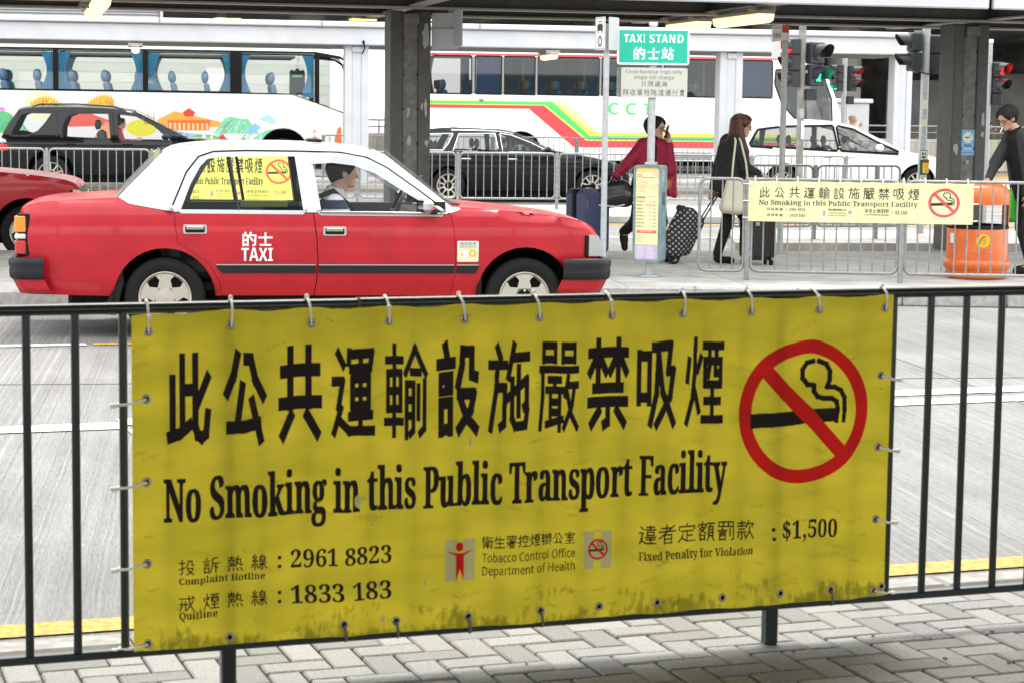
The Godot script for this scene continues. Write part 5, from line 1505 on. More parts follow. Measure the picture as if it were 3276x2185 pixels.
	# fuel sticker on the wing
	var p := Paint.new(128, 128, Color(0.82, 0.84, 0.80))
	p.rect(6, 6, 116, 116, Color(0.72, 0.78, 0.72)); p.rect(6, 44, 116, 78, Color(0.85, 0.82, 0.66))
	for k in 4:
		p.glyph(["通", "程", "車", "費"][k], 16 + k * 25, 9, 21, 15, 12, Color(0.42, 0.55, 0.55))
	for k in 4:
		p.glyph(["道", "海", "室", "行"][k], 18 + k * 24, 28, 20, 13, 12, Color(0.72, 0.55, 0.25))
	for k in 6:
		p.disc(92 + 15 * cos(TAU * k / 6), 76 + 15 * sin(TAU * k / 6), 10, 10, Color(0.86, 0.70, 0.30))
	p.disc(92, 76, 8, 8, Color(0.95, 0.93, 0.85)); p.poly(P2([10, 78, 22, 60, 62, 58, 70, 86, 62, 98, 12, 98]), Color(0.90, 0.90, 0.86)); p.disc(28, 84, 9, 9, Color(0.80, 0.70, 0.35)); p.rect(46, 102, 34, 10, Color(0.92, 0.92, 0.9))
	p.text("LPG", "Droid Sans", true, 50, 111, 26, 8, Color(0.5, 0.5, 0.5))
	var st := skin_panel(s, rounded(0.162, 0.158, 0.012, Vector2(2.257, 0.653)), [], 0.06, 0.003)
	put(t, "fuel_sticker", st, print_mat(p.tex(), 2.257 - 0.081, 0.653 - 0.079, 0.162, 0.158, 0.35))
	# cabin
	seat(t, "front_seat", 1.43, 0.50, 0.36, M.seat, 0.52, 0.50); seat(t, "front_seat", 1.43, 0.50, -0.36, M.seat, 0.52, 0.52)
	var rs := B.new()
	rs.box(Vector3(0.28, 0.52, 0), Vector3(0.5, 0.2, 1.25), 0.06)
	rs.box(Vector3(0.02, 0.78, 0), Vector3(0.2, 0.56, 1.25), 0.07, Basis(Vector3.BACK, 0.32))
	put(t, "rear_seat", rs, M.seat)
	var cloth := B.new()
	var rows3 := []
	for i in 6:
		var row := []
		for j in 21:
			var zc := -0.6 + j * 0.06
			row.append(Vector3(0.11 - 0.045 * i + 0.01 * sin(zc * 40.0 + i), 0.70 + i * 0.075, zc))
		rows3.append(row)
	cloth.grid(rows3)
	put(t, "seat_cover", cloth, mt(gr(0.30), 0.6))
	boxed(t, "dashboard", Vector3(1.98, 0.84, 0), Vector3(0.34, 0.2, 1.3), M.bumper, 0.06)
	boxed(t, "floor_pan", Vector3(0.95, 0.38, 0), Vector3(2.6, 0.06, 1.4), M.black)
	boxed(t, "parcel_shelf", Vector3(-0.14, 0.98, 0), Vector3(0.3, 0.03, 1.1), M.bumper)
	boxed(t, "headlining", Vector3(0.8, 1.405, 0), Vector3(1.5, 0.012, 1.08), mt(gr(0.12), 0.9))
	var trim := mt(Color(0.025, 0.03, 0.03), 0.7)
	var tp := B.new()
	tp.prism(P2([-0.10, 0.93, 0.17, 0.93, 0.215, 1.06, 0.30, 1.22, 0.39, 1.33, 0.39, 1.40, -0.06, 1.40]), -0.003, 0.003, Transform3D(Basis(Vector3.RIGHT, -0.30), Vector3(0, 0.05, -0.52)))
	put(t, "pillar_trim", tp, trim)
	boxed(t, "quarter_bar", Vector3(0.58, 1.15, -0.735), Vector3(0.025, 0.40, 0.015), trim, 0.004, Basis(Vector3.BACK, 0.16) * Basis(Vector3.RIGHT, 0.3))
	var far_card := B.new()
	far_card.box(Vector3(1.05, 0.84, -0.79), Vector3(1.9, 0.22, 0.02), 0.006)
	put(t, "door_card", far_card, mt(Color(0.02, 0.035, 0.033), 0.6))
	boxed(t, "armrest", Vector3(0.78, 0.93, -0.775), Vector3(0.38, 0.06, 0.02), mt(Color(0.30, 0.38, 0.08), 0.6), 0.006)
	var wheel_b := B.new()
	var ringp := []
	for k in 25:
		ringp.append(Vector3(0, sin(TAU * k / 24) * 0.185, cos(TAU * k / 24) * 0.185))
	wheel_b.tube(ringp, 0.014, 6, false)
	wheel_b.tube([Vector3(0, 0, -0.17), Vector3(0, 0, 0.17)], 0.018, 6)
	wheel_b.tube([Vector3(0, 0, 0), Vector3(0.22, -0.02, 0)], 0.025, 6)
	var sw := put(t, "steering_wheel", wheel_b, M.bumper)
	sw.transform = Transform3D(Basis(Vector3.BACK, -0.42), Vector3(1.74, 0.93, 0.36))
	# second taxi further back on the left
	copy(t, Vector3(-4.58, 0, -23.78 - 0.845), "red taxi cut off by the left edge, only its bonnet and front wheel showing")
	# driver in a striped polo shirt
	var sp := Image.create(8, 64, false, Image.FORMAT_RGB8)
	for y in 64:
		sp.fill_rect(Rect2i(0, y, 8, 1), Color(0.13, 0.17, 0.27) if (y / 8) % 2 else Color(0.78, 0.79, 0.80))
	var stripe := mt(Color.WHITE, 0.85, 0.0, {"albedo_texture": ImageTexture.create_from_image(sp), "uv1_scale": Vector3(1.0, 1.95, 1)})
	var d := driver(Vector3(-0.242 + 1.345, 0.475, -16.08), "taxi driver with short black hair in a navy and white striped shirt", stripe, M.hair, 1.07, true)
	var col := B.new()
	col.lathe([Vector2(0.085, -0.03), Vector2(0.07, 0.02), Vector2(0.066, 0.03)], 18, Transform3D(Basis(Vector3.BACK, -0.3), Vector3(-0.05, 0.565, 0)))
	put(d, "collar", col, mt(gr(0.5), 0.8))
	tubed(d, "seat_belt", [Vector3(-0.28, 0.50, 0.26), Vector3(-0.08, 0.575, 0.17), Vector3(0.05, 0.46, 0.13), Vector3(0.125, 0.24, 0.06), Vector3(0.15, 0.05, -0.04)], 0.018, M.black, 6)

func other_cars() -> void:
	M.car_black = mt(Color(0.006, 0.0065, 0.008), 0.08, 0.0, {"metallic_specular": 0.42})
	M.car_white = mt(Color(0.72, 0.73, 0.74), 0.3, 0.0, {"clearcoat_enabled": true, "clearcoat": 0.7, "clearcoat_roughness": 0.05})
	var blk: Material = M.car_black
	var idx := func(sil: PackedVector2Array, x: float, y: float) -> int:
		var best := 0
		for k in sil.size():
			if sil[k].distance_to(Vector2(x, y)) < sil[best].distance_to(Vector2(x, y)): best = k
		return best
	# off-road car on the left
	var t := thing("off_road_car", "black off-road car with roof rails behind the railing on the left", "car", Vector3(-2.86, 0, -42.95))
	var sil := smooth_line([-0.98, 0.42, -1.0, 0.7, -0.98, 0.98, -0.93, 1.12, -0.81, 1.35, -0.62, 1.62, -0.5, 1.66, -0.2, 1.69, 0.75, 1.69, 1.3, 1.665, 1.62, 1.61, 2.66, 1.10, 3.0, 1.08, 3.5, 1.03, 3.75, 0.95, 3.85, 0.75, 3.85, 0.45, 3.8, 0.36], [5, 10, 11])
	var w1 := [-0.76, 1.13, -0.56, 1.52, -0.46, 1.56, 0.02, 1.56, -0.1, 1.38, -0.24, 1.22, -0.45, 1.13]
	var w2 := [0.22, 1.09, 0.24, 1.30, 0.33, 1.50, 0.49, 1.565, 1.12, 1.565, 1.17, 1.06]
	var w3 := [1.34, 1.05, 1.30, 1.56, 1.66, 1.52, 2.0, 1.34, 2.36, 1.05]
	var s := car(t, {"sil": sil, "w": 0.95, "belt": 1.08, "tumble": 0.38, "sill": 0.36, "paint": blk, "glass": M.glass, "wheel_r": 0.37, "rim": 0.25, "style": [2, 2], "cell": 0.09, "arches": [[0.0, 0.40, 0.46], [2.92, 0.40, 0.45]], "windows": [w1, w2, w3], "frame": M.bumper, "frame_w": 0.02,
		"panels": [["rear_door", blk, [0.12, 1.6, 0.14, 1.1, 0.3, 0.8, 0.5, 0.55, 0.55, 0.2, 1.24, 0.2, 1.26, 1.0, 1.2, 1.6]], ["front_door", blk, [1.2, 1.6, 1.26, 1.0, 1.24, 0.2, 2.38, 0.2, 2.42, 0.7, 2.44, 1.03, 2.3, 1.16, 1.6, 1.6]]],
		"tops": [["tailgate", blk, 0, idx.call(sil, -0.81, 1.35), 0.03], ["rear_screen", M.tint, idx.call(sil, -0.81, 1.35), idx.call(sil, -0.62, 1.62), 0.03], ["roof", blk, idx.call(sil, -0.62, 1.62), idx.call(sil, 1.62, 1.61), 0.04], ["windscreen", M.glass, idx.call(sil, 1.62, 1.61), idx.call(sil, 2.66, 1.10), 0.06], ["bonnet", blk, idx.call(sil, 2.66, 1.10), sil.size() - 1, 0.03]]})
	for sd in [1, -1]:
		tubed(t, "roof_rail", [Vector3(-0.35, 1.69, sd * 0.66), Vector3(-0.2, 1.745, sd * 0.66), Vector3(0.5, 1.755, sd * 0.66), Vector3(1.2, 1.715, sd * 0.66), Vector3(1.42, 1.65, sd * 0.66)], 0.016, M.bumper, 6)
		boxed(t, "tail_lamp", Vector3(-0.87, 0.89, sd * (s.z(Vector2(-0.87, 0.89)) - 0.04)), Vector3(0.2, 0.16, 0.1), mt(Color(0.5, 0.02, 0.02), 0.15), 0.03)
		boxed(t, "lamp_lens", Vector3(-0.87, 1.02, sd * (s.z(Vector2(-0.87, 1.02)) - 0.04)), Vector3(0.18, 0.11, 0.1), mt(gr(0.5), 0.15), 0.03)
		boxed(t, "door_mirror", Vector3(2.24, 1.13, sd * 0.98), Vector3(0.16, 0.13, 0.22), blk, 0.05)
		for x in [0.30, 1.40]:
			boxed(t, "door_handle", Vector3(x + 0.1, 0.98, sd * (s.z(Vector2(x, 0.98)) + 0.015)), Vector3(0.2, 0.03, 0.03), blk, 0.01)
	boxed(t, "bumper", Vector3(-0.98, 0.55, 0), Vector3(0.2, 0.25, 1.7), blk, 0.06)
	seat(t, "front_seat", 1.25, 0.75, 0.38, M.seat, 0.52, 0.5); seat(t, "front_seat", 1.25, 0.75, -0.38, M.seat, 0.52, 0.5)
	seat(t, "rear_seat", 0.36, 0.78, 0.36, M.seat, 0.6, 0.5); seat(t, "rear_seat", 0.36, 0.78, -0.36, M.seat, 0.6, 0.5)
	boxed(t, "dashboard", Vector3(2.3, 0.98, 0), Vector3(0.4, 0.14, 1.45), M.bumper, 0.05)
	driver(Vector3(-2.86 + 1.36, 0.80, -42.58), "driver with dark hair inside the black off-road car", mt(Color(0.25, 0.02, 0.04), 0.8), M.hair, 0.84)
	# estate car in the middle
	var t2 := thing("estate_car", "black estate car behind the railing between the column and the sign posts", "car", Vector3(4.663, 0, -39.9))
	var sil2 := smooth_line([-1.0, 0.3, -1.03, 0.6, -1.0, 0.9, -0.85, 1.08, -0.62, 1.32, -0.4, 1.365, 0.08, 1.38, 0.70, 1.375, 1.05, 1.345, 1.25, 1.31, 2.10, 0.95, 2.4, 0.92, 3.0, 0.81, 3.3, 0.72, 3.45, 0.62, 3.5, 0.45, 3.48, 0.28, 3.42, 0.2], [4, 9, 10])
	var v1 := [-0.62, 0.99, -0.55, 1.2, -0.42, 1.27, 0.08, 1.285, -0.02, 1.1, -0.12, 0.985]
	var v2 := [0.08, 0.975, 0.20, 1.28, 0.88, 1.295, 0.93, 0.965]
	var v3 := [1.02, 0.962, 0.98, 1.295, 1.2, 1.265, 1.55, 1.13, 1.92, 0.955]
	var s2 := car(t2, {"sil": sil2, "w": 0.90, "belt": 0.965, "tumble": 0.42, "sill": 0.22, "paint": blk, "glass": M.tint, "wheel_r": 0.315, "rim": 0.225, "style": [2, 2], "cell": 0.09, "arches": [[0.0, 0.32, 0.37], [2.75, 0.32, 0.37]], "windows": [v1, v2, v3], "frame": M.chrome, "frame_w": 0.012,
		"panels": [["rear_door", blk, [0.05, 1.4, 0.06, 0.9, 0.3, 0.6, 0.42, 0.4, 0.45, 0.1, 0.98, 0.1, 1.0, 0.9, 0.94, 1.4]], ["front_door", blk, [0.94, 1.4, 1.0, 0.9, 0.98, 0.1, 2.05, 0.1, 2.1, 0.6, 2.08, 0.93, 1.3, 1.4]]],
		"tops": [["tailgate", blk, 0, idx.call(sil2, -0.85, 1.08), 0.03], ["rear_screen", M.tint, idx.call(sil2, -0.85, 1.08), idx.call(sil2, -0.62, 1.32), 0.03], ["roof", blk, idx.call(sil2, -0.62, 1.32), idx.call(sil2, 1.25, 1.31), 0.035], ["windscreen", M.glass, idx.call(sil2, 1.25, 1.31), idx.call(sil2, 2.10, 0.95), 0.06], ["bonnet", blk, idx.call(sil2, 2.10, 0.95), sil2.size() - 1, 0.03]]})
	for sd in [1, -1]:
		boxed(t2, "door_mirror", Vector3(1.86, 1.0, sd * 0.96), Vector3(0.14, 0.11, 0.2), blk, 0.04)
		boxed(t2, "headlamp", Vector3(3.22, 0.64, sd * 0.68), Vector3(0.3, 0.12, 0.16), mt(gr(0.5), 0.1, 0.5), 0.04)
		for x in [0.32, 1.2]:
			boxed(t2, "door_handle", Vector3(x, 0.82, sd * (s2.z(Vector2(x, 0.82)) + 0.012)), Vector3(0.18, 0.028, 0.025), M.chrome, 0.008)
		tubed(t2, "roof_rail", [Vector3(-0.4, 1.37, sd * 0.62), Vector3(0.1, 1.41, sd * 0.62), Vector3(0.9, 1.385, sd * 0.62)], 0.012, M.chrome, 6)
	seat(t2, "front_seat", 0.95, 0.5, 0.38, M.seat, 0.5, 0.5); seat(t2, "front_seat", 0.95, 0.5, -0.38, M.seat, 0.5, 0.5)
	seat(t2, "rear_seat", 0.15, 0.5, 0.36, M.seat, 0.6, 0.45); seat(t2, "rear_seat", 0.15, 0.5, -0.36, M.seat, 0.6, 0.45)
	boxed(t2, "dashboard", Vector3(1.8, 0.86, 0), Vector3(0.35, 0.12, 1.4), M.bumper, 0.05)
	driver(Vector3(4.663 + 1.08, 0.52, -39.52), "driver inside the black estate car behind the railing", mt(gr(0.03), 0.8), M.hair, 0.84)
	# people carrier on the right
	var wht: Material = M.car_white
	var t3 := thing("people_carrier", "white people carrier behind the walking woman and the crossing signals", "car", Vector3(11.99, 0, -42.9))
	var sil3 := smooth_line([-0.95, 0.38, -0.99, 0.65, -0.97, 0.95, -0.86, 1.18, -0.66, 1.42, -0.45, 1.50, 0.1, 1.575, 0.65, 1.60, 1.2, 1.57, 1.55, 1.505, 2.66, 0.955, 3.0, 0.935, 3.35, 0.86, 3.62, 0.74, 3.74, 0.58, 3.75, 0.38, 3.7, 0.26], [4, 9, 10])
	var u1 := [-0.70, 1.09, -0.52, 1.38, -0.08, 1.44, -0.06, 1.06]
	var u2 := [0.04, 1.06, 0.06, 1.45, 1.06, 1.48, 1.13, 1.01]
	var u3 := [1.23, 1.01, 1.18, 1.475, 1.5, 1.41, 2.0, 1.15, 2.46, 0.955]
	var s3 := car(t3, {"sil": sil3, "w": 0.90, "belt": 1.02, "tumble": 0.36, "sill": 0.26, "paint": wht, "glass": M.tint, "wheel_r": 0.33, "rim": 0.22, "style": [2, 2], "cell": 0.09, "arches": [[0.0, 0.34, 0.39], [2.9, 0.34, 0.39]], "windows": [u1, u2, u3], "frame": M.black, "frame_w": 0.05,
		"panels": [["sliding_door", wht, [0.0, 1.5, 0.0, 1.0, 0.2, 0.7, 0.42, 0.45, 0.45, 0.1, 1.17, 0.1, 1.2, 1.0, 1.14, 1.5]], ["front_door", wht, [1.14, 1.5, 1.2, 1.0, 1.17, 0.1, 2.25, 0.1, 2.3, 0.6, 2.32, 0.93, 1.6, 1.5]]],
		"tops": [["tailgate", wht, 0, idx.call(sil3, -0.86, 1.18), 0.03], ["rear_screen", M.tint, idx.call(sil3, -0.86, 1.18), idx.call(sil3, -0.66, 1.42), 0.03], ["roof", wht, idx.call(sil3, -0.66, 1.42), idx.call(sil3, 1.55, 1.505), 0.04], ["windscreen", M.glass, idx.call(sil3, 1.55, 1.505), idx.call(sil3, 2.66, 0.955), 0.06], ["bonnet", wht, idx.call(sil3, 2.66, 0.955), sil3.size() - 1, 0.03]]})
	for sd in [1, -1]:
		boxed(t3, "door_mirror", Vector3(2.02, 1.06, sd * 0.97), Vector3(0.15, 0.15, 0.2), wht, 0.045)
		boxed(t3, "headlamp", Vector3(3.45, 0.72, sd * 0.70), Vector3(0.28, 0.1, 0.18), mt(gr(0.25), 0.1, 0.5), 0.03)
		for x in [0.95, 1.45]:
			boxed(t3, "door_handle", Vector3(x, 0.86, sd * (s3.z(Vector2(x, 0.86)) + 0.014)), Vector3(0.2, 0.032, 0.028), M.chrome, 0.01)
	seat(t3, "front_seat", 1.35, 0.62, 0.38, M.seat, 0.5, 0.48); seat(t3, "front_seat", 1.35, 0.62, -0.38, M.seat, 0.5, 0.48)
	seat(t3, "rear_seat", 0.6, 0.62, 0.36, M.seat, 0.5, 0.48); seat(t3, "rear_seat", 0.6, 0.62, -0.36, M.seat, 0.5, 0.48); seat(t3, "rear_seat", -0.2, 0.62, 0.0, M.seat, 1.2, 0.45, false)
	boxed(t3, "dashboard", Vector3(2.3, 0.9, 0), Vector3(0.5, 0.12, 1.4), M.bumper, 0.05)
	driver(Vector3(11.99 + 1.48, 0.62, -42.52), "driver inside the white people carrier", mt(Color(0.4, 0.36, 0.3), 0.8), M.hair, 0.82)

# ---------------------------------------------------------------- coaches
func curtain(t: Node3D, x0: float, x1: float, y0: float, y1: float, z: float, m: Material, tied: bool) -> void:
	var rows := []
	for i in 9:
		var a := i / 8.0
		var row := []
		for j in 25:
			var u := j / 24.0
			var pinch := (1.0 - 0.45 * sin(PI * clampf(a * 1.15, 0, 1))) if tied else 1.0
			row.append(Vector3(lerpf(x0, x1, u * pinch), lerpf(y1, y0, a), z + 0.02 * sin(u * 34.0)))
		rows.append(row)
	var b := B.new()
	b.grid(rows)
	put(t, "curtain", b, m)

func coach_seat(t: Node3D, x: float, z: float, base: float, m: Material, trim: Material) -> void:
	var b := B.new()
	b.box(Vector3(x + 0.22, base, z), Vector3(0.5, 0.14, 0.46), 0.04)
	b.box(Vector3(x, base + 0.36, z), Vector3(0.14, 0.7, 0.44), 0.05, Basis(Vector3.BACK, 0.22))
	b.ball(Vector3(x - 0.10, base + 0.84, z), Vector3(0.09, 0.15, 0.17), 12, 8)
	put(t, "seat", b, m)
	if trim:
		boxed(t, "head_cloth", Vector3(x - 0.17, base + 0.86, z), Vector3(0.06, 0.24, 0.3), trim, 0.03)

func coaches() -> void:
	var white := mt(Color(0.76, 0.76, 0.75), 0.3, 0.0, {"clearcoat_enabled": true, "clearcoat": 0.5})
	# --- left coach with the printed scenery
	var p := Paint.new(2048, 486, Color(0.92, 0.92, 0.915))
	var sx := 2048 / 12.05; var sy := 486 / 2.86
	var q := func(a: Array) -> PackedVector2Array:
		var o := PackedVector2Array()
		for k in range(0, a.size(), 2):
			o.append(Vector2((a[k] + 8.0) * sx, (3.21 - a[k + 1]) * sy))
		return o
	var r := RandomNumberGenerator.new()
	r.seed = 4
	var hill := func(x: float, y: float, w: float, h: float, c: Color) -> void:
		var a := [x - w / 2, y]
		for k in 9:
			var u := k / 8.0
			a.append(x - w / 2 + w * u); a.append(y + h * sin(PI * u) * (0.75 + 0.35 * r.randf()))
		a.append(x + w / 2); a.append(y)
		p.poly(q.call(a), c)
		for k in 26:
			var u := r.randf_range(-0.42, 0.42); var yy := h * cos(u * PI) * r.randf_range(0.15, 0.8)
			var c2 := c.lerp(Color(0.95, 0.97, 0.93), 0.55) if k % 2 else c.darkened(0.18)
			p.poly(q.call([x + u * w, y + yy, x + u * w + 0.03, y + yy, x + u * w - 0.10, y + yy - 0.2, x + u * w - 0.13, y + yy - 0.2]), c2)
	p.disc((-3.75 + 8) * sx, (3.21 - 1.75) * sy, 66, 62, Color(0.97, 0.93, 0.76))
	var back := []
	for k in 60:
		var u := k / 59.0
		back.append(-4.0 + 2.0 * u); back.append(1.72 + 0.16 * sin(u * 9.0) + (0.10 if k % 2 else 0.0) + 0.08 * u)
	for k in 60:
		var u := 1.0 - k / 59.0
		back.append(-4.0 + 2.0 * u); back.append(1.50 + 0.14 * sin(u * 9.0 + 0.4))
	p.poly(q.call(back), Color(0.95, 0.68, 0.14))
	for k in 60:
		var u := r.randf()
		var x := -3.95 + 1.9 * u; var y := 1.62 + 0.15 * sin(u * 9.0) + r.randf_range(-0.08, 0.1)
		p.poly(q.call([x, y, x + 0.06, y + 0.03, x + 0.03, y - 0.05]), Color(0.90, 0.45, 0.10) if k % 3 else Color(0.98, 0.85, 0.35))
	p.poly(q.call([-3.6, 1.3, -3.2, 1.55, -2.7, 1.6, -2.4, 1.48, -2.0, 1.35, -1.9, 1.25, -3.6, 1.2]), Color(0.90, 0.36, 0.30))
	p.poly(q.call([-2.9, 0.4, -2.2, 1.35, -1.7, 1.3, -2.1, 0.4]), Color(0.94, 0.62, 0.42))
	p.disc((-1.35 + 8) * sx, (3.21 - 1.2) * sy, 62, 34, Color(0.90, 0.88, 0.12))
	hill.call(-4.6, 1.05, 1.2, 0.55, Color(0.36, 0.76, 0.50)); p.disc((-4.7 + 8) * sx, (3.21 - 1.62) * sy, 20, 9, Color(0.88, 0.55, 0.82))
	hill.call(-6.6, 0.9, 2.0, 0.7, Color(0.40, 0.78, 0.55))
	# red-columned hall with tiled roofs
	p.poly(q.call([-0.95, 1.42, -0.55, 1.62, 0.0, 1.5, 0.6, 1.36, 0.6, 1.25, -0.95, 1.25]), Color(0.95, 0.66, 0.20))
	p.poly(q.call([-0.72, 1.40, 0.32, 1.42, 0.28, 1.16, -0.70, 1.16]), Color(0.93, 0.40, 0.16))
	for k in 9:
		p.poly(q.call([-0.68 + k * 0.11, 1.34, -0.62 + k * 0.11, 1.34, -0.62 + k * 0.11, 1.18, -0.68 + k * 0.11, 1.18]), Color(0.98, 0.80, 0.52))
	p.poly(q.call([-0.35, 1.60, -0.2, 1.70, -0.05, 1.60, -0.1, 1.50, -0.3, 1.50]), Color(0.86, 0.20, 0.16))
	for k in 4:
		p.poly(q.call([-1.28 + k * 0.07, 1.30, -1.26 + k * 0.07, 1.55 + 0.1 * (k % 2), -1.24 + k * 0.07, 1.30]), Color(0.88, 0.32, 0.36))
	for k in 16:
		p.poly(q.call([-0.9 + k * 0.1, 1.18 - 0.012 * k, -0.75 + k * 0.1, 1.16 - 0.012 * k, -0.7 + k * 0.1, 1.04 - 0.012 * k, -0.9 + k * 0.1, 1.08 - 0.012 * k]), Color(0.45, 0.72, 0.93).lerp(Color.WHITE, r.randf() * 0.5))
	hill.call(0.95, 1.1, 1.1, 0.48, Color(0.52, 0.84, 0.66)); hill.call(1.35, 0.5, 1.9, 0.5, Color(0.28, 0.72, 0.40)); hill.call(1.9, 0.85, 1.5, 0.38, Color(0.52, 0.84, 0.66)); hill.call(0.2, 0.7, 1.5, 0.42, Color(0.36, 0.76, 0.44))
	for k in 14:
		var x := r.randf_range(-0.4, 2.2)
		p.poly(q.call([x, 0.75, x, 0.98 + r.randf() * 0.12, x + 0.06, 1.02 + r.randf() * 0.1, x + 0.10, 0.75]), Color(0.95, 0.93, 0.80) if k % 2 else Color(0.80, 0.88, 0.94))
	p.poly(q.call([0.48, 0.72, 0.52, 1.0, 0.62, 1.08, 0.72, 0.95, 0.74, 0.72]), Color(0.86, 0.24, 0.20)); p.poly(q.call([0.40, 0.72, 0.80, 0.72, 0.74, 0.60, 0.46, 0.60]), Color(0.62, 0.30, 0.16))
	for k in 30:
		var x := r.randf_range(2.5, 3.5)
		p.poly(q.call([x, 0.55 + r.randf() * 0.35, x + 0.12, 0.6 + r.randf() * 0.3, x + 0.05, 0.5]), [Color(0.35, 0.62, 0.90), Color(0.96, 0.82, 0.20), Color(0.30, 0.70, 0.40)][k % 3])
	p.poly(q.call([3.42, 0.4, 3.36, 0.95, 3.44, 1.25, 3.52, 1.3, 3.56, 0.4]), Color(0.92, 0.45, 0.16))
	p.poly(q.call([1.5, 1.45, 1.72, 1.58, 1.95, 1.40, 1.85, 1.32]), Color(0.72, 0.87, 0.95)); p.poly(q.call([1.2, 1.2, 1.4, 1.35, 1.55, 1.25, 1.3, 1.05]), Color(0.55, 0.78, 0.95))
	for k in 40:
		var x := r.randf_range(-8, -4.8)
		p.poly(q.call([x, 0.9 + r.randf() * 0.4, x + 0.15, 1.0 + r.randf() * 0.3, x + 0.1, 0.8]), [Color(0.92, 0.50, 0.16), Color(0.30, 0.70, 0.45), Color(0.55, 0.75, 0.92)][k % 3])
	var body := print_mat(p.tex(), -8.0, 0.35, 12.05, 2.86, 0.3, {"clearcoat_enabled": true, "clearcoat": 0.5})
	var t := thing("coach", "white tour coach printed with colourful scenery, behind the black off-road car", "coach", Vector3(0, 0, -53.25))
	var sil := smooth_line([-8.0, 0.35, -8.02, 1.5, -8.0, 2.9, -7.9, 3.12, -7.6, 3.2, 0.0, 3.22, 2.7, 3.2, 3.3, 3.14, 3.7, 2.98, 3.98, 2.3, 4.1, 1.5, 4.12, 0.8, 4.0, 0.35], [])
	var wins := []
	for e in [[-7.6, -5.62], [-5.5, -3.45], [-3.32, -1.31], [-1.18, 0.80]]:
		wins.append([e[0], 2.13, e[1], 2.12, e[1], 3.09, e[0], 3.09])
	wins.append([1.08, 2.10, 2.28, 2.09, 2.86, 1.90, 2.86, 3.08, 1.08, 3.08])
	wins.append([2.98, 1.86, 3.78, 1.58, 3.84, 2.45, 3.68, 2.84, 3.5, 2.95, 2.98, 3.0])
	var pane := mt(Color(0.03, 0.06, 0.055), 0.02, 0.0, {"transparency": BaseMaterial3D.TRANSPARENCY_ALPHA})
	pane.albedo_color.a = 0.14
	var privacy := mt(Color(0.02, 0.03, 0.032), 0.02, 0.0, {"transparency": BaseMaterial3D.TRANSPARENCY_ALPHA})
	privacy.albedo_color.a = 0.55
	var s := car(t, {"sil": sil, "w": 1.25, "belt": 2.0, "tumble": 0.03, "sill": 0.38, "paint": body, "glass": pane, "wheel_r": 0.5, "rim": 0.29, "style": [1, 1], "cell": 0.3, "liner": false, "wheel_in": 0.06,
		"shell": {"tf": 0.2, "lf": 0.8, "r": 0.09, "bulge": 0.0, "tuck": 0.02, "tr": 0.05}, "arches": [[-4.2, 0.5, 0.62], [2.1, 0.62, 0.62]], "windows": wins, "panels": [["window_band", M.black, [-7.7, 2.09, 2.3, 2.06, 2.92, 1.85, 3.83, 1.52, 3.9, 2.45, 3.72, 2.9, 3.5, 3.02, 2.9, 3.12, -7.7, 3.12]]],
		"tops": [["tail_panel", white, 0, 5, 0.03], ["roof", white, 5, sil.size() - 9, 0.06], ["windscreen", M.tint, sil.size() - 9, sil.size() - 4, 0.12], ["nose", white, sil.size() - 4, sil.size() - 1, 0.12]]})
	boxed(t, "floor", Vector3(-2.2, 1.25, 0), Vector3(11.0, 0.1, 2.3), M.seat)
	boxed(t, "luggage_rack", Vector3(-2.6, 2.98, 0.85), Vector3(10.0, 0.06, 0.5), mt(gr(0.2), 0.7), 0.02)
	boxed(t, "luggage_rack", Vector3(-2.6, 2.98, -0.85), Vector3(10.0, 0.06, 0.5), mt(gr(0.2), 0.7), 0.02)
	var blue := mt(Color(0.12, 0.24, 0.40), 0.8)
	for k in 12:
		var x := -7.0 + k * 0.81
		for z in [0.95, 0.48, -0.48, -0.95]:
			if (k + int(z * 10)) % 5 == 0 and z < 0: continue
			coach_seat(t, x, z, 1.62, blue, null)
	var cyan := mt(Color(0.045, 0.30, 0.52), 0.8, 0.0, {"backlight_enabled": true, "backlight": gr(0.5)})
	for x in [-3.38, -1.245, 0.94, -5.55]:
		curtain(t, x - 0.06, x - 0.36, 2.0, 3.02, 1.15, cyan, true); curtain(t, x + 0.06, x + 0.36, 2.0, 3.02, 1.15, cyan, true)
		curtain(t, x - 0.06, x - 0.4, 2.0, 3.02, -1.12, cyan, true); curtain(t, x + 0.06, x + 0.4, 2.0, 3.02, -1.12, cyan, true)
	curtain(t, 2.84, 2.56, 2.0, 3.02, 1.15, cyan, true)
	# a jacket on a hanger in the front window
	var jk := thing("hung_jacket", "dark jacket on a hanger in the front window of the scenery coach", "jacket", Vector3(2.45, 0, -52.3))
	field_part(jk, "cloth", [[Vector3(-0.13, 2.12, 0), Vector3(-0.13, 2.62, 0), 0.07, 0.06], [Vector3(0.13, 2.12, 0), Vector3(0.13, 2.62, 0), 0.07, 0.06], [Vector3(0, 2.12, 0), Vector3(0, 2.66, 0), 0.07, 0.06]], mt(Color(0.015, 0.02, 0.02), 0.8), 0.03)
	tubed(jk, "hanger", [Vector3(-0.16, 2.68, 0), Vector3(0, 2.76, 0), Vector3(0.16, 2.68, 0)], 0.012, M.white_paint, 6)
	tubed(jk, "hook", [Vector3(0, 2.76, 0), Vector3(0, 2.88, 0), Vector3(0.04, 2.92, 0), Vector3(0.03, 2.985, 0)], 0.01, M.white_paint, 6)
	boxed(jk, "back_print", Vector3(0.0, 2.52, 0.066), Vector3(0.24, 0.06, 0.01), mt(Color(0.05, 0.45, 0.16), 0.6), 0.003)
	boxed(t, "dashboard", Vector3(3.6, 1.45, 0), Vector3(0.7, 0.3, 2.1), M.seat, 0.08)
	# --- right coach with the stripes
	var L := 12.6
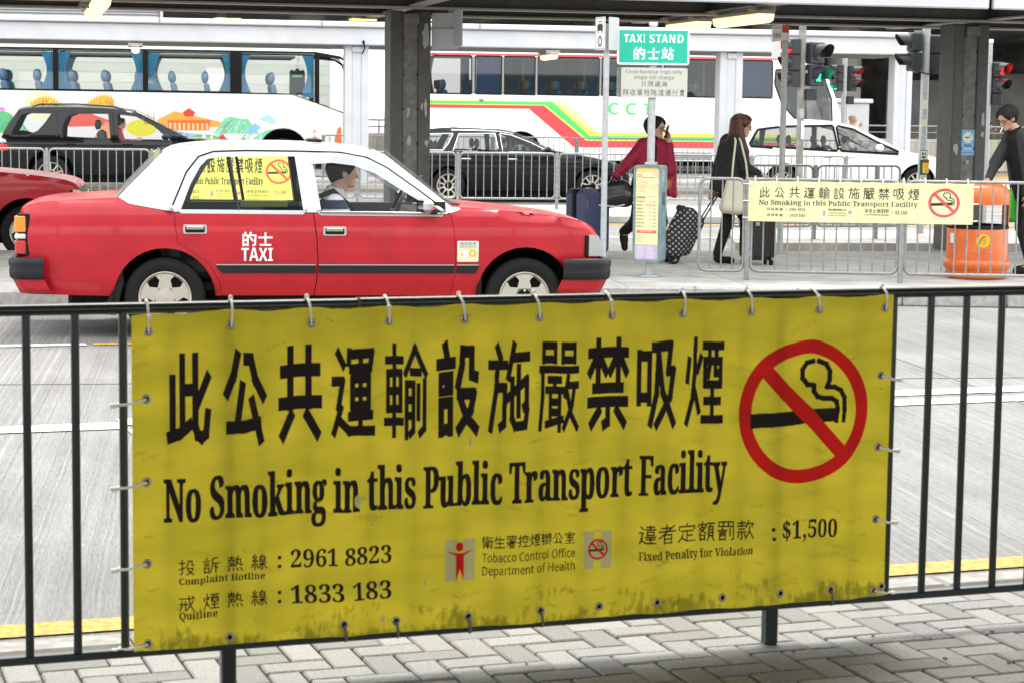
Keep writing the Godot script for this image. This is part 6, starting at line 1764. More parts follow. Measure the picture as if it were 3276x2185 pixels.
	var p2 := Paint.new(2048, 512, Color(0.925, 0.925, 0.92))
	var k2 := 2048 / L; var k3 := 512 / 3.06
	var q2 := func(a: Array) -> PackedVector2Array:
		var o := PackedVector2Array()
		for k in range(0, a.size(), 2):
			o.append(Vector2((a[k] - 6.2) * k2, (3.41 - a[k + 1]) * k3))
		return o
	var yel := Color(0.98, 0.90, 0.30); var grn := Color(0.28, 0.80, 0.42); var rd := Color(0.90, 0.24, 0.27)
	p2.poly(q2.call([6.1, 2.03, 10.05, 2.03, 11.2, 1.155, 17.4, 1.16, 17.3, 1.05, 11.1, 1.04, 9.95, 1.98, 6.1, 1.98]), yel)
	p2.poly(q2.call([10.05, 2.03, 10.42, 2.03, 11.36, 1.16, 11.2, 1.155]), Color(0.97, 0.94, 0.66))
	p2.poly(q2.call([6.1, 2.005, 10.0, 2.005, 11.10, 1.06, 17.3, 1.065, 17.22, 0.93, 11.02, 0.925, 9.77, 1.90, 6.1, 1.90]), grn)
	p2.poly(q2.call([6.1, 1.915, 9.79, 1.915, 11.04, 0.94, 17.25, 0.945, 17.22, 0.92, 11.0, 0.915, 9.75, 1.89, 6.1, 1.89]), yel)
	p2.poly(q2.call([6.1, 1.895, 9.76, 1.895, 11.0, 0.918, 17.22, 0.925, 17.0, 0.73, 10.64, 0.725, 9.33, 1.80, 6.1, 1.805]), rd)
	for e in [["C", 11.62, 0.31], ["C", 12.13, 0.31], ["T", 12.64, 0.28]]:
		p2.text(e[0], "Droid Sans", true, (e[1] - 6.2) * k2, (3.41 - 1.665) * k3, e[2] * k2, 0.335 * k3, grn)
	p2.text("HONG KONG", "Droid Sans", false, (13.61 - 6.2) * k2, (3.41 - 1.385) * k3, 1.26 * k2, 0.12 * k3, Color(0.52, 0.74, 0.64))
	p2.rect(0, 0.06 * k3, 2048 * 0.86, 0.06 * k3, Color(0.88, 0.13, 0.16))
	p2.disc((7.96 - 6.2) * k2, (3.41 - 2.02) * k3, 12, 8, Color(0.45, 0.45, 0.45))
	var body2 := print_mat(p2.tex(), 6.2, 0.35, L, 3.06, 0.3, {"clearcoat_enabled": true, "clearcoat": 0.5})
	var t2 := thing("coach", "white coach with red, green and yellow stripes behind the taxi stand sign", "coach", Vector3(0, 0, -60.25))
	var sil2 := smooth_line([6.2, 0.35, 6.18, 1.5, 6.22, 3.0, 6.4, 3.3, 6.8, 3.4, 12, 3.42, 17.0, 3.40, 17.7, 3.28, 18.1, 2.95, 18.5, 2.0, 18.7, 1.3, 18.75, 0.8, 18.65, 0.35], [])
	var wins2 := []
	for e in [[6.42, 7.66], [7.80, 8.52], [8.62, 9.48], [9.58, 11.33], [11.43, 13.15], [13.25, 14.95], [15.05, 16.42]]:
		wins2.append([e[0], 2.23, e[1], 2.22, e[1], 3.25, e[0], 3.25])
	wins2.append([16.56, 3.0, 16.53, 2.62, 16.75, 2.05, 17.16, 1.62, 18.24, 1.56, 18.2, 2.2, 18.0, 2.72, 17.75, 2.98])
	var s2 := car(t2, {"sil": sil2, "w": 1.25, "belt": 2.0, "tumble": 0.03, "sill": 0.36, "paint": body2, "glass": privacy, "wheel_r": 0.5, "rim": 0.29, "style": [1, 1], "cell": 0.3, "liner": false, "wheel_in": 0.06,
		"shell": {"tf": 0.2, "lf": 0.8, "r": 0.14, "bulge": 0.0, "tuck": 0.02, "tr": 0.05}, "arches": [[9.1, 0.55, 0.62], [15.6, 0.55, 0.62]], "windows": wins2, "panels": [], "frame": M.black, "frame_w": 0.04,
		"tops": [["tail_panel", white, 0, 5, 0.03], ["roof", white, 5, sil2.size() - 9, 0.06], ["windscreen", M.tint, sil2.size() - 9, sil2.size() - 4, 0.12], ["nose", white, sil2.size() - 4, sil2.size() - 1, 0.12]]})
	for x in [7.73, 8.57, 9.53, 11.38]:
		boxed(t2, "pillar", Vector3(x, 2.74, 1.262), Vector3(0.05, 1.06, 0.01), M.lip)
	boxed(t2, "floor", Vector3(12, 1.3, 0), Vector3(11, 0.1, 2.3), M.seat)
	var vb := mt(gr(0.05), 0.6)
	for k in 5:
		boxed(t2, "vent_slat", Vector3(13.6, 0.30 + 0.045 * k + 0.12, s2.z(Vector2(13.6, 0.4)) + 0.008), Vector3(2.2, 0.02, 0.02), vb)
	var navy := mt(Color(0.035, 0.075, 0.26), 0.8)
	for e in [[7.62, 7.40], [6.45, 6.62], [7.82, 8.50], [9.5, 9.36], [9.62, 9.8], [11.3, 11.1], [11.46, 11.62], [13.1, 12.95], [14.92, 14.72], [13.3, 13.45], [15.08, 15.3], [15.5, 16.4]]:
		curtain(t2, e[0], e[1], 2.1, 3.22, 1.14, navy, absf(e[0] - e[1]) < 0.5)
	var teal := mt(Color(0.02, 0.17, 0.30), 0.8)
	var gold := mt(Color(0.42, 0.26, 0.07), 0.8)
	for k in 12:
		var x := 7.0 + k * 0.82
		for z in [0.9, 0.42, -0.42]:
			coach_seat(t2, x, z, 1.62, teal, gold)
	boxed(t2, "dashboard", Vector3(17.9, 1.4, 0), Vector3(0.8, 0.3, 2.1), M.seat, 0.08)
	coach_seat(t2, 17.1, 0.6, 1.4, blue, null)

# ---------------------------------------------------------------- people
func head_field(f: Field, c: Vector3, look: Vector3, k := 0.02) -> void:
	# skull, jaw, nose and ears round the middle of the head; look is where the face points
	var fw := look.normalized()
	var sd := fw.cross(Vector3.UP).normalized()
	var up := sd.cross(fw).normalized()
	f.cap(c - fw * 0.022 + up * 0.022, c + fw * 0.018 + up * 0.022, 0.083, 0.078, k)
	f.cap(c + fw * 0.03 - up * 0.03, c + fw * 0.045 - up * 0.072, 0.058, 0.036, k)
	f.cap(c + fw * 0.088 + up * 0.005, c + fw * 0.104 - up * 0.028, 0.010, 0.014, 0.012)
	f.cap(c + fw * 0.078 - up * 0.058, c + fw * 0.078 - up * 0.062, 0.016, 0.016, 0.012)
	f.cap(c + fw * 0.068 - up * 0.092, c + fw * 0.07 - up * 0.092, 0.018, 0.018, 0.014)
	f.cap(c + fw * 0.074 + up * 0.022 + sd * 0.03, c + fw * 0.074 + up * 0.022 - sd * 0.03, 0.014, 0.014, 0.014)
	for s in [-1.0, 1.0]:
		f.cap(c - fw * 0.006 + up * 0.012 + sd * s * 0.078, c + fw * 0.004 - up * 0.026 + sd * s * 0.076, 0.016, 0.010, 0.008)

func face_marks(t: Node3D, c: Vector3, look: Vector3, glasses: bool) -> void:
	var fw := look.normalized()
	var sd := fw.cross(Vector3.UP).normalized()
	var up := sd.cross(fw).normalized()
	for s in [-1.0, 1.0]:
		var e := B.new()
		e.ball(c + fw * 0.078 + up * 0.004 + sd * s * 0.032, Vector3.ONE * 0.011, 8, 6)
		put(t, "eye", e, M.hair)
		tubed(t, "eyebrow", [c + fw * 0.087 + up * 0.026 + sd * s * 0.016, c + fw * 0.076 + up * 0.03 + sd * s * 0.05], 0.004, M.hair, 5)
	tubed(t, "lips", [c + fw * 0.083 - up * 0.058 - sd * 0.022, c + fw * 0.094 - up * 0.057, c + fw * 0.083 - up * 0.058 + sd * 0.022], 0.0055, mt(Color(0.36, 0.12, 0.11), 0.5), 6)
	if glasses:
		var g := B.new()
		for s in [-1.0, 1.0]:
			var r := []
			for k in 13:
				r.append(c + fw * 0.102 + sd * (s * 0.034 + cos(TAU * k / 12) * 0.026) + up * (0.002 + sin(TAU * k / 12) * 0.019))
			g.tube(r, 0.0024, 5, false)
			g.tube([c + fw * 0.10 + sd * s * 0.06 + up * 0.008, c + fw * 0.01 + sd * s * 0.084 + up * 0.01], 0.0024, 5)
		g.tube([c + fw * 0.104 - sd * 0.01 + up * 0.004, c + fw * 0.104 + sd * 0.01 + up * 0.004], 0.0024, 5)
		put(t, "glasses", g, M.bumper)

func hair_cap(t: Node3D, c: Vector3, look: Vector3, m: Material, thick: float, cell: float, nape: float, long := 0.0) -> void:
	var fw := look.normalized()
	var sd := fw.cross(Vector3.UP).normalized()
	var up := sd.cross(fw).normalized()
	var f := Field.new(c - Vector3(0.2, 0.16 + long, 0.2), c + Vector3(0.2, 0.18, 0.2), cell)
	f.cap(c - fw * 0.026 + up * 0.03, c + fw * 0.016 + up * 0.032, 0.083 + thick, 0.078 + thick, 0.02)
	f.cap(c - fw * 0.04 + up * 0.01, c - fw * 0.048 - up * (nape * 0.35), 0.072 + thick * 0.5, 0.05, 0.03)
	# leave the face, the ears and the neck free
	f.cap(c + fw * 0.13 - up * 0.06, c + fw * 0.115 + up * 0.016, 0.092, 0.066, 0.02, Vector3.ONE, true)
	for s in [-1.0, 1.0]:
		f.cap(c + fw * 0.035 - up * 0.10 + sd * s * 0.09, c + fw * 0.022 - up * 0.012 + sd * s * 0.10, 0.05, 0.030, 0.02, Vector3.ONE, true)
	f.clip(c - up * (nape * 0.75), -up)
	f.clip(c + fw * 0.024 - up * 0.032, (fw * 0.75 - up * 0.66).normalized())
	var b := B.new()
	f.to(b)
	put(t, "hair", b, m)

func hand(b: B, wrist: Vector3, dir: Vector3, curl: Vector3, cell := 0.007) -> void:
	# palm and five fingers; dir is the length of the palm, curl bends the fingers
	var d := dir.normalized()
	var cn := curl.normalized()
	var side := d.cross(cn).normalized()
	var f := Field.new(wrist - Vector3.ONE * 0.16, wrist + Vector3.ONE * 0.16, cell)
	f.cap(wrist, wrist + d * 0.03, 0.024, 0.026, 0.01)
	for k in 4:
		var o := side * (k - 1.5) * 0.019
		var kn := wrist + d * 0.085 + o
		f.cap(wrist + d * 0.02 + o * 0.7, kn, 0.015, 0.0105, 0.012)
		var l: float = [0.036, 0.042, 0.040, 0.030][k]
		var m := kn + (d * 0.8 + cn * 0.5).normalized() * l
		f.cap(kn, m, 0.0095, 0.0085, 0.004)
		f.cap(m, m + (d * 0.25 + cn).normalized() * l * 0.8, 0.0085, 0.0075, 0.003)
	var th := wrist + d * 0.025 - side * 0.026
	f.cap(th, th + (d * 0.6 - side * 0.6 + cn * 0.4).normalized() * 0.04, 0.013, 0.0105, 0.008)
	f.cap(th + (d * 0.6 - side * 0.6 + cn * 0.4).normalized() * 0.04, th + (d * 0.9 - side * 0.35 + cn * 0.9).normalized() * 0.07, 0.0105, 0.0085, 0.004)
	f.to(b)

func field_part(t: Node3D, called: String, bones: Array, m: Material, cell: float, k := 0.03, clips := []) -> void:
	# bones: [a, b, ra, rb, (squash)]
	var lo := Vector3.ONE * 1e9; var hi := -lo
	for e in bones:
		var r := maxf(e[2], e[3]) * 1.6 + 0.03
		lo = lo.min(e[0].min(e[1]) - Vector3.ONE * r); hi = hi.max(e[0].max(e[1]) + Vector3.ONE * r)
	var f := Field.new(lo, hi, cell)
	for e in bones:
		f.cap(e[0], e[1], e[2], e[3], k, e[4] if e.size() > 4 else Vector3.ONE)
	for c in clips:
		f.clip(c[0], c[1])
	var b := B.new()
	f.to(b)
	put(t, called, b, m)

# J: joints by name in metres, feet at y = 0
func figure(t: Node3D, J: Dictionary, look: Vector3, cell := 0.016) -> void:
	var bones := [
		[J.hip_l, J.sho_l.lerp(J.neck, 0.35), 0.105, 0.085], [J.hip_r, J.sho_r.lerp(J.neck, 0.35), 0.105, 0.085], [J.hip_l.lerp(J.hip_r, 0.5), J.neck, 0.11, 0.06], [J.neck, J.head - look * 0.02 + Vector3(0, -0.05, 0), 0.052, 0.05],
		[J.sho_l, J.elb_l, 0.048, 0.04], [J.elb_l, J.wri_l, 0.038, 0.026], [J.sho_r, J.elb_r, 0.048, 0.04], [J.elb_r, J.wri_r, 0.038, 0.026],
		[J.hip_l, J.kne_l, 0.082, 0.052], [J.kne_l, J.ank_l, 0.05, 0.034], [J.hip_r, J.kne_r, 0.082, 0.052], [J.kne_r, J.ank_r, 0.05, 0.034],
		[J.ank_l, J.toe_l, 0.034, 0.026], [J.ank_r, J.toe_r, 0.034, 0.026]]
	var lo := Vector3.ONE * 1e9; var hi := -lo
	for e in bones:
		lo = lo.min(e[0].min(e[1]) - Vector3.ONE * 0.16); hi = hi.max(e[0].max(e[1]) + Vector3.ONE * 0.16)
	var f := Field.new(lo, hi, cell * 1.4)
	for e in bones:
		f.cap(e[0], e[1], e[2], e[3], 0.03)
	var b := B.new()
	f.to(b)
	var hf := Field.new(J.head - Vector3.ONE * 0.17, J.head + Vector3.ONE * 0.17, 0.008)
	head_field(hf, J.head, look)
	hf.cap(J.neck, J.head - look.normalized() * 0.02 + Vector3(0, -0.05, 0), 0.05, 0.05, 0.02)
	hf.to(b)
	for s in ["l", "r"]:
		hand(b, J["wri_" + s], J.get("hand_" + s, (J["wri_" + s] - J["elb_" + s]).normalized() * 0.08), J.get("curl_" + s, Vector3(0, -1, 0.2)))
	put(t, "body", b, M.skin)

func torso(J: Dictionary, g: float) -> Array:
	# the trunk and both sleeves, a little wider than the body inside
	return [[J.hip_l, J.sho_l.lerp(J.neck, 0.35), 0.105 + g, 0.085 + g], [J.hip_r, J.sho_r.lerp(J.neck, 0.35), 0.105 + g, 0.085 + g], [J.hip_l.lerp(J.hip_r, 0.5), J.neck.lerp(J.hip_l.lerp(J.hip_r, 0.5), 0.12), 0.11 + g, 0.085 + g],
		[J.sho_l, J.elb_l, 0.055 + g, 0.046 + g], [J.elb_l, J.wri_l.lerp(J.elb_l, 0.08), 0.044 + g, 0.03 + g], [J.sho_r, J.elb_r, 0.055 + g, 0.046 + g], [J.elb_r, J.wri_r.lerp(J.elb_r, 0.08), 0.044 + g, 0.03 + g]]

func trousers(t: Node3D, J: Dictionary, m: Material, g := 0.0) -> void:
	field_part(t, "trousers", [[J.hip_l, J.hip_r, 0.125 + g, 0.125 + g], [J.hip_l + Vector3(0, 0.08, 0), J.hip_r + Vector3(0, 0.08, 0), 0.12 + g, 0.12 + g], [J.hip_l, J.kne_l, 0.098 + g, 0.066 + g], [J.kne_l, J.ank_l + Vector3(0, 0.02, 0), 0.064 + g, 0.05 + g], [J.hip_r, J.kne_r, 0.098 + g, 0.066 + g], [J.kne_r, J.ank_r + Vector3(0, 0.02, 0), 0.064 + g, 0.05 + g]], m, 0.016)

func shoes(t: Node3D, J: Dictionary, m: Material) -> void:
	for s in ["l", "r"]:
		var a: Vector3 = J["ank_" + s]; var q: Vector3 = J["toe_" + s]
		var dn := Vector3(0, -0.03, 0)
		field_part(t, "shoe", [[a + dn, a + (q - a) * 0.25 + dn, 0.045, 0.042], [a + (q - a) * 0.1 + dn, q, 0.042, 0.036]], m, 0.011, 0.02)

func cloth_mat(c: Color, rough: float, fold := 1.4) -> StandardMaterial3D:
	return mt(c, rough, 0.0, {"rim_enabled": true, "rim": 0.25, "metallic_specular": 0.3, "uv1_triplanar": true, "uv1_scale": Vector3(2.6, 1.5, 2.6), "heightmap_enabled": true, "heightmap_texture": M.folds, "heightmap_scale": fold})

func people() -> void:
	var V := func(x: float, y: float, z: float) -> Vector3: return Vector3(x, y, z)
	# --- long-haired woman walking to the right
	var t := thing("person", "woman with long brown hair and glasses in a black jacket walking past the railing", "person", Vector3(5.60, 0.13, -21.62))
	var J := {"head": V.call(0.10, 1.455, 0.0), "neck": V.call(0.03, 1.315, 0.0), "sho_l": V.call(-0.03, 1.26, -0.16), "sho_r": V.call(0.0, 1.25, 0.16), "elb_r": V.call(0.10, 1.02, 0.20), "wri_r": V.call(0.265, 0.955, 0.14), "elb_l": V.call(-0.10, 1.0, -0.18), "wri_l": V.call(-0.16, 0.78, -0.15),
		"hip_l": V.call(0.0, 0.80, -0.08), "hip_r": V.call(-0.02, 0.80, 0.08), "kne_r": V.call(-0.05, 0.44, 0.08), "ank_r": V.call(-0.15, 0.09, 0.08), "toe_r": V.call(0.0, 0.035, 0.085), "kne_l": V.call(0.20, 0.46, -0.08), "ank_l": V.call(0.36, 0.12, -0.08), "toe_l": V.call(0.50, 0.09, -0.08), "hand_r": V.call(0.07, -0.02, 0.0), "curl_r": V.call(0.2, -1, 0.0), "curl_l": V.call(0.3, -0.4, 1.0)}
	var look := Vector3(0.92, -0.16, 0.28).normalized()
	figure(t, J, look)
	face_marks(t, J.head, look, true)
	var blk := cloth_mat(Color(0.016, 0.017, 0.019), 0.75)
	trousers(t, J, cloth_mat(gr(0.010), 0.8))
	shoes(t, J, M.black)
	field_part(t, "jacket", torso(J, 0.014) + [[V.call(-0.02, 0.84, -0.07), V.call(-0.02, 1.22, -0.09), 0.12, 0.10], [V.call(-0.03, 0.82, 0.06), V.call(-0.02, 1.22, 0.07), 0.12, 0.10], [V.call(-0.05, 0.80, 0.0), V.call(-0.04, 1.2, 0.0), 0.13, 0.115], [J.neck - V.call(0.02, 0.06, 0), J.neck + V.call(-0.01, -0.01, 0), 0.085, 0.07], [J.sho_r, J.elb_r, 0.07, 0.056]], blk, 0.014, 0.018)
	field_part(t, "blouse", [[V.call(0.085, 0.92, 0.03), V.call(0.075, 1.22, 0.04), 0.07, 0.075], [V.call(0.04, 1.2, 0), J.neck, 0.085, 0.055]], mt(gr(0.22), 0.8, 0.0, {"albedo_texture": noise(0.4, gr(0.1), gr(1.0), 64, 1), "uv1_triplanar": true, "uv1_scale": Vector3.ONE * 4.0}), 0.015)
	var brown := mt(Color(0.13, 0.042, 0.026), 0.42, 0.0, {"metallic_specular": 0.35, "albedo_texture": noise(0.05, gr(0.45), gr(1.0), 256, 4, FastNoiseLite.TYPE_SIMPLEX, 5), "uv1_scale": Vector3(22, 2.2, 1)})
	hair_cap(t, J.head, look, brown, 0.02, 0.009, 0.10)
	var strands := []
	for k in 15:
		var a := lerpf(-1.55, 1.25, k / 14.0)
		var root: Vector3 = J.head + Vector3(-0.03 - 0.055 * cos(a), 0.06, 0.088 * sin(a))
		var mid: Vector3 = J.head + Vector3(-0.055 - 0.05 * cos(a) + 0.04 * absf(sin(a)), -0.12, 0.125 * sin(a))
		var low: Vector3 = J.head + Vector3(-0.175 - 0.05 * cos(a) + (0.21 if sin(a) > 0.5 else 0.0) + 0.02 * sin(k * 5.0), -0.36 + 0.03 * sin(k * 3.0), 0.19 * sin(a) + 0.015 * sin(k * 2.0))
		strands.append([root, mid, 0.036, 0.042]); strands.append([mid, mid.lerp(low, 0.55) + Vector3(0.02 * sin(k * 2.3), 0, 0.015 * cos(k * 1.7)), 0.04, 0.03]); strands.append([mid.lerp(low, 0.55) + Vector3(0.02 * sin(k * 2.3), 0, 0.015 * cos(k * 1.7)), low, 0.03, 0.012])
	field_part(t, "long_hair", strands, brown, 0.010, 0.012)
	# --- woman on the phone
	var p := thing("person", "woman in a crimson jacket on the phone behind the taxi stand sign", "person", Vector3(4.80, 0.13, -22.02))
	var K := {"head": V.call(0.055, 1.42, 0.0), "neck": V.call(0.02, 1.275, 0.0), "sho_l": V.call(-0.12, 1.19, 0.05), "sho_r": V.call(0.145, 1.19, 0.03), "elb_l": V.call(-0.27, 1.03, 0.08), "wri_l": V.call(-0.385, 0.90, 0.06), "elb_r": V.call(0.205, 0.97, 0.12), "wri_r": V.call(0.19, 1.26, 0.10), "hip_l": V.call(-0.07, 0.76, 0.0), "hip_r": V.call(0.08, 0.76, 0.0), "kne_l": V.call(-0.13, 0.42, -0.02), "ank_l": V.call(-0.235, 0.28, -0.16), "toe_l": V.call(-0.235, 0.13, -0.10), "kne_r": V.call(0.12, 0.42, 0.08), "ank_r": V.call(0.10, 0.07, 0.02), "toe_r": V.call(0.17, 0.035, 0.13), "hand_r": V.call(-0.01, 0.07, 0.0), "curl_r": V.call(-0.6, 0.4, 0.3), "curl_l": V.call(0.3, -1, 0.2)}
	var look2 := Vector3(0.72, -0.04, 0.62).normalized()
	figure(p, K, look2)
	face_marks(p, K.head, look2, true)
	hair_cap(p, K.head, look2, M.hair, 0.024, 0.009, 0.11)
	var crim := cloth_mat(Color(0.22, 0.010, 0.034), 0.55, 2.0)
	trousers(p, K, cloth_mat(gr(0.010), 0.8), 0.004)
	shoes(p, K, M.black)
	field_part(p, "jacket", torso(K, 0.014) + [[V.call(-0.07, 0.78, 0.0), V.call(-0.06, 1.16, 0.02), 0.105, 0.08], [V.call(0.10, 0.74, 0.0), V.call(0.08, 1.16, 0.02), 0.105, 0.08], [V.call(0.0, 0.8, -0.04), V.call(0.02, 1.2, -0.02), 0.11, 0.09], [K.neck + V.call(0, -0.06, -0.01), K.neck + V.call(0, 0.01, -0.015), 0.08, 0.066], [K.sho_l, K.elb_l, 0.072, 0.056]], crim, 0.014, 0.018)
	field_part(p, "jumper", [[V.call(0.045, 0.98, 0.085), V.call(0.03, 1.22, 0.075), 0.03, 0.04], [K.neck + V.call(0.01, -0.02, 0.02), K.neck + V.call(0.012, 0.02, 0.02), 0.062, 0.056]], M.black, 0.012, 0.02)
	boxed(self, "mobile_phone", Vector3(4.80 + 0.155, 0.13 + 1.385, -21.90), Vector3(0.012, 0.14, 0.065), M.black, 0.005, Basis(Vector3.BACK, -0.25))
	tag(get_node("mobile_phone"), "black mobile phone held to the ear of the woman in crimson", "phone")
	# --- man at the bin
	var m := thing("person", "man in a dark grey blazer and glasses leaning over the orange bin, smoking", "person", Vector3(8.26, 0.13, -20.15))
	var L := {"head": V.call(-0.205, 1.575, 0.02), "neck": V.call(-0.10, 1.44, 0.0), "sho_l": V.call(-0.03, 1.36, 0.20), "sho_r": V.call(-0.09, 1.36, -0.17), "elb_l": V.call(0.02, 1.06, 0.26), "wri_l": V.call(-0.02, 0.82, 0.22), "elb_r": V.call(-0.26, 1.12, -0.12), "wri_r": V.call(-0.40, 0.955, 0.06), "hip_l": V.call(0.07, 0.86, 0.10), "hip_r": V.call(0.04, 0.86, -0.08), "kne_l": V.call(0.03, 0.48, 0.11), "ank_l": V.call(0.08, 0.09, 0.10), "toe_l": V.call(-0.10, 0.04, 0.13), "kne_r": V.call(0.05, 0.47, -0.10), "ank_r": V.call(0.16, 0.09, -0.12), "toe_r": V.call(0.0, 0.04, -0.10), "hand_r": V.call(-0.07, -0.03, 0.02), "curl_r": V.call(-0.2, -1, 0.1), "curl_l": V.call(-0.3, -0.2, -1)}
	var look3 := Vector3(-0.83, -0.42, 0.35).normalized()
	figure(m, L, look3)
	face_marks(m, L.head, look3, true)
	hair_cap(m, L.head, look3, M.hair, 0.02, 0.009, 0.10)
	var grey := cloth_mat(Color(0.036, 0.036, 0.040), 0.8)
	trousers(m, L, mt(Color(0.022, 0.022, 0.026), 0.75, 0.0, {"albedo_texture": noise(0.02, gr(0.3), gr(1.0), 128, 4), "uv1_triplanar": true, "uv1_scale": Vector3.ONE * 2.0}), 0.012)
	shoes(m, L, M.black)
	field_part(m, "shirt", [[V.call(0.04, 0.84, 0.0), V.call(-0.09, 1.36, 0.02), 0.15, 0.12], [L.neck + V.call(0.01, -0.05, 0), L.neck, 0.085, 0.065]], M.black, 0.016)
	field_part(m, "blazer", torso(L, 0.012) + [[V.call(0.10, 0.74, 0.12), V.call(-0.02, 1.34, 0.16), 0.12, 0.09], [V.call(0.07, 0.76, -0.12), V.call(-0.07, 1.34, -0.13), 0.14, 0.10], [V.call(0.14, 0.78, 0.0), V.call(0.0, 1.34, 0.0), 0.13, 0.10], [L.sho_l, L.elb_l, 0.08, 0.064], [L.sho_r, L.elb_r, 0.08, 0.064]], grey, 0.015, 0.02)
	var cg := thing("cigarette", "white cigarette between the lips of the man at the bin", "cigarette", Vector3(8.26, 0.13, -20.15) + L.head + look3 * 0.09 + Vector3(0.01, -0.055, 0.01))
	tubed(cg, "paper", [Vector3.ZERO, Vector3(-0.035, -0.05, 0.025)], 0.005, M.white_paint, 7)
	tubed(cg, "ash", [Vector3(-0.0352, -0.0503, 0.0252), Vector3(-0.039, -0.056, 0.028)], 0.0048, M.paper, 7)
	# --- bald man beyond the people carrier and people by the far crossing
	var small := func(at: Vector3, label: String, skin_look: Vector3, top: Material, legs: Material, hair_m, sc: float) -> void:
		var o := thing("person", label, "person", at)
		var Q := {"head": V.call(0, 1.56, 0), "neck": V.call(-0.01, 1.42, 0), "sho_l": V.call(0, 1.36, 0.18), "sho_r": V.call(0, 1.36, -0.18), "elb_l": V.call(0.06, 1.10, 0.22), "wri_l": V.call(0.15, 1.38, 0.12), "elb_r": V.call(-0.04, 1.08, -0.22), "wri_r": V.call(0.02, 0.84, -0.20), "hip_l": V.call(0, 0.88, 0.09), "hip_r": V.call(0, 0.88, -0.09), "kne_l": V.call(0.06, 0.48, 0.09), "ank_l": V.call(0.02, 0.08, 0.09), "toe_l": V.call(0.16, 0.04, 0.09), "kne_r": V.call(-0.04, 0.48, -0.09), "ank_r": V.call(-0.14, 0.09, -0.09), "toe_r": V.call(0.0, 0.04, -0.09)}
		figure(o, Q, skin_look, 0.022)
		face_marks(o, Q.head, skin_look, false)
		if hair_m: hair_cap(o, Q.head, skin_look, hair_m, 0.016, 0.013, 0.1)
		trousers(o, Q, legs)
		shoes(o, Q, M.black)
		field_part(o, "shirt", torso(Q, 0.012) + [[V.call(0, 0.9, 0.08), V.call(0, 1.33, 0.1), 0.13, 0.11], [V.call(0, 0.9, -0.08), V.call(0, 1.33, -0.1), 0.13, 0.11], [V.call(0, 1.34, 0), Q.neck, 0.09, 0.065], [Q.sho_l, Q.elb_l, 0.07, 0.058], [Q.sho_r, Q.elb_r, 0.07, 0.058]], top, 0.02)
		o.scale = Vector3.ONE * sc
	small.call(Vector3(15.45, 0.12, -48.3), "bald man with a hand to his chin beyond the white people carrier", Vector3(0.95, -0.1, 0.25), mt(Color(0.55, 0.42, 0.38), 0.8), mt(gr(0.08), 0.8), null, 0.97)
	small.call(Vector3(25.3, 0, -65.5), "distant person in a white shirt and grey trousers beyond the far crossing", Vector3(-0.5, 0, 0.85), mt(gr(0.7), 0.8), mt(gr(0.12), 0.8), M.hair, 0.9)
	small.call(Vector3(26.0, 0, -66.5), "distant person in an olive top behind the one in the white shirt", Vector3(0.5, 0, 0.85), mt(Color(0.12, 0.10, 0.06), 0.8), mt(gr(0.03), 0.8), M.hair, 0.92)

# ---------------------------------------------------------------- street furniture
func rail_run(called: String, label: String, at: Vector3, turn: float, panels: Array, hgt: float, low: float, step: float, m: Material, posts: Array, r := 0.0155) -> Node3D:
	var t := thing(called, label, "railing", at, turn)
	for e in panels:
		var pn := Node3D.new()
		pn.name = "panel"
		t.add_child(pn, true)
		var x0: float = e[0]; var x1: float = e[1]; var c := 0.07
		var loop := []
		for q in [[x1 - c, hgt - c, 0.0], [x0 + c, hgt - c, PI / 2], [x0 + c, low + c, PI], [x1 - c, low + c, PI * 1.5]]:
			for k in 5:
				loop.append(Vector3(q[0], q[1], 0) + Vector3(cos(q[2] + PI / 2 * k / 4), sin(q[2] + PI / 2 * k / 4), 0) * c)
		loop.append(loop[0])
		tubed(pn, "frame", loop, r, m, 8)
		var n := int(round((x1 - x0) / step))
		var bar := B.new()
		bar.tube([Vector3(0, low, 0), Vector3(0, hgt, 0)], 0.0078, 7)
		var bm := bar.mesh()
		for k in range(1, n):
			inst(pn, "bar", bm, m, Transform3D(Basis(Vector3.BACK, rng.randf_range(-0.004, 0.004)), Vector3(lerpf(x0, x1, float(k) / n), 0, 0)))
	for x in posts:
		boxed(t, "post", Vector3(x, (hgt + 0.01) / 2, 0), Vector3(0.05, hgt + 0.01, 0.05), m, 0.006)
		for y in [hgt * 0.25, hgt * 0.8]:
			boxed(t, "clip", Vector3(x, y, 0.0), Vector3(0.075, 0.03, 0.03), m, 0.004)
	return t

func hung_sheet(t: Node3D, x0: float, x1: float, y0: float, y1: float, z: float, m: Material, amp: float) -> void:
	var f := FastNoiseLite.new()
	f.seed = int(x1 * 100); f.frequency = 1.0
	var rows := []
	var nc := int((x1 - x0) / 0.03)
	for i in 19:
		var row := []
		for j in nc + 1:
			var x := lerpf(x0, x1, float(j) / nc); var a := i / 18.0
			var tug := absf(sin(float(j) / nc * PI * 9.0))
			row.append(Vector3(x, lerpf(y1, y0, a) - 0.008 * tug * (1.0 - a), z + amp * (f.get_noise_2d(x * 3.5 + a * 2.2, a * 1.6) + 0.7 * f.get_noise_2d(x * 9.0 - a * 5.0, a * 3.0)) + amp * 0.25))
		rows.append(row)
	var b := B.new()
	b.grid(rows)
	put(t, "sheet", b, m)

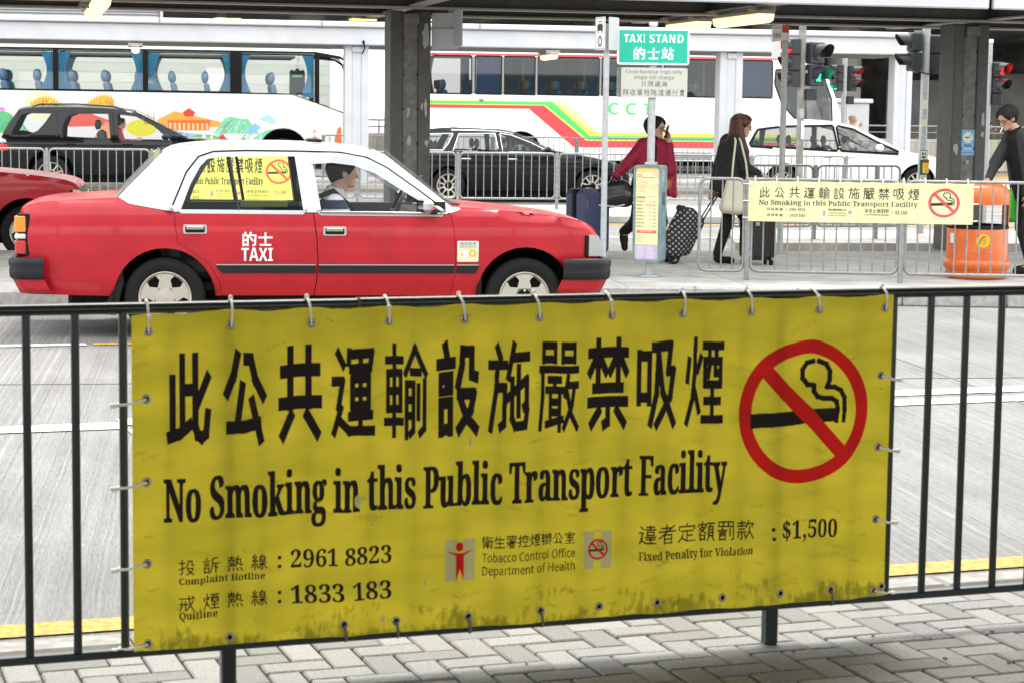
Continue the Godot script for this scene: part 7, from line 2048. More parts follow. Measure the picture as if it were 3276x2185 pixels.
func island_things() -> void:
	# railing with the pale banner
	var at := Vector3(5.205, 0.13, -19.43)
	rail_run("guard_railing", "grey steel railing on the island carrying the pale narrow banner", at, -13.0, [[-0.46, -0.035], [0.035, 1.425], [1.495, 2.885], [2.955, 4.345]], 0.965, 0.085, 0.116, M.galv, [0.0, 1.46, 2.92, 4.38])
	var w := 1024; var m := w / 2.12
	var p := Paint.new(w, 200, Color(0.89, 0.885, 0.69))
	var ink := Color(0.17, 0.18, 0.15)
	p.glyphs_row("此公共運輸設施嚴禁吸煙", 0.105 * m, 0.06 * m, 0.098 * m, 0.112 * m, 0.1405 * m, 9, ink)
	p.text("No Smoking in this Public Transport Facility", "Droid Serif", true, 0.10 * m, 0.245 * m, 1.50 * m, 0.05 * m, ink)
	no_smoking(p, 1.845 * m, 0.20 * m, 0.148 * m, Color(0.80, 0.34, 0.36), ink)
	p.glyphs_row("投訴熱線", 0.18 * m, 0.275 * m, 0.03 * m, 0.026 * m, 0.04 * m, 10, ink); p.text(":", "Droid Serif", true, 0.36 * m, 0.30 * m, 4, 0.026 * m, ink)
	p.text("2961 8823", "Droid Serif", true, 0.39 * m, 0.302 * m, 0.15 * m, 0.027 * m, ink)
	p.glyphs_row("戒煙熱線", 0.18 * m, 0.335 * m, 0.03 * m, 0.026 * m, 0.04 * m, 10, ink); p.text(":", "Droid Serif", true, 0.36 * m, 0.36 * m, 4, 0.026 * m, ink)
	p.text("1833 183", "Droid Serif", true, 0.39 * m, 0.362 * m, 0.15 * m, 0.027 * m, ink)
	p.rect(0.70 * m, 0.285 * m, 0.045 * m, 0.065 * m, Color(0.88, 0.86, 0.84)); p.rect(0.715 * m, 0.30 * m, 0.014 * m, 0.05 * m, Color(0.78, 0.30, 0.32))
	p.glyphs_row("衞生署控煙辦公室", 0.76 * m, 0.275 * m, 0.02 * m, 0.02 * m, 0.021 * m, 11, ink)
	p.text("Tobacco Control Office", "Droid Sans", false, 0.76 * m, 0.325 * m, 0.165 * m, 0.014 * m, ink); p.text("Department of Health", "Droid Sans", false, 0.76 * m, 0.35 * m, 0.165 * m, 0.014 * m, ink)
	p.rect(0.945 * m, 0.285 * m, 0.04 * m, 0.05 * m, Color(0.88, 0.86, 0.84)); no_smoking(p, 0.965 * m, 0.31 * m, 0.019 * m, Color(0.80, 0.34, 0.36), ink)
	p.glyphs_row("違者定額罰款", 1.10 * m, 0.27 * m, 0.034 * m, 0.04 * m, 0.0395 * m, 9, ink)
	p.text("Fixed Penalty for Violation", "Droid Serif", true, 1.10 * m, 0.337 * m, 0.232 * m, 0.016 * m, ink)
	p.text(":", "Droid Serif", true, 1.365 * m, 0.32 * m, 4, 0.03 * m, ink)
	p.text("$1,500", "Droid Serif", true, 1.39 * m, 0.322 * m, 0.115 * m, 0.034 * m, ink)
	var n := thing("banner", "pale yellow narrow no smoking banner tied along the grey railing beside the bin", "banner", at, -13.0)
	hung_sheet(n, 0.0, 2.12, 0.565, 0.955, 0.030, mt(Color.WHITE, 0.4, 0.0, {"albedo_texture": p.tex(), "backlight_enabled": true, "backlight": gr(0.75), "texture_repeat": false}), 0.011)
	for k in 11:
		var x := 0.06 + k * 0.2
		tubed(n, "cable_tie", [Vector3(x, 0.925, 0.05), Vector3(x + 0.004, 0.965, 0.045), Vector3(x + 0.004, 0.99, 0.0), Vector3(x, 0.965, -0.025)], 0.006, M.tie, 6)
	for k in 3:
		for e in [[0.02, -0.05], [2.10, 2.17]]:
			tubed(n, "cable_tie", [Vector3(e[0], 0.6 + k * 0.16, 0.05), Vector3((e[0] + e[1]) / 2, 0.6 + k * 0.16, 0.05), Vector3(e[1], 0.6 + k * 0.16, 0.012)], 0.005, M.tie, 6)
	# litter bin
	var org := mt(Color(0.74, 0.13, 0.006), 0.35, 0.0, {"albedo_texture": noise(0.03, gr(0.86), gr(1.0), 256, 5, FastNoiseLite.TYPE_SIMPLEX, 23), "uv1_triplanar": true, "uv1_scale": Vector3(2.2, 0.6, 2.2), "clearcoat_enabled": true, "clearcoat": 0.4})
	var bin := thing("litter_bin", "orange plastic litter bin with a domed top beside the right-hand column", "bin", Vector3(7.60, 0.13, -19.66), -10.0)
	var b := B.new()
	b.lathe([Vector2(0.0, 0.0), Vector2(0.27, 0.0), Vector2(0.30, 0.03), Vector2(0.30, 0.09), Vector2(0.31, 0.10), Vector2(0.322, 0.112), Vector2(0.324, 0.16), Vector2(0.314, 0.18), Vector2(0.300, 0.19), Vector2(0.296, 0.50), Vector2(0.290, 0.51), Vector2(0.275, 0.505), Vector2(0.27, 0.2)], 48)
	put(bin, "drum", b, org)
	var dm := B.new()
	dm.lathe([Vector2(0.27, 0.735), Vector2(0.297, 0.73), Vector2(0.300, 0.80), Vector2(0.296, 0.85), Vector2(0.272, 0.895), Vector2(0.22, 0.925), Vector2(0.12, 0.938), Vector2(0.0, 0.94)], 48)
	put(bin, "dome", dm, org)
	for a in [-0.42, PI - 0.42]:
		var sd := B.new()
		sd.lathe([Vector2(0.296, 0.49), Vector2(0.298, 0.74)], 14, Transform3D(Basis(Vector3.UP, -a), Vector3.ZERO), true, 0.84)
		sd.lathe([Vector2(0.278, 0.49), Vector2(0.280, 0.74)], 14, Transform3D(Basis(Vector3.UP, -a), Vector3.ZERO), true, 0.84)
		put(bin, "side_wall", sd, org)
	var bag := B.new()
	bag.lathe([Vector2(0.299, 0.494), Vector2(0.301, 0.515), Vector2(0.285, 0.53), Vector2(0.26, 0.49), Vector2(0.24, 0.3), Vector2(0.0, 0.28)], 40)
	put(bin, "bin_liner", bag, M.black)
	var pl := B.new()
	pl.lathe([Vector2(0.0, 0.952), Vector2(0.15, 0.952), Vector2(0.17, 0.94)], 28)
	put(bin, "ash_tray", pl, M.chrome)
	var sp := Paint.new(128, 128, Color(0.88, 0.72, 0.05))
	sp.poly(P2([30, 100, 36, 60, 50, 30, 70, 20, 90, 26, 60, 40, 46, 70]), Color(0.80, 0.30, 0.22)); sp.disc(74, 56, 16, 18, Color(0.86, 0.48, 0.34)); sp.line([Vector2(34, 96), Vector2(46, 50), Vector2(66, 24), Vector2(98, 30)], 5, INK)
	for k in 4:
		sp.rect(52, 74 + k * 9, 48 - k * 6, 3, Color(0.45, 0.32, 0.06))
	var disc := B.new()
	var rows := []
	for i in 11:
		var row := []
		for j in 11:
			var u := -1.0 + 0.2 * j; var v := -1.0 + 0.2 * i
			var dx := u * sqrt(1.0 - v * v / 2.0) * 0.068; var dy := v * sqrt(1.0 - u * u / 2.0) * 0.066
			row.append(Vector3(sin(dx / 0.3) * 0.3005, 0.385 + dy, cos(dx / 0.3) * 0.3005))
		rows.append(row)
	var duv := []
	for i in 11:
		var row := []
		for j in 11:
			row.append(Vector2(rows[i][j].x / 0.14 + 0.5, 0.5 - (rows[i][j].y - 0.385) / 0.14))
		duv.append(row)
	disc.grid(rows, duv)
	put(bin, "round_sticker", disc, mt(Color.WHITE, 0.4, 0.0, {"albedo_texture": sp.tex()}))
	for e in [[0.0, 0.292, 0.10, 7], [0.0, 0.274, 0.045, 3], [-0.005, 0.259, 0.20, 15], [-0.01, 0.244, 0.06, 5]]:
		for k in e[3]:
			var an: float = (e[0] + e[2] * (float(k) / e[3] - 0.5)) / 0.3
			boxed(bin, "small_print", Vector3(sin(an) * 0.2985, e[1], cos(an) * 0.2985), Vector3(e[2] / e[3] * 0.6, 0.006, 0.001), mt(Color(0.25, 0.03, 0.01), 0.6), 0.0, Basis(Vector3.UP, an))
	boxed(bin, "paper_label", Vector3(-0.268, 0.40, 0.142), Vector3(0.07, 0.10, 0.002), M.white_paint, 0.0, Basis(Vector3.UP, -1.085))
	# taxi stand post
	var ts := thing("taxi_stand_sign", "green taxi stand sign on a grey post with a plate and a fare board below", "sign", Vector3(4.325, 0.13, -19.79), -9.0)
	tubed(ts, "post", [Vector3(0, 0, 0), Vector3(0, 2.44, 0)], 0.037, M.pole, 16)
	boxed(ts, "post_base", Vector3(0, 0.01, 0), Vector3(0.16, 0.02, 0.16), M.pole, 0.004)
	tubed(ts, "post_cap", [Vector3(0, 2.415, 0), Vector3(0, 2.445, 0)], 0.042, M.white_paint, 16)
	var sg := Paint.new(700, 350, Color(0.92, 0.93, 0.92))
	var green := Color(0.0, 0.66, 0.56)
	sg.rect(18, 18, 664, 314, green)
	for e in [["T", 63, 51], ["A", 117, 60], ["X", 187, 53], ["I", 254, 13], ["S", 312, 50], ["T", 374, 51], ["A", 430, 58], ["N", 504, 56], ["D", 584, 57]]:
		sg.text(e[0], "Droid Sans", true, e[1], 136, e[2], 78, Color(0.93, 0.95, 0.94))
	sg.glyphs_row("的士站", 160, 188, 110, 110, 138, 14, Color(0.93, 0.95, 0.94))
	var bd := B.new()
	bd.prism(rounded(0.69, 0.345, 0.025, Vector2(0, 2.21)), 0.042, 0.062)
	var brd := put(ts, "sign_board", bd, print_mat(sg.tex(), -0.345, 2.0375, 0.69, 0.345, 0.3))
	for y in [2.16, 2.29]:
		var bolt := B.new()
		bolt.lathe([Vector2(0, 0.006), Vector2(0.01, 0.004), Vector2(0.012, 0)], 10, Transform3D(Basis(Vector3.RIGHT, PI / 2), Vector3(0.01, y, 0.062)))
		put(brd, "bolt", bolt, M.galv)
	for y in [2.1, 2.3, 1.8, 1.95]:
		boxed(ts, "clamp", Vector3(0, y, 0.02), Vector3(0.1, 0.03, 0.06), M.galv, 0.004)
	var nt := Paint.new(640, 290, Color(0.72, 0.72, 0.69))
	var dk := Color(0.20, 0.20, 0.20)
	nt.text("Cross-harbour trips only", "Droid Sans", false, 44, 56, 545, 34, dk); nt.text("single toll charge", "Droid Sans", false, 124, 110, 385, 34, dk)
	nt.glyphs_row("只限過海", 192, 130, 54, 56, 66, 8, dk); nt.glyphs_row("限收單程隧道通行費", 20, 212, 54, 58, 68, 8, dk)
	var bd2 := B.new()
	bd2.prism(rounded(0.635, 0.285, 0.02, Vector2(0.015, 1.868)), 0.042, 0.058)
	put(ts, "toll_plate", bd2, print_mat(nt.tex(), 0.015 - 0.3175, 1.868 - 0.1425, 0.635, 0.285, 0.4))
	var bd3 := B.new()
	bd3.prism(rounded(0.66, 0.285, 0.02, Vector2(-0.01, 1.872)), -0.062, -0.045)
	put(ts, "rear_plate", bd3, M.galv)
	var fb := Node3D.new()
	fb.name = "fare_board"
	ts.add_child(fb, true)
	fb.rotation.y = deg_to_rad(-21)
	var teal := mt(Color(0.20, 0.32, 0.34), 0.5, 0.0, {"albedo_texture": noise(0.02, gr(0.75), gr(1.0), 256, 4), "uv1_triplanar": true, "uv1_scale": Vector3.ONE})
	var shell := B.new()
	shell.prism(rounded(0.275, 0.93, 0.03, Vector2(0, 0.615)), -0.10, 0.085)
	put(fb, "casing", shell, teal)
	var rim := B.new()
	var outer := rounded(0.275, 0.93, 0.03, Vector2(0, 0.615)); var inner := rounded(0.235, 0.885, 0.02, Vector2(0, 0.615))
	for k in outer.size():
		var k4 := (k + 1) % outer.size()
		rim.quad(Vector3(outer[k].x, outer[k].y, 0.1), Vector3(outer[k4].x, outer[k4].y, 0.1), Vector3(inner[k4].x, inner[k4].y, 0.1), Vector3(inner[k].x, inner[k].y, 0.1))
		rim.quad(Vector3(inner[k].x, inner[k].y, 0.1), Vector3(inner[k4].x, inner[k4].y, 0.1), Vector3(inner[k4].x, inner[k4].y, 0.087), Vector3(inner[k].x, inner[k].y, 0.087))
		rim.quad(Vector3(outer[k].x, outer[k].y, 0.1), Vector3(outer[k4].x, outer[k4].y, 0.1), Vector3(outer[k4].x, outer[k4].y, 0.084), Vector3(outer[k].x, outer[k].y, 0.084))
	put(fb, "rim", rim, teal)
	var fp := Paint.new(236, 886, Color(0.87, 0.87, 0.66))
	var rr := RandomNumberGenerator.new()
	rr.seed = 2
	for k in 26:
		fp.disc(rr.randf() * 236, rr.randf() * 400, 28 + rr.randf() * 26, 22, Color(0.88, 0.84, 0.62).lerp(Color(0.89, 0.74, 0.60), rr.randf()))
	fp.rect(0, 0, 236, 40, Color(0.90, 0.76, 0.45))
	fp.rect(8, 740, 220, 146, Color(0.72, 0.66, 0.76))
	fp.rect(16, 64, 44, 26, Color(0.78, 0.30, 0.24)); fp.rect(22, 70, 30, 13, Color(0.90, 0.82, 0.62)); fp.rect(60, 92, 130, 9, Color(0.82, 0.36, 0.26))
	var tx := Color(0.42, 0.42, 0.36)
	for k in 10:
		fp.rect(14, 118 + k * 14, 60 + rr.randi() % 110, 3, tx.lerp(Color(0.87, 0.87, 0.66), 0.4))
	fp.rect(12, 278, 86, 16, Color(0.30, 0.58, 0.56)); fp.rect(118, 276, 92, 4, Color(0.78, 0.36, 0.28))
	for k in 8:
		fp.rect(12, 322 + k * 34, 50 + rr.randi() % 40, 6, tx); fp.rect(12, 332 + k * 34, 60 + rr.randi() % 40, 3, tx); fp.text(["$60", "$70", "$75", "$80", "$80", "$95", "$100", "$140"][k], "Droid Sans", true, 136, 332 + k * 34, 26, 8, tx); fp.rect(176, 325 + k * 34, 32, 7, tx)
	fp.poly(P2([8, 604, 224, 604, 212, 616, 224, 632, 8, 632, 18, 618]), Color(0.84, 0.40, 0.32)); fp.rect(50, 612, 130, 4, Color(0.92, 0.85, 0.75))
	for k in 7:
		fp.rect(12, 648 + k * 12, 40 + rr.randi() % 80, 3, tx.lerp(Color(0.87, 0.87, 0.66), 0.3))
	for k in 18:
		fp.rect(18 + (k % 2) * 104, 762 + (k / 2) * 13, 50 + rr.randi() % 40, 3, Color(0.90, 0.88, 0.92))
	var sh := B.new()
	sh.prism(rounded(0.234, 0.884, 0.02, Vector2(0, 0.615)), 0.0855, 0.088)
	put(fb, "fare_list", sh, print_mat(fp.tex(), -0.117, 0.173, 0.234, 0.884, 0.35))
	boxed(fb, "torn_sticker", Vector3(0.1385, 0.76, 0.0), Vector3(0.002, 0.12, 0.08), M.steel_dark)
	boxed(fb, "torn_sticker", Vector3(0.1385, 0.98, 0.02), Vector3(0.002, 0.12, 0.05), M.paper)
	boxed(fb, "top_socket", Vector3(0, 1.095, -0.01), Vector3(0.1, 0.03, 0.1), M.pole, 0.006)
	# narrow post with two plates
	var ip := thing("lane_sign", "slim grey post with two white taxi symbol plates beside the front of the taxi", "sign", Vector3(3.865, 0.13, -19.75), -9.0)
	tubed(ip, "post", [Vector3(0, 0, 0), Vector3(0, 2.42, 0)], 0.030, M.pole, 14)
	var ic := Paint.new(96, 200, Color(0.90, 0.90, 0.89))
	ic.rect(4, 4, 88, 192, Color(0.25, 0.25, 0.25)); ic.rect(8, 8, 80, 184, Color(0.88, 0.88, 0.87))
	ic.poly(P2([34, 24, 62, 24, 66, 44, 76, 50, 76, 84, 20, 84, 20, 50, 30, 44]), Color(0.2, 0.2, 0.2)); ic.rect(36, 30, 24, 12, Color(0.85, 0.85, 0.85)); ic.rect(22, 86, 12, 10, Color(0.2, 0.2, 0.2)); ic.rect(62, 86, 12, 10, Color(0.2, 0.2, 0.2))
	ic.disc(48, 148, 22, 34, Color(0.22, 0.22, 0.22)); ic.disc(48, 148, 13, 24, Color(0.88, 0.88, 0.87)); ic.rect(46, 122, 5, 52, Color(0.22, 0.22, 0.22))
	for e in [[-0.062, -1.05, 0.04], [0.062, 0.95, 0.02]]:
		var pb := B.new()
		pb.prism(rounded(0.17, 0.31, 0.012, Vector2(0, 2.325)), 0, 0.006)
		var po := put(ip, "plate", pb, print_mat(ic.tex(), -0.085, 2.17, 0.17, 0.31, 0.4) if e[0] < 0.0 else M.fascia)
		po.transform = Transform3D(Basis(Vector3.UP, e[1]), Vector3(e[0], 0, e[2]))
	# bus stop flag behind
	var bf := thing("bus_stop_sign", "slim grey post with a small white and red stop flag behind the narrow banner", "sign", Vector3(6.63, 0.13, -23.3))
	tubed(bf, "post", [Vector3(0, 0, 0), Vector3(0, 2.56, 0)], 0.036, M.pole, 12)
	var bp := Paint.new(128, 100, Color(0.85, 0.86, 0.85))
	bp.rect(74, 0, 54, 46, Color(0.75, 0.22, 0.22)); bp.rect(10, 16, 54, 6, Color(0.5, 0.5, 0.5))
	for k in 4:
		bp.rect(14 + k * 14, 50, 8, 26, Color(0.35, 0.4, 0.38))
	var flag := B.new()
	flag.prism(P2([-0.17, 2.40, 0.03, 2.43, 0.03, 2.60, -0.17, 2.58]), 0.04, 0.05)
	put(bf, "flag", flag, print_mat(bp.tex(), -0.17, 2.40, 0.2, 0.2, 0.4))

func far_railings() -> void:
	var pans := []
	var posts := []
	for k in 14:
		pans.append([-12.2 + k * 1.64 + 0.035, -12.2 + (k + 1) * 1.64 - 0.035]); posts.append(-12.2 + k * 1.64)
	posts.append(-12.2 + 14 * 1.64)
	rail_run("guard_railing", "long pale grey railing behind the taxi, in front of the black cars", Vector3(0, 0.125, -33.9), 0.0, pans, 0.91, 0.17, 0.126, M.galv, posts)
	rail_run("guard_railing", "short grey railing on the refuge by the crossing push button", Vector3(6.75, 0.125, -26.0), 6.0, [[0.0, 1.10], [1.17, 2.32]], 0.94, 0.16, 0.11, M.galv, [-0.035, 1.135, 2.0])
	rail_run("guard_railing", "distant grey railing at the back of the platform between the white columns", Vector3(2.9, 0.12, -48.6), 0.0, [[0.0, 1.9], [1.97, 3.9], [3.97, 5.9], [5.97, 7.9], [7.97, 9.9], [9.97, 11.9], [11.97, 13.9], [13.97, 15.9]], 1.0, 0.1, 0.125, M.galv, [-0.03, 1.935, 3.935, 5.935, 7.935, 9.935, 11.935, 13.935])
	var n := thing("banner", "yellow no smoking banner seen through the taxi windows, tied to the far railing", "banner", Vector3(0, 0.125, -33.86))
	var clean := banner_print(1024, 413, Color(0.90, 0.90, 0.44), Color(0.26, 0.27, 0.20), Color(0.86, 0.42, 0.28), false)
	hung_sheet(n, -0.69, 1.58, 0.04, 0.90, 0.04, mt(Color.WHITE, 0.45, 0.0, {"albedo_texture": clean, "backlight_enabled": true, "backlight": gr(0.9), "texture_repeat": false}), 0.012)
	for k in 9:
		var x := -0.62 + k * 0.27
		tubed(n, "cable_tie", [Vector3(x, 0.87, 0.06), Vector3(x, 0.92, 0.04), Vector3(x, 0.935, 0.0)], 0.006, M.tie, 5)

# one lamp of a signal looks along +z from the origin
func lamp_unit(t: Node3D, at: Vector3, r: float, lit: int, man: bool) -> void:
	var o := Node3D.new()
	o.name = "signal_lamp"
	t.add_child(o, true)
	o.position = at
	var rows := []
	for j in 15:
		var w := lerpf(-0.45, PI + 0.45, j / 14.0)
		var row := []
		for i in 4:
			var a := i / 3.0
			row.append(Vector3(cos(w) * r * 1.12, sin(w) * r * 1.12, a * r * 2.0 * (0.42 + 0.58 * clampf(sin(w) * 0.7 + 0.45, 0, 1))))
		rows.append(row)
	var vb := B.new()
	vb.grid(rows)
	put(o, "visor", vb, M.signal_black)
	var lens := B.new()
	lens.lathe([Vector2(0, 0.012), Vector2(r * 0.6, 0.009), Vector2(r, 0.0)], 20, Transform3D(Basis(Vector3.RIGHT, PI / 2), Vector3(0, 0, 0.006)))
	put(o, "lens", lens, M.signal_black if man else (M.lit_red if lit == 1 else M.lit_green if lit == 2 else M.lens_dark))
	if man:
		var mb := B.new()
		for e in [[0, 0.62, 0, 0.5, 0.2], [0, 0.36, 0, -0.1, 0.24], [-0.04, -0.1, -0.28, -0.72, 0.15], [0.04, -0.1, 0.26, -0.72, 0.15], [-0.1, 0.3, -0.38, -0.08, 0.11], [0.1, 0.3, 0.34, 0.0, 0.11]]:
			var a := Vector2(e[0], e[1]) * r; var c := Vector2(e[2], e[3]) * r
			var d: Vector2 = (c - a).normalized() * e[4] * r * 0.9
			var q := Vector2(-d.y, d.x)
			mb.prism(PackedVector2Array([a + q - d * 0.6, c + q + d * 0.4, c - q + d * 0.4, a - q - d * 0.6]), 0.016, 0.020 + mb.v.size() * 0.00001)
		put(o, "walking_figure_light", mb, M.lit_red if lit == 1 else M.lit_green if lit == 2 else M.lens_dark)
	if lit > 0:
		var li := OmniLight3D.new()
		li.name = "lamp_light"
		li.light_energy = 0.02; li.light_size = r * 0.5; li.shadow_enabled = true
		li.light_color = Color(1, 0.1, 0.08) if lit == 1 else Color(0.1, 1, 0.75)
		o.add_child(li)
		li.position = Vector3(0, 0, 0.05)

func head_box(t: Node3D, called: String, at: Vector3, yaw: float, lits: Array, u: float, man: bool) -> void:
	# lits from top to bottom: 0 dark, 1 red, 2 green
	var o := Node3D.new()
	o.name = called
	t.add_child(o, true)
	o.position = at; o.rotation.y = deg_to_rad(yaw)
	for k in lits.size():
		var y: float = (lits.size() - 1) * u / 2.0 - k * u
		boxed(o, "casing", Vector3(0, y, -0.07), Vector3(u * 0.92, u * 0.985, 0.15), M.signal_black, 0.02)
		lamp_unit(o, Vector3(0, y, 0.006), u * 0.36, lits[k], man)

func signals() -> void:
	M.signal_black = mt(Color(0.016, 0.018, 0.021), 0.5)
	M.lens_dark = mt(Color(0.03, 0.03, 0.03), 0.15)
	M.lit_red = mt(Color(0.4, 0.01, 0.02), 0.4, 0.0, {"emission_enabled": true, "emission": Color(1.0, 0.06, 0.09), "emission_energy_multiplier": 0.9})
	M.lit_green = mt(Color(0.02, 0.3, 0.22), 0.4, 0.0, {"emission_enabled": true, "emission": Color(0.12, 1.0, 0.78), "emission_energy_multiplier": 0.6})
	var dull := mt(Color(0.30, 0.30, 0.27), 0.6, 0.1, {"albedo_texture": noise(0.02, gr(0.7), gr(1.0), 256, 5), "uv1_triplanar": true, "uv1_scale": Vector3.ONE * 0.8})
	# crossing signal in the middle of the picture
	var a := thing("traffic_signal", "signal post with a lit green walking figure above the white people carrier", "traffic light", Vector3(9.80, 0.12, -33.4))
	tubed(a, "post", [Vector3(0, 0, 0), Vector3(-0.01, 3.4, 0)], 0.06, dull, 14)
	head_box(a, "vehicle_head", Vector3(-0.22, 2.44, 0.02), -76, [1, 0, 0], 0.262, false)
	head_box(a, "pedestrian_head", Vector3(0.27, 2.425, 0.0), 30, [0, 2], 0.36, true)
	boxed(a, "bracket", Vector3(-0.08, 2.75, 0), Vector3(0.16, 0.05, 0.04), M.galv, 0.004); boxed(a, "bracket", Vector3(-0.08, 2.12, 0), Vector3(0.16, 0.05, 0.04), M.galv, 0.004); boxed(a, "bracket", Vector3(0.1, 2.3, 0), Vector3(0.16, 0.05, 0.04), M.galv, 0.004)
	boxed(a, "buzzer_box", Vector3(0.15, 1.93, 0.03), Vector3(0.18, 0.19, 0.14), M.signal_black, 0.01)
	boxed(a, "backing_plate", Vector3(-0.47, 2.68, 0.09), Vector3(0.15, 0.30, 0.02), M.fascia, 0.004)
	boxed(a, "notice", Vector3(0.0, 1.62, 0.062), Vector3(0.07, 0.14, 0.006), M.paper); boxed(a, "notice", Vector3(0.02, 1.35, 0.062), Vector3(0.05, 0.3, 0.006), M.white_paint)
	# smaller one further back
	var b := thing("traffic_signal", "distant signal post with a red figure beside the pale cabinet", "traffic light", Vector3(15.82, 0.0, -50.2))
	tubed(b, "post", [Vector3(0, 0, 0), Vector3(0, 3.15, 0)], 0.065, M.pole, 12)
	head_box(b, "vehicle_head", Vector3(-0.21, 2.65, 0), -80, [0, 0, 2], 0.22, false)
	head_box(b, "pedestrian_head", Vector3(0.25, 2.64, 0), 45, [1, 0], 0.32, true)
	boxed(b, "buzzer_box", Vector3(0.15, 2.1, 0.02), Vector3(0.17, 0.2, 0.14), M.signal_black, 0.01)
	# big one with the push button
	var c := thing("traffic_signal", "pale signal post with a push button box, its dark signal heads facing away", "traffic light", Vector3(9.765, 0.125, -27.4))
	tubed(c, "post", [Vector3(0, 0, 0), Vector3(0.0, 2.78, 0)], 0.055, M.pole, 14)
	head_box(c, "vehicle_head", Vector3(-0.23, 2.455, 0), -88, [0, 0], 0.262, false)
	head_box(c, "vehicle_head", Vector3(0.17, 2.43, -0.10), 150, [0, 0], 0.262, false)
	for y in [2.2, 2.72]:
		boxed(c, "bracket", Vector3(-0.07, y, 0), Vector3(0.2, 0.04, 0.03), M.galv, 0.004)
	tubed(c, "cable", [Vector3(-0.15, 2.2, 0.03), Vector3(0.02, 2.16, 0.06), Vector3(0.2, 2.2, 0.0), Vector3(0.25, 2.5, -0.02)], 0.008, M.black, 5)
	var pb := Paint.new(64, 160, Color(0.10, 0.42, 0.34))
	pb.rect(4, 4, 56, 44, Color(0.88, 0.88, 0.86)); pb.rect(14, 10, 16, 14, Color(0.2, 0.2, 0.2)); pb.rect(36, 10, 12, 14, Color(0.2, 0.2, 0.2)); pb.rect(14, 28, 34, 12, Color(0.3, 0.3, 0.3)); pb.rect(4, 126, 56, 30, Color(0.85, 0.85, 0.83))
	for k in 3:
		pb.rect(12, 132 + k * 8, 40, 3, Color(0.35, 0.35, 0.35))
	var plate := B.new()
	plate.prism(P2([-0.055, 0.70, 0.055, 0.70, 0.055, 1.13, -0.055, 1.13]), 0.055, 0.062)
	put(c, "button_plate", plate, print_mat(pb.tex(), -0.055, 0.70, 0.11, 0.43, 0.4))
	boxed(c, "push_button", Vector3(0.02, 0.90, 0.09), Vector3(0.075, 0.16, 0.07), mt(Color(0.75, 0.36, 0.03), 0.4), 0.015)
	boxed(c, "button_hood", Vector3(0.02, 0.985, 0.09), Vector3(0.08, 0.05, 0.075), mt(Color(0.08, 0.03, 0.01), 0.4), 0.012)
	for e in [[1.5, 0.09, 0.1], [1.75, 0.07, 0.12]]:
		boxed(c, "notice", Vector3(-0.01, e[0], 0.056), Vector3(e[1], e[2], 0.006), mt(Color(0.66, 0.64, 0.5), 0.8))
	# right edge
	var d := thing("traffic_signal", "signal post with a lit red figure beside the right-hand column", "traffic light", Vector3(11.285, 0.0, -29.0))
	tubed(d, "post", [Vector3(0, 0, 0), Vector3(0, 2.80, 0)], 0.05, M.pole, 14)
	tubed(d, "post_cap", [Vector3(0, 2.78, 0), Vector3(0, 2.83, 0)], 0.058, M.white_paint, 14)
	head_box(d, "pedestrian_head", Vector3(0.17, 2.28, 0.04), 25, [1, 0], 0.23, true)
	boxed(d, "buzzer_box", Vector3(0.12, 1.97, 0.03), Vector3(0.14, 0.16, 0.12), M.signal_black, 0.01)

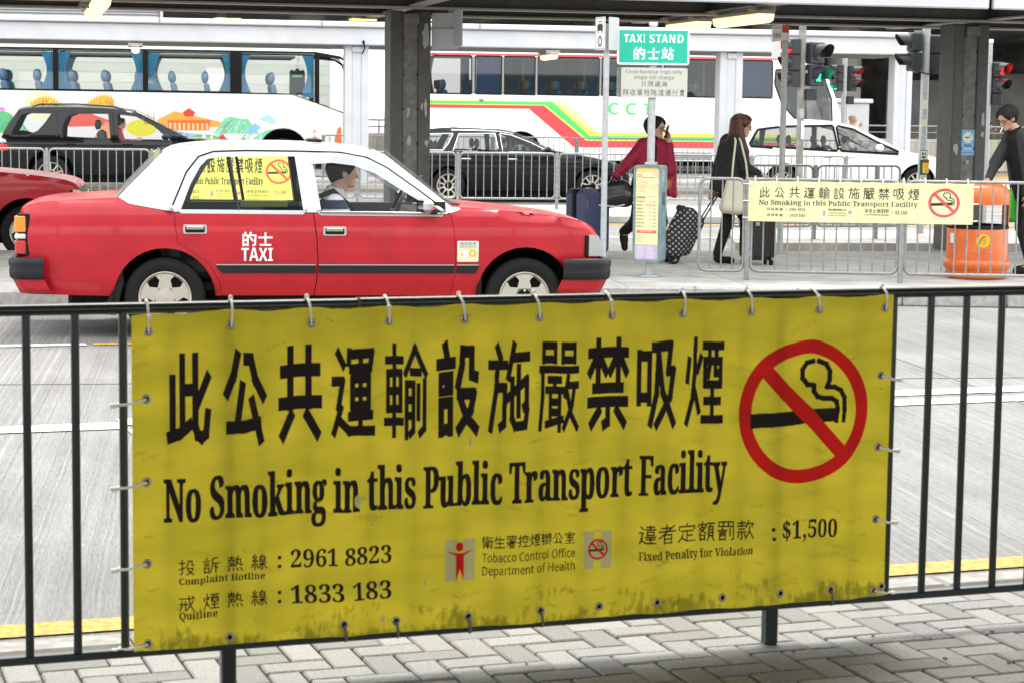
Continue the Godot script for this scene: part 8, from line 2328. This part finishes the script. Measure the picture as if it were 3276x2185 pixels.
# ---------------------------------------------------------------- luggage and bags
func luggage() -> void:
	var V := func(x: float, y: float, z: float) -> Vector3: return Vector3(x, y, z)
	# blue suitcase
	var blue := mt(Color(0.022, 0.035, 0.09), 0.3, 0.0, {"clearcoat_enabled": true, "clearcoat": 0.5})
	var s := thing("suitcase", "dark blue hard suitcase standing behind the bonnet of the taxi", "suitcase", Vector3(4.13, 0.13, -22.0), 30)
	boxed(s, "shell", V.call(0, 0.42, 0.085), Vector3(0.44, 0.70, 0.13), blue, 0.05)
	boxed(s, "shell", V.call(0, 0.42, -0.085), Vector3(0.44, 0.70, 0.13), blue, 0.05)
	boxed(s, "seam", V.call(0, 0.42, 0), Vector3(0.43, 0.69, 0.05), M.black, 0.02)
	for x in [-0.14, 0.14]:
		boxed(s, "lock", V.call(x, 0.6, 0.152), Vector3(0.03, 0.08, 0.012), M.chrome, 0.003)
		for z in [-0.1, 0.1]:
			tubed(s, "wheel", [V.call(x - 0.012, 0.035, z), V.call(x + 0.012, 0.035, z)], 0.035, M.rubber, 12)
			boxed(s, "caster", V.call(x, 0.062, z), Vector3(0.04, 0.03, 0.04), M.black, 0.004)
	tubed(s, "grip", [V.call(-0.09, 0.76, 0), V.call(-0.08, 0.795, 0), V.call(0.08, 0.795, 0), V.call(0.09, 0.76, 0)], 0.012, M.black, 7)
	# black holdall in the hand of the woman on the phone
	var h := thing("holdall", "black shiny bag hanging from the hand of the woman in crimson", "bag", Vector3(4.41, 0.13, -21.95))
	field_part(h, "bag", [[V.call(-0.10, 0.66, 0), V.call(0.10, 0.70, 0), 0.10, 0.12], [V.call(-0.10, 0.76, 0), V.call(0.08, 0.80, 0), 0.07, 0.07], [V.call(0.12, 0.66, 0.02), V.call(0.15, 0.72, 0), 0.07, 0.06]], mt(gr(0.012), 0.25), 0.016, 0.05)
	tubed(h, "strap", [V.call(-0.08, 0.80, 0.03), V.call(-0.02, 0.90, 0.03), V.call(0.06, 0.84, 0.03)], 0.010, M.black, 6)
	tubed(h, "piping", [V.call(-0.2, 0.60, 0.06), V.call(0.0, 0.585, 0.10), V.call(0.2, 0.63, 0.06)], 0.006, M.white_paint, 5)
	# crimson carrier bag behind her
	var cb := thing("carrier_bag", "crimson plastic carrier bag hanging at the right side of the phoning woman", "bag", Vector3(5.03, 0.13, -22.0))
	field_part(cb, "bag", [[V.call(0.0, 0.74, 0), V.call(0.01, 1.0, 0), 0.055, 0.06], [V.call(0.05, 0.70, 0), V.call(0.02, 1.05, 0), 0.03, 0.03], [V.call(0.01, 1.0, 0), V.call(0.015, 1.12, 0), 0.05, 0.02]], mt(Color(0.40, 0.008, 0.05), 0.35, 0.0, {"backlight_enabled": true, "backlight": gr(0.4)}), 0.013, 0.02)
	field_part(cb, "fruit", [[V.call(-0.05, 0.80, 0.06), V.call(-0.04, 0.84, 0.06), 0.05, 0.045]], mt(Color(0.42, 0.08, 0.02), 0.5), 0.013)
	# spotted shopping trolley
	var dots := Image.create(64, 64, false, Image.FORMAT_RGB8)
	dots.fill(Color(0.10, 0.10, 0.11))
	for y in 64:
		for x in 64:
			for e in [[16, 16], [48, 48]]:
				var dd := Vector2(x - e[0], y - e[1]).length()
				if dd < 11 and dd > 6.5: dots.set_pixel(x, y, Color(0.80, 0.80, 0.78))
	var spot := mt(Color.WHITE, 0.85, 0.0, {"albedo_texture": ImageTexture.create_from_image(dots), "uv1_scale": Vector3(17, 17, 1)})
	var tr := thing("shopping_trolley", "black shopping trolley bag with white ring pattern pulled along behind the fare board", "trolley", Vector3(4.95, 0.13, -21.55))
	field_part(tr, "bag", [[V.call(0.03, 0.15, 0.06), V.call(0.17, 0.50, 0.06), 0.10, 0.10], [V.call(0.03, 0.15, -0.10), V.call(0.17, 0.50, -0.10), 0.10, 0.10], [V.call(0.14, 0.16, 0), V.call(0.26, 0.44, 0), 0.08, 0.09], [V.call(0.05, 0.30, 0), V.call(0.12, 0.52, 0), 0.12, 0.08]], spot, 0.016, 0.04)
	field_part(tr, "flap", [[V.call(0.10, 0.58, 0.06), V.call(0.30, 0.47, 0.06), 0.025, 0.02], [V.call(0.10, 0.58, -0.10), V.call(0.30, 0.47, -0.10), 0.025, 0.02], [V.call(0.2, 0.55, -0.02), V.call(0.33, 0.44, -0.02), 0.03, 0.02], [V.call(0.10, 0.585, 0.06), V.call(0.10, 0.585, -0.1), 0.028, 0.028]], mt(gr(0.012), 0.8), 0.012, 0.04)
	for z in [0.12, -0.14]:
		var wb := B.new()
		var ring := []
		for k in 21:
			ring.append(V.call(cos(TAU * k / 20) * 0.055, 0.07 + sin(TAU * k / 20) * 0.055, z))
		wb.tube(ring, 0.014, 7, false)
		wb.tube([V.call(0, 0.07, z - 0.02), V.call(0, 0.07, z + 0.02)], 0.02, 10)
		wb.tube([V.call(0, 0.015, z), V.call(0, 0.125, z)], 0.008, 5); wb.tube([V.call(-0.055, 0.07, z), V.call(0.055, 0.07, z)], 0.008, 5)
		put(tr, "wheel", wb, M.rubber)
		tubed(tr, "frame_tube", [V.call(0.0, 0.07, z * 0.8), V.call(0.26, 0.36, z * 0.6), V.call(0.49, 0.745, z * 0.4 + 0.0)], 0.009, M.bumper, 6)
	tubed(tr, "axle", [V.call(0, 0.07, -0.15), V.call(0, 0.07, 0.13)], 0.008, M.bumper, 6)
	tubed(tr, "grip", [V.call(0.49, 0.745, 0.052), V.call(0.49, 0.745, -0.058)], 0.012, M.bumper, 8)
	# tote bag on the shoulder of the walking woman
	var cream := mt(Color(0.50, 0.46, 0.36), 0.85, 0.0, {"rim_enabled": true, "rim": 0.3})
	var to := thing("tote_bag", "cream cloth tote bag on the shoulder of the long-haired woman", "bag", Vector3(5.60, 0.13, -21.62))
	field_part(to, "bag", [[V.call(-0.11, 0.62, 0.235), V.call(-0.07, 0.86, 0.225), 0.06, 0.045], [V.call(0.14, 0.62, 0.235), V.call(0.12, 0.86, 0.225), 0.06, 0.045], [V.call(0.0, 0.60, 0.245), V.call(0.02, 0.86, 0.23), 0.075, 0.05], [V.call(-0.12, 0.60, 0.23), V.call(0.14, 0.60, 0.23), 0.055, 0.055]], cream, 0.012, 0.05)
	for x in [-0.06, 0.12]:
		tubed(to, "strap", [V.call(x, 0.86, 0.25), V.call(x * 0.75 - 0.01, 1.08, 0.285), V.call(x * 0.3, 1.30, 0.22), V.call(x * 0.2, 1.345, 0.14), V.call(x * 0.2 - 0.02, 1.31, 0.07)], 0.011, cream, 6)
	# black ribbed suitcase
	var gloss := mt(gr(0.012), 0.25)
	var c := thing("suitcase", "black ribbed cabin suitcase pushed by the long-haired woman behind the railing post", "suitcase", Vector3(5.83, 0.13, -21.35), 12)
	boxed(c, "shell", V.call(0, 0.28, 0), Vector3(0.36, 0.45, 0.22), gloss, 0.05)
	for k in 9:
		boxed(c, "rib", V.call(-0.14 + k * 0.035, 0.28, 0.108), Vector3(0.016, 0.40, 0.012), gloss, 0.005)
	boxed(c, "badge", V.call(-0.06, 0.44, 0.117), Vector3(0.05, 0.04, 0.006), M.galv, 0.002)
	for x in [-0.13, 0.13]:
		for z in [-0.07, 0.07]:
			tubed(c, "wheel", [V.call(x - 0.012, 0.028, z), V.call(x + 0.012, 0.028, z)], 0.028, M.rubber, 12)
			boxed(c, "caster", V.call(x, 0.045, z), Vector3(0.035, 0.03, 0.04), M.black, 0.004)
	for x in [-0.07, 0.07]:
		tubed(c, "handle_tube", [V.call(x, 0.5, -0.08), V.call(x, 0.93, -0.08)], 0.008, M.galv, 6)
	tubed(c, "grip", [V.call(-0.08, 0.935, -0.08), V.call(0.08, 0.935, -0.08)], 0.014, M.bumper, 8)
	# green bag by the man
	var g := thing("carrier_bag", "bright green plastic bag hanging from the arm of the man at the bin", "bag", Vector3(8.12, 0.13, -20.25))
	field_part(g, "bag", [[V.call(0.0, 0.58, 0.05), V.call(0.02, 0.80, 0.05), 0.06, 0.045], [V.call(0.06, 0.57, 0.05), V.call(0.05, 0.8, 0.05), 0.05, 0.04], [V.call(0.03, 0.8, 0.05), V.call(0.06, 0.92, 0.05), 0.035, 0.012]], mt(Color(0.05, 0.42, 0.04), 0.35, 0.0, {"backlight_enabled": true, "backlight": gr(0.5)}), 0.013, 0.03)
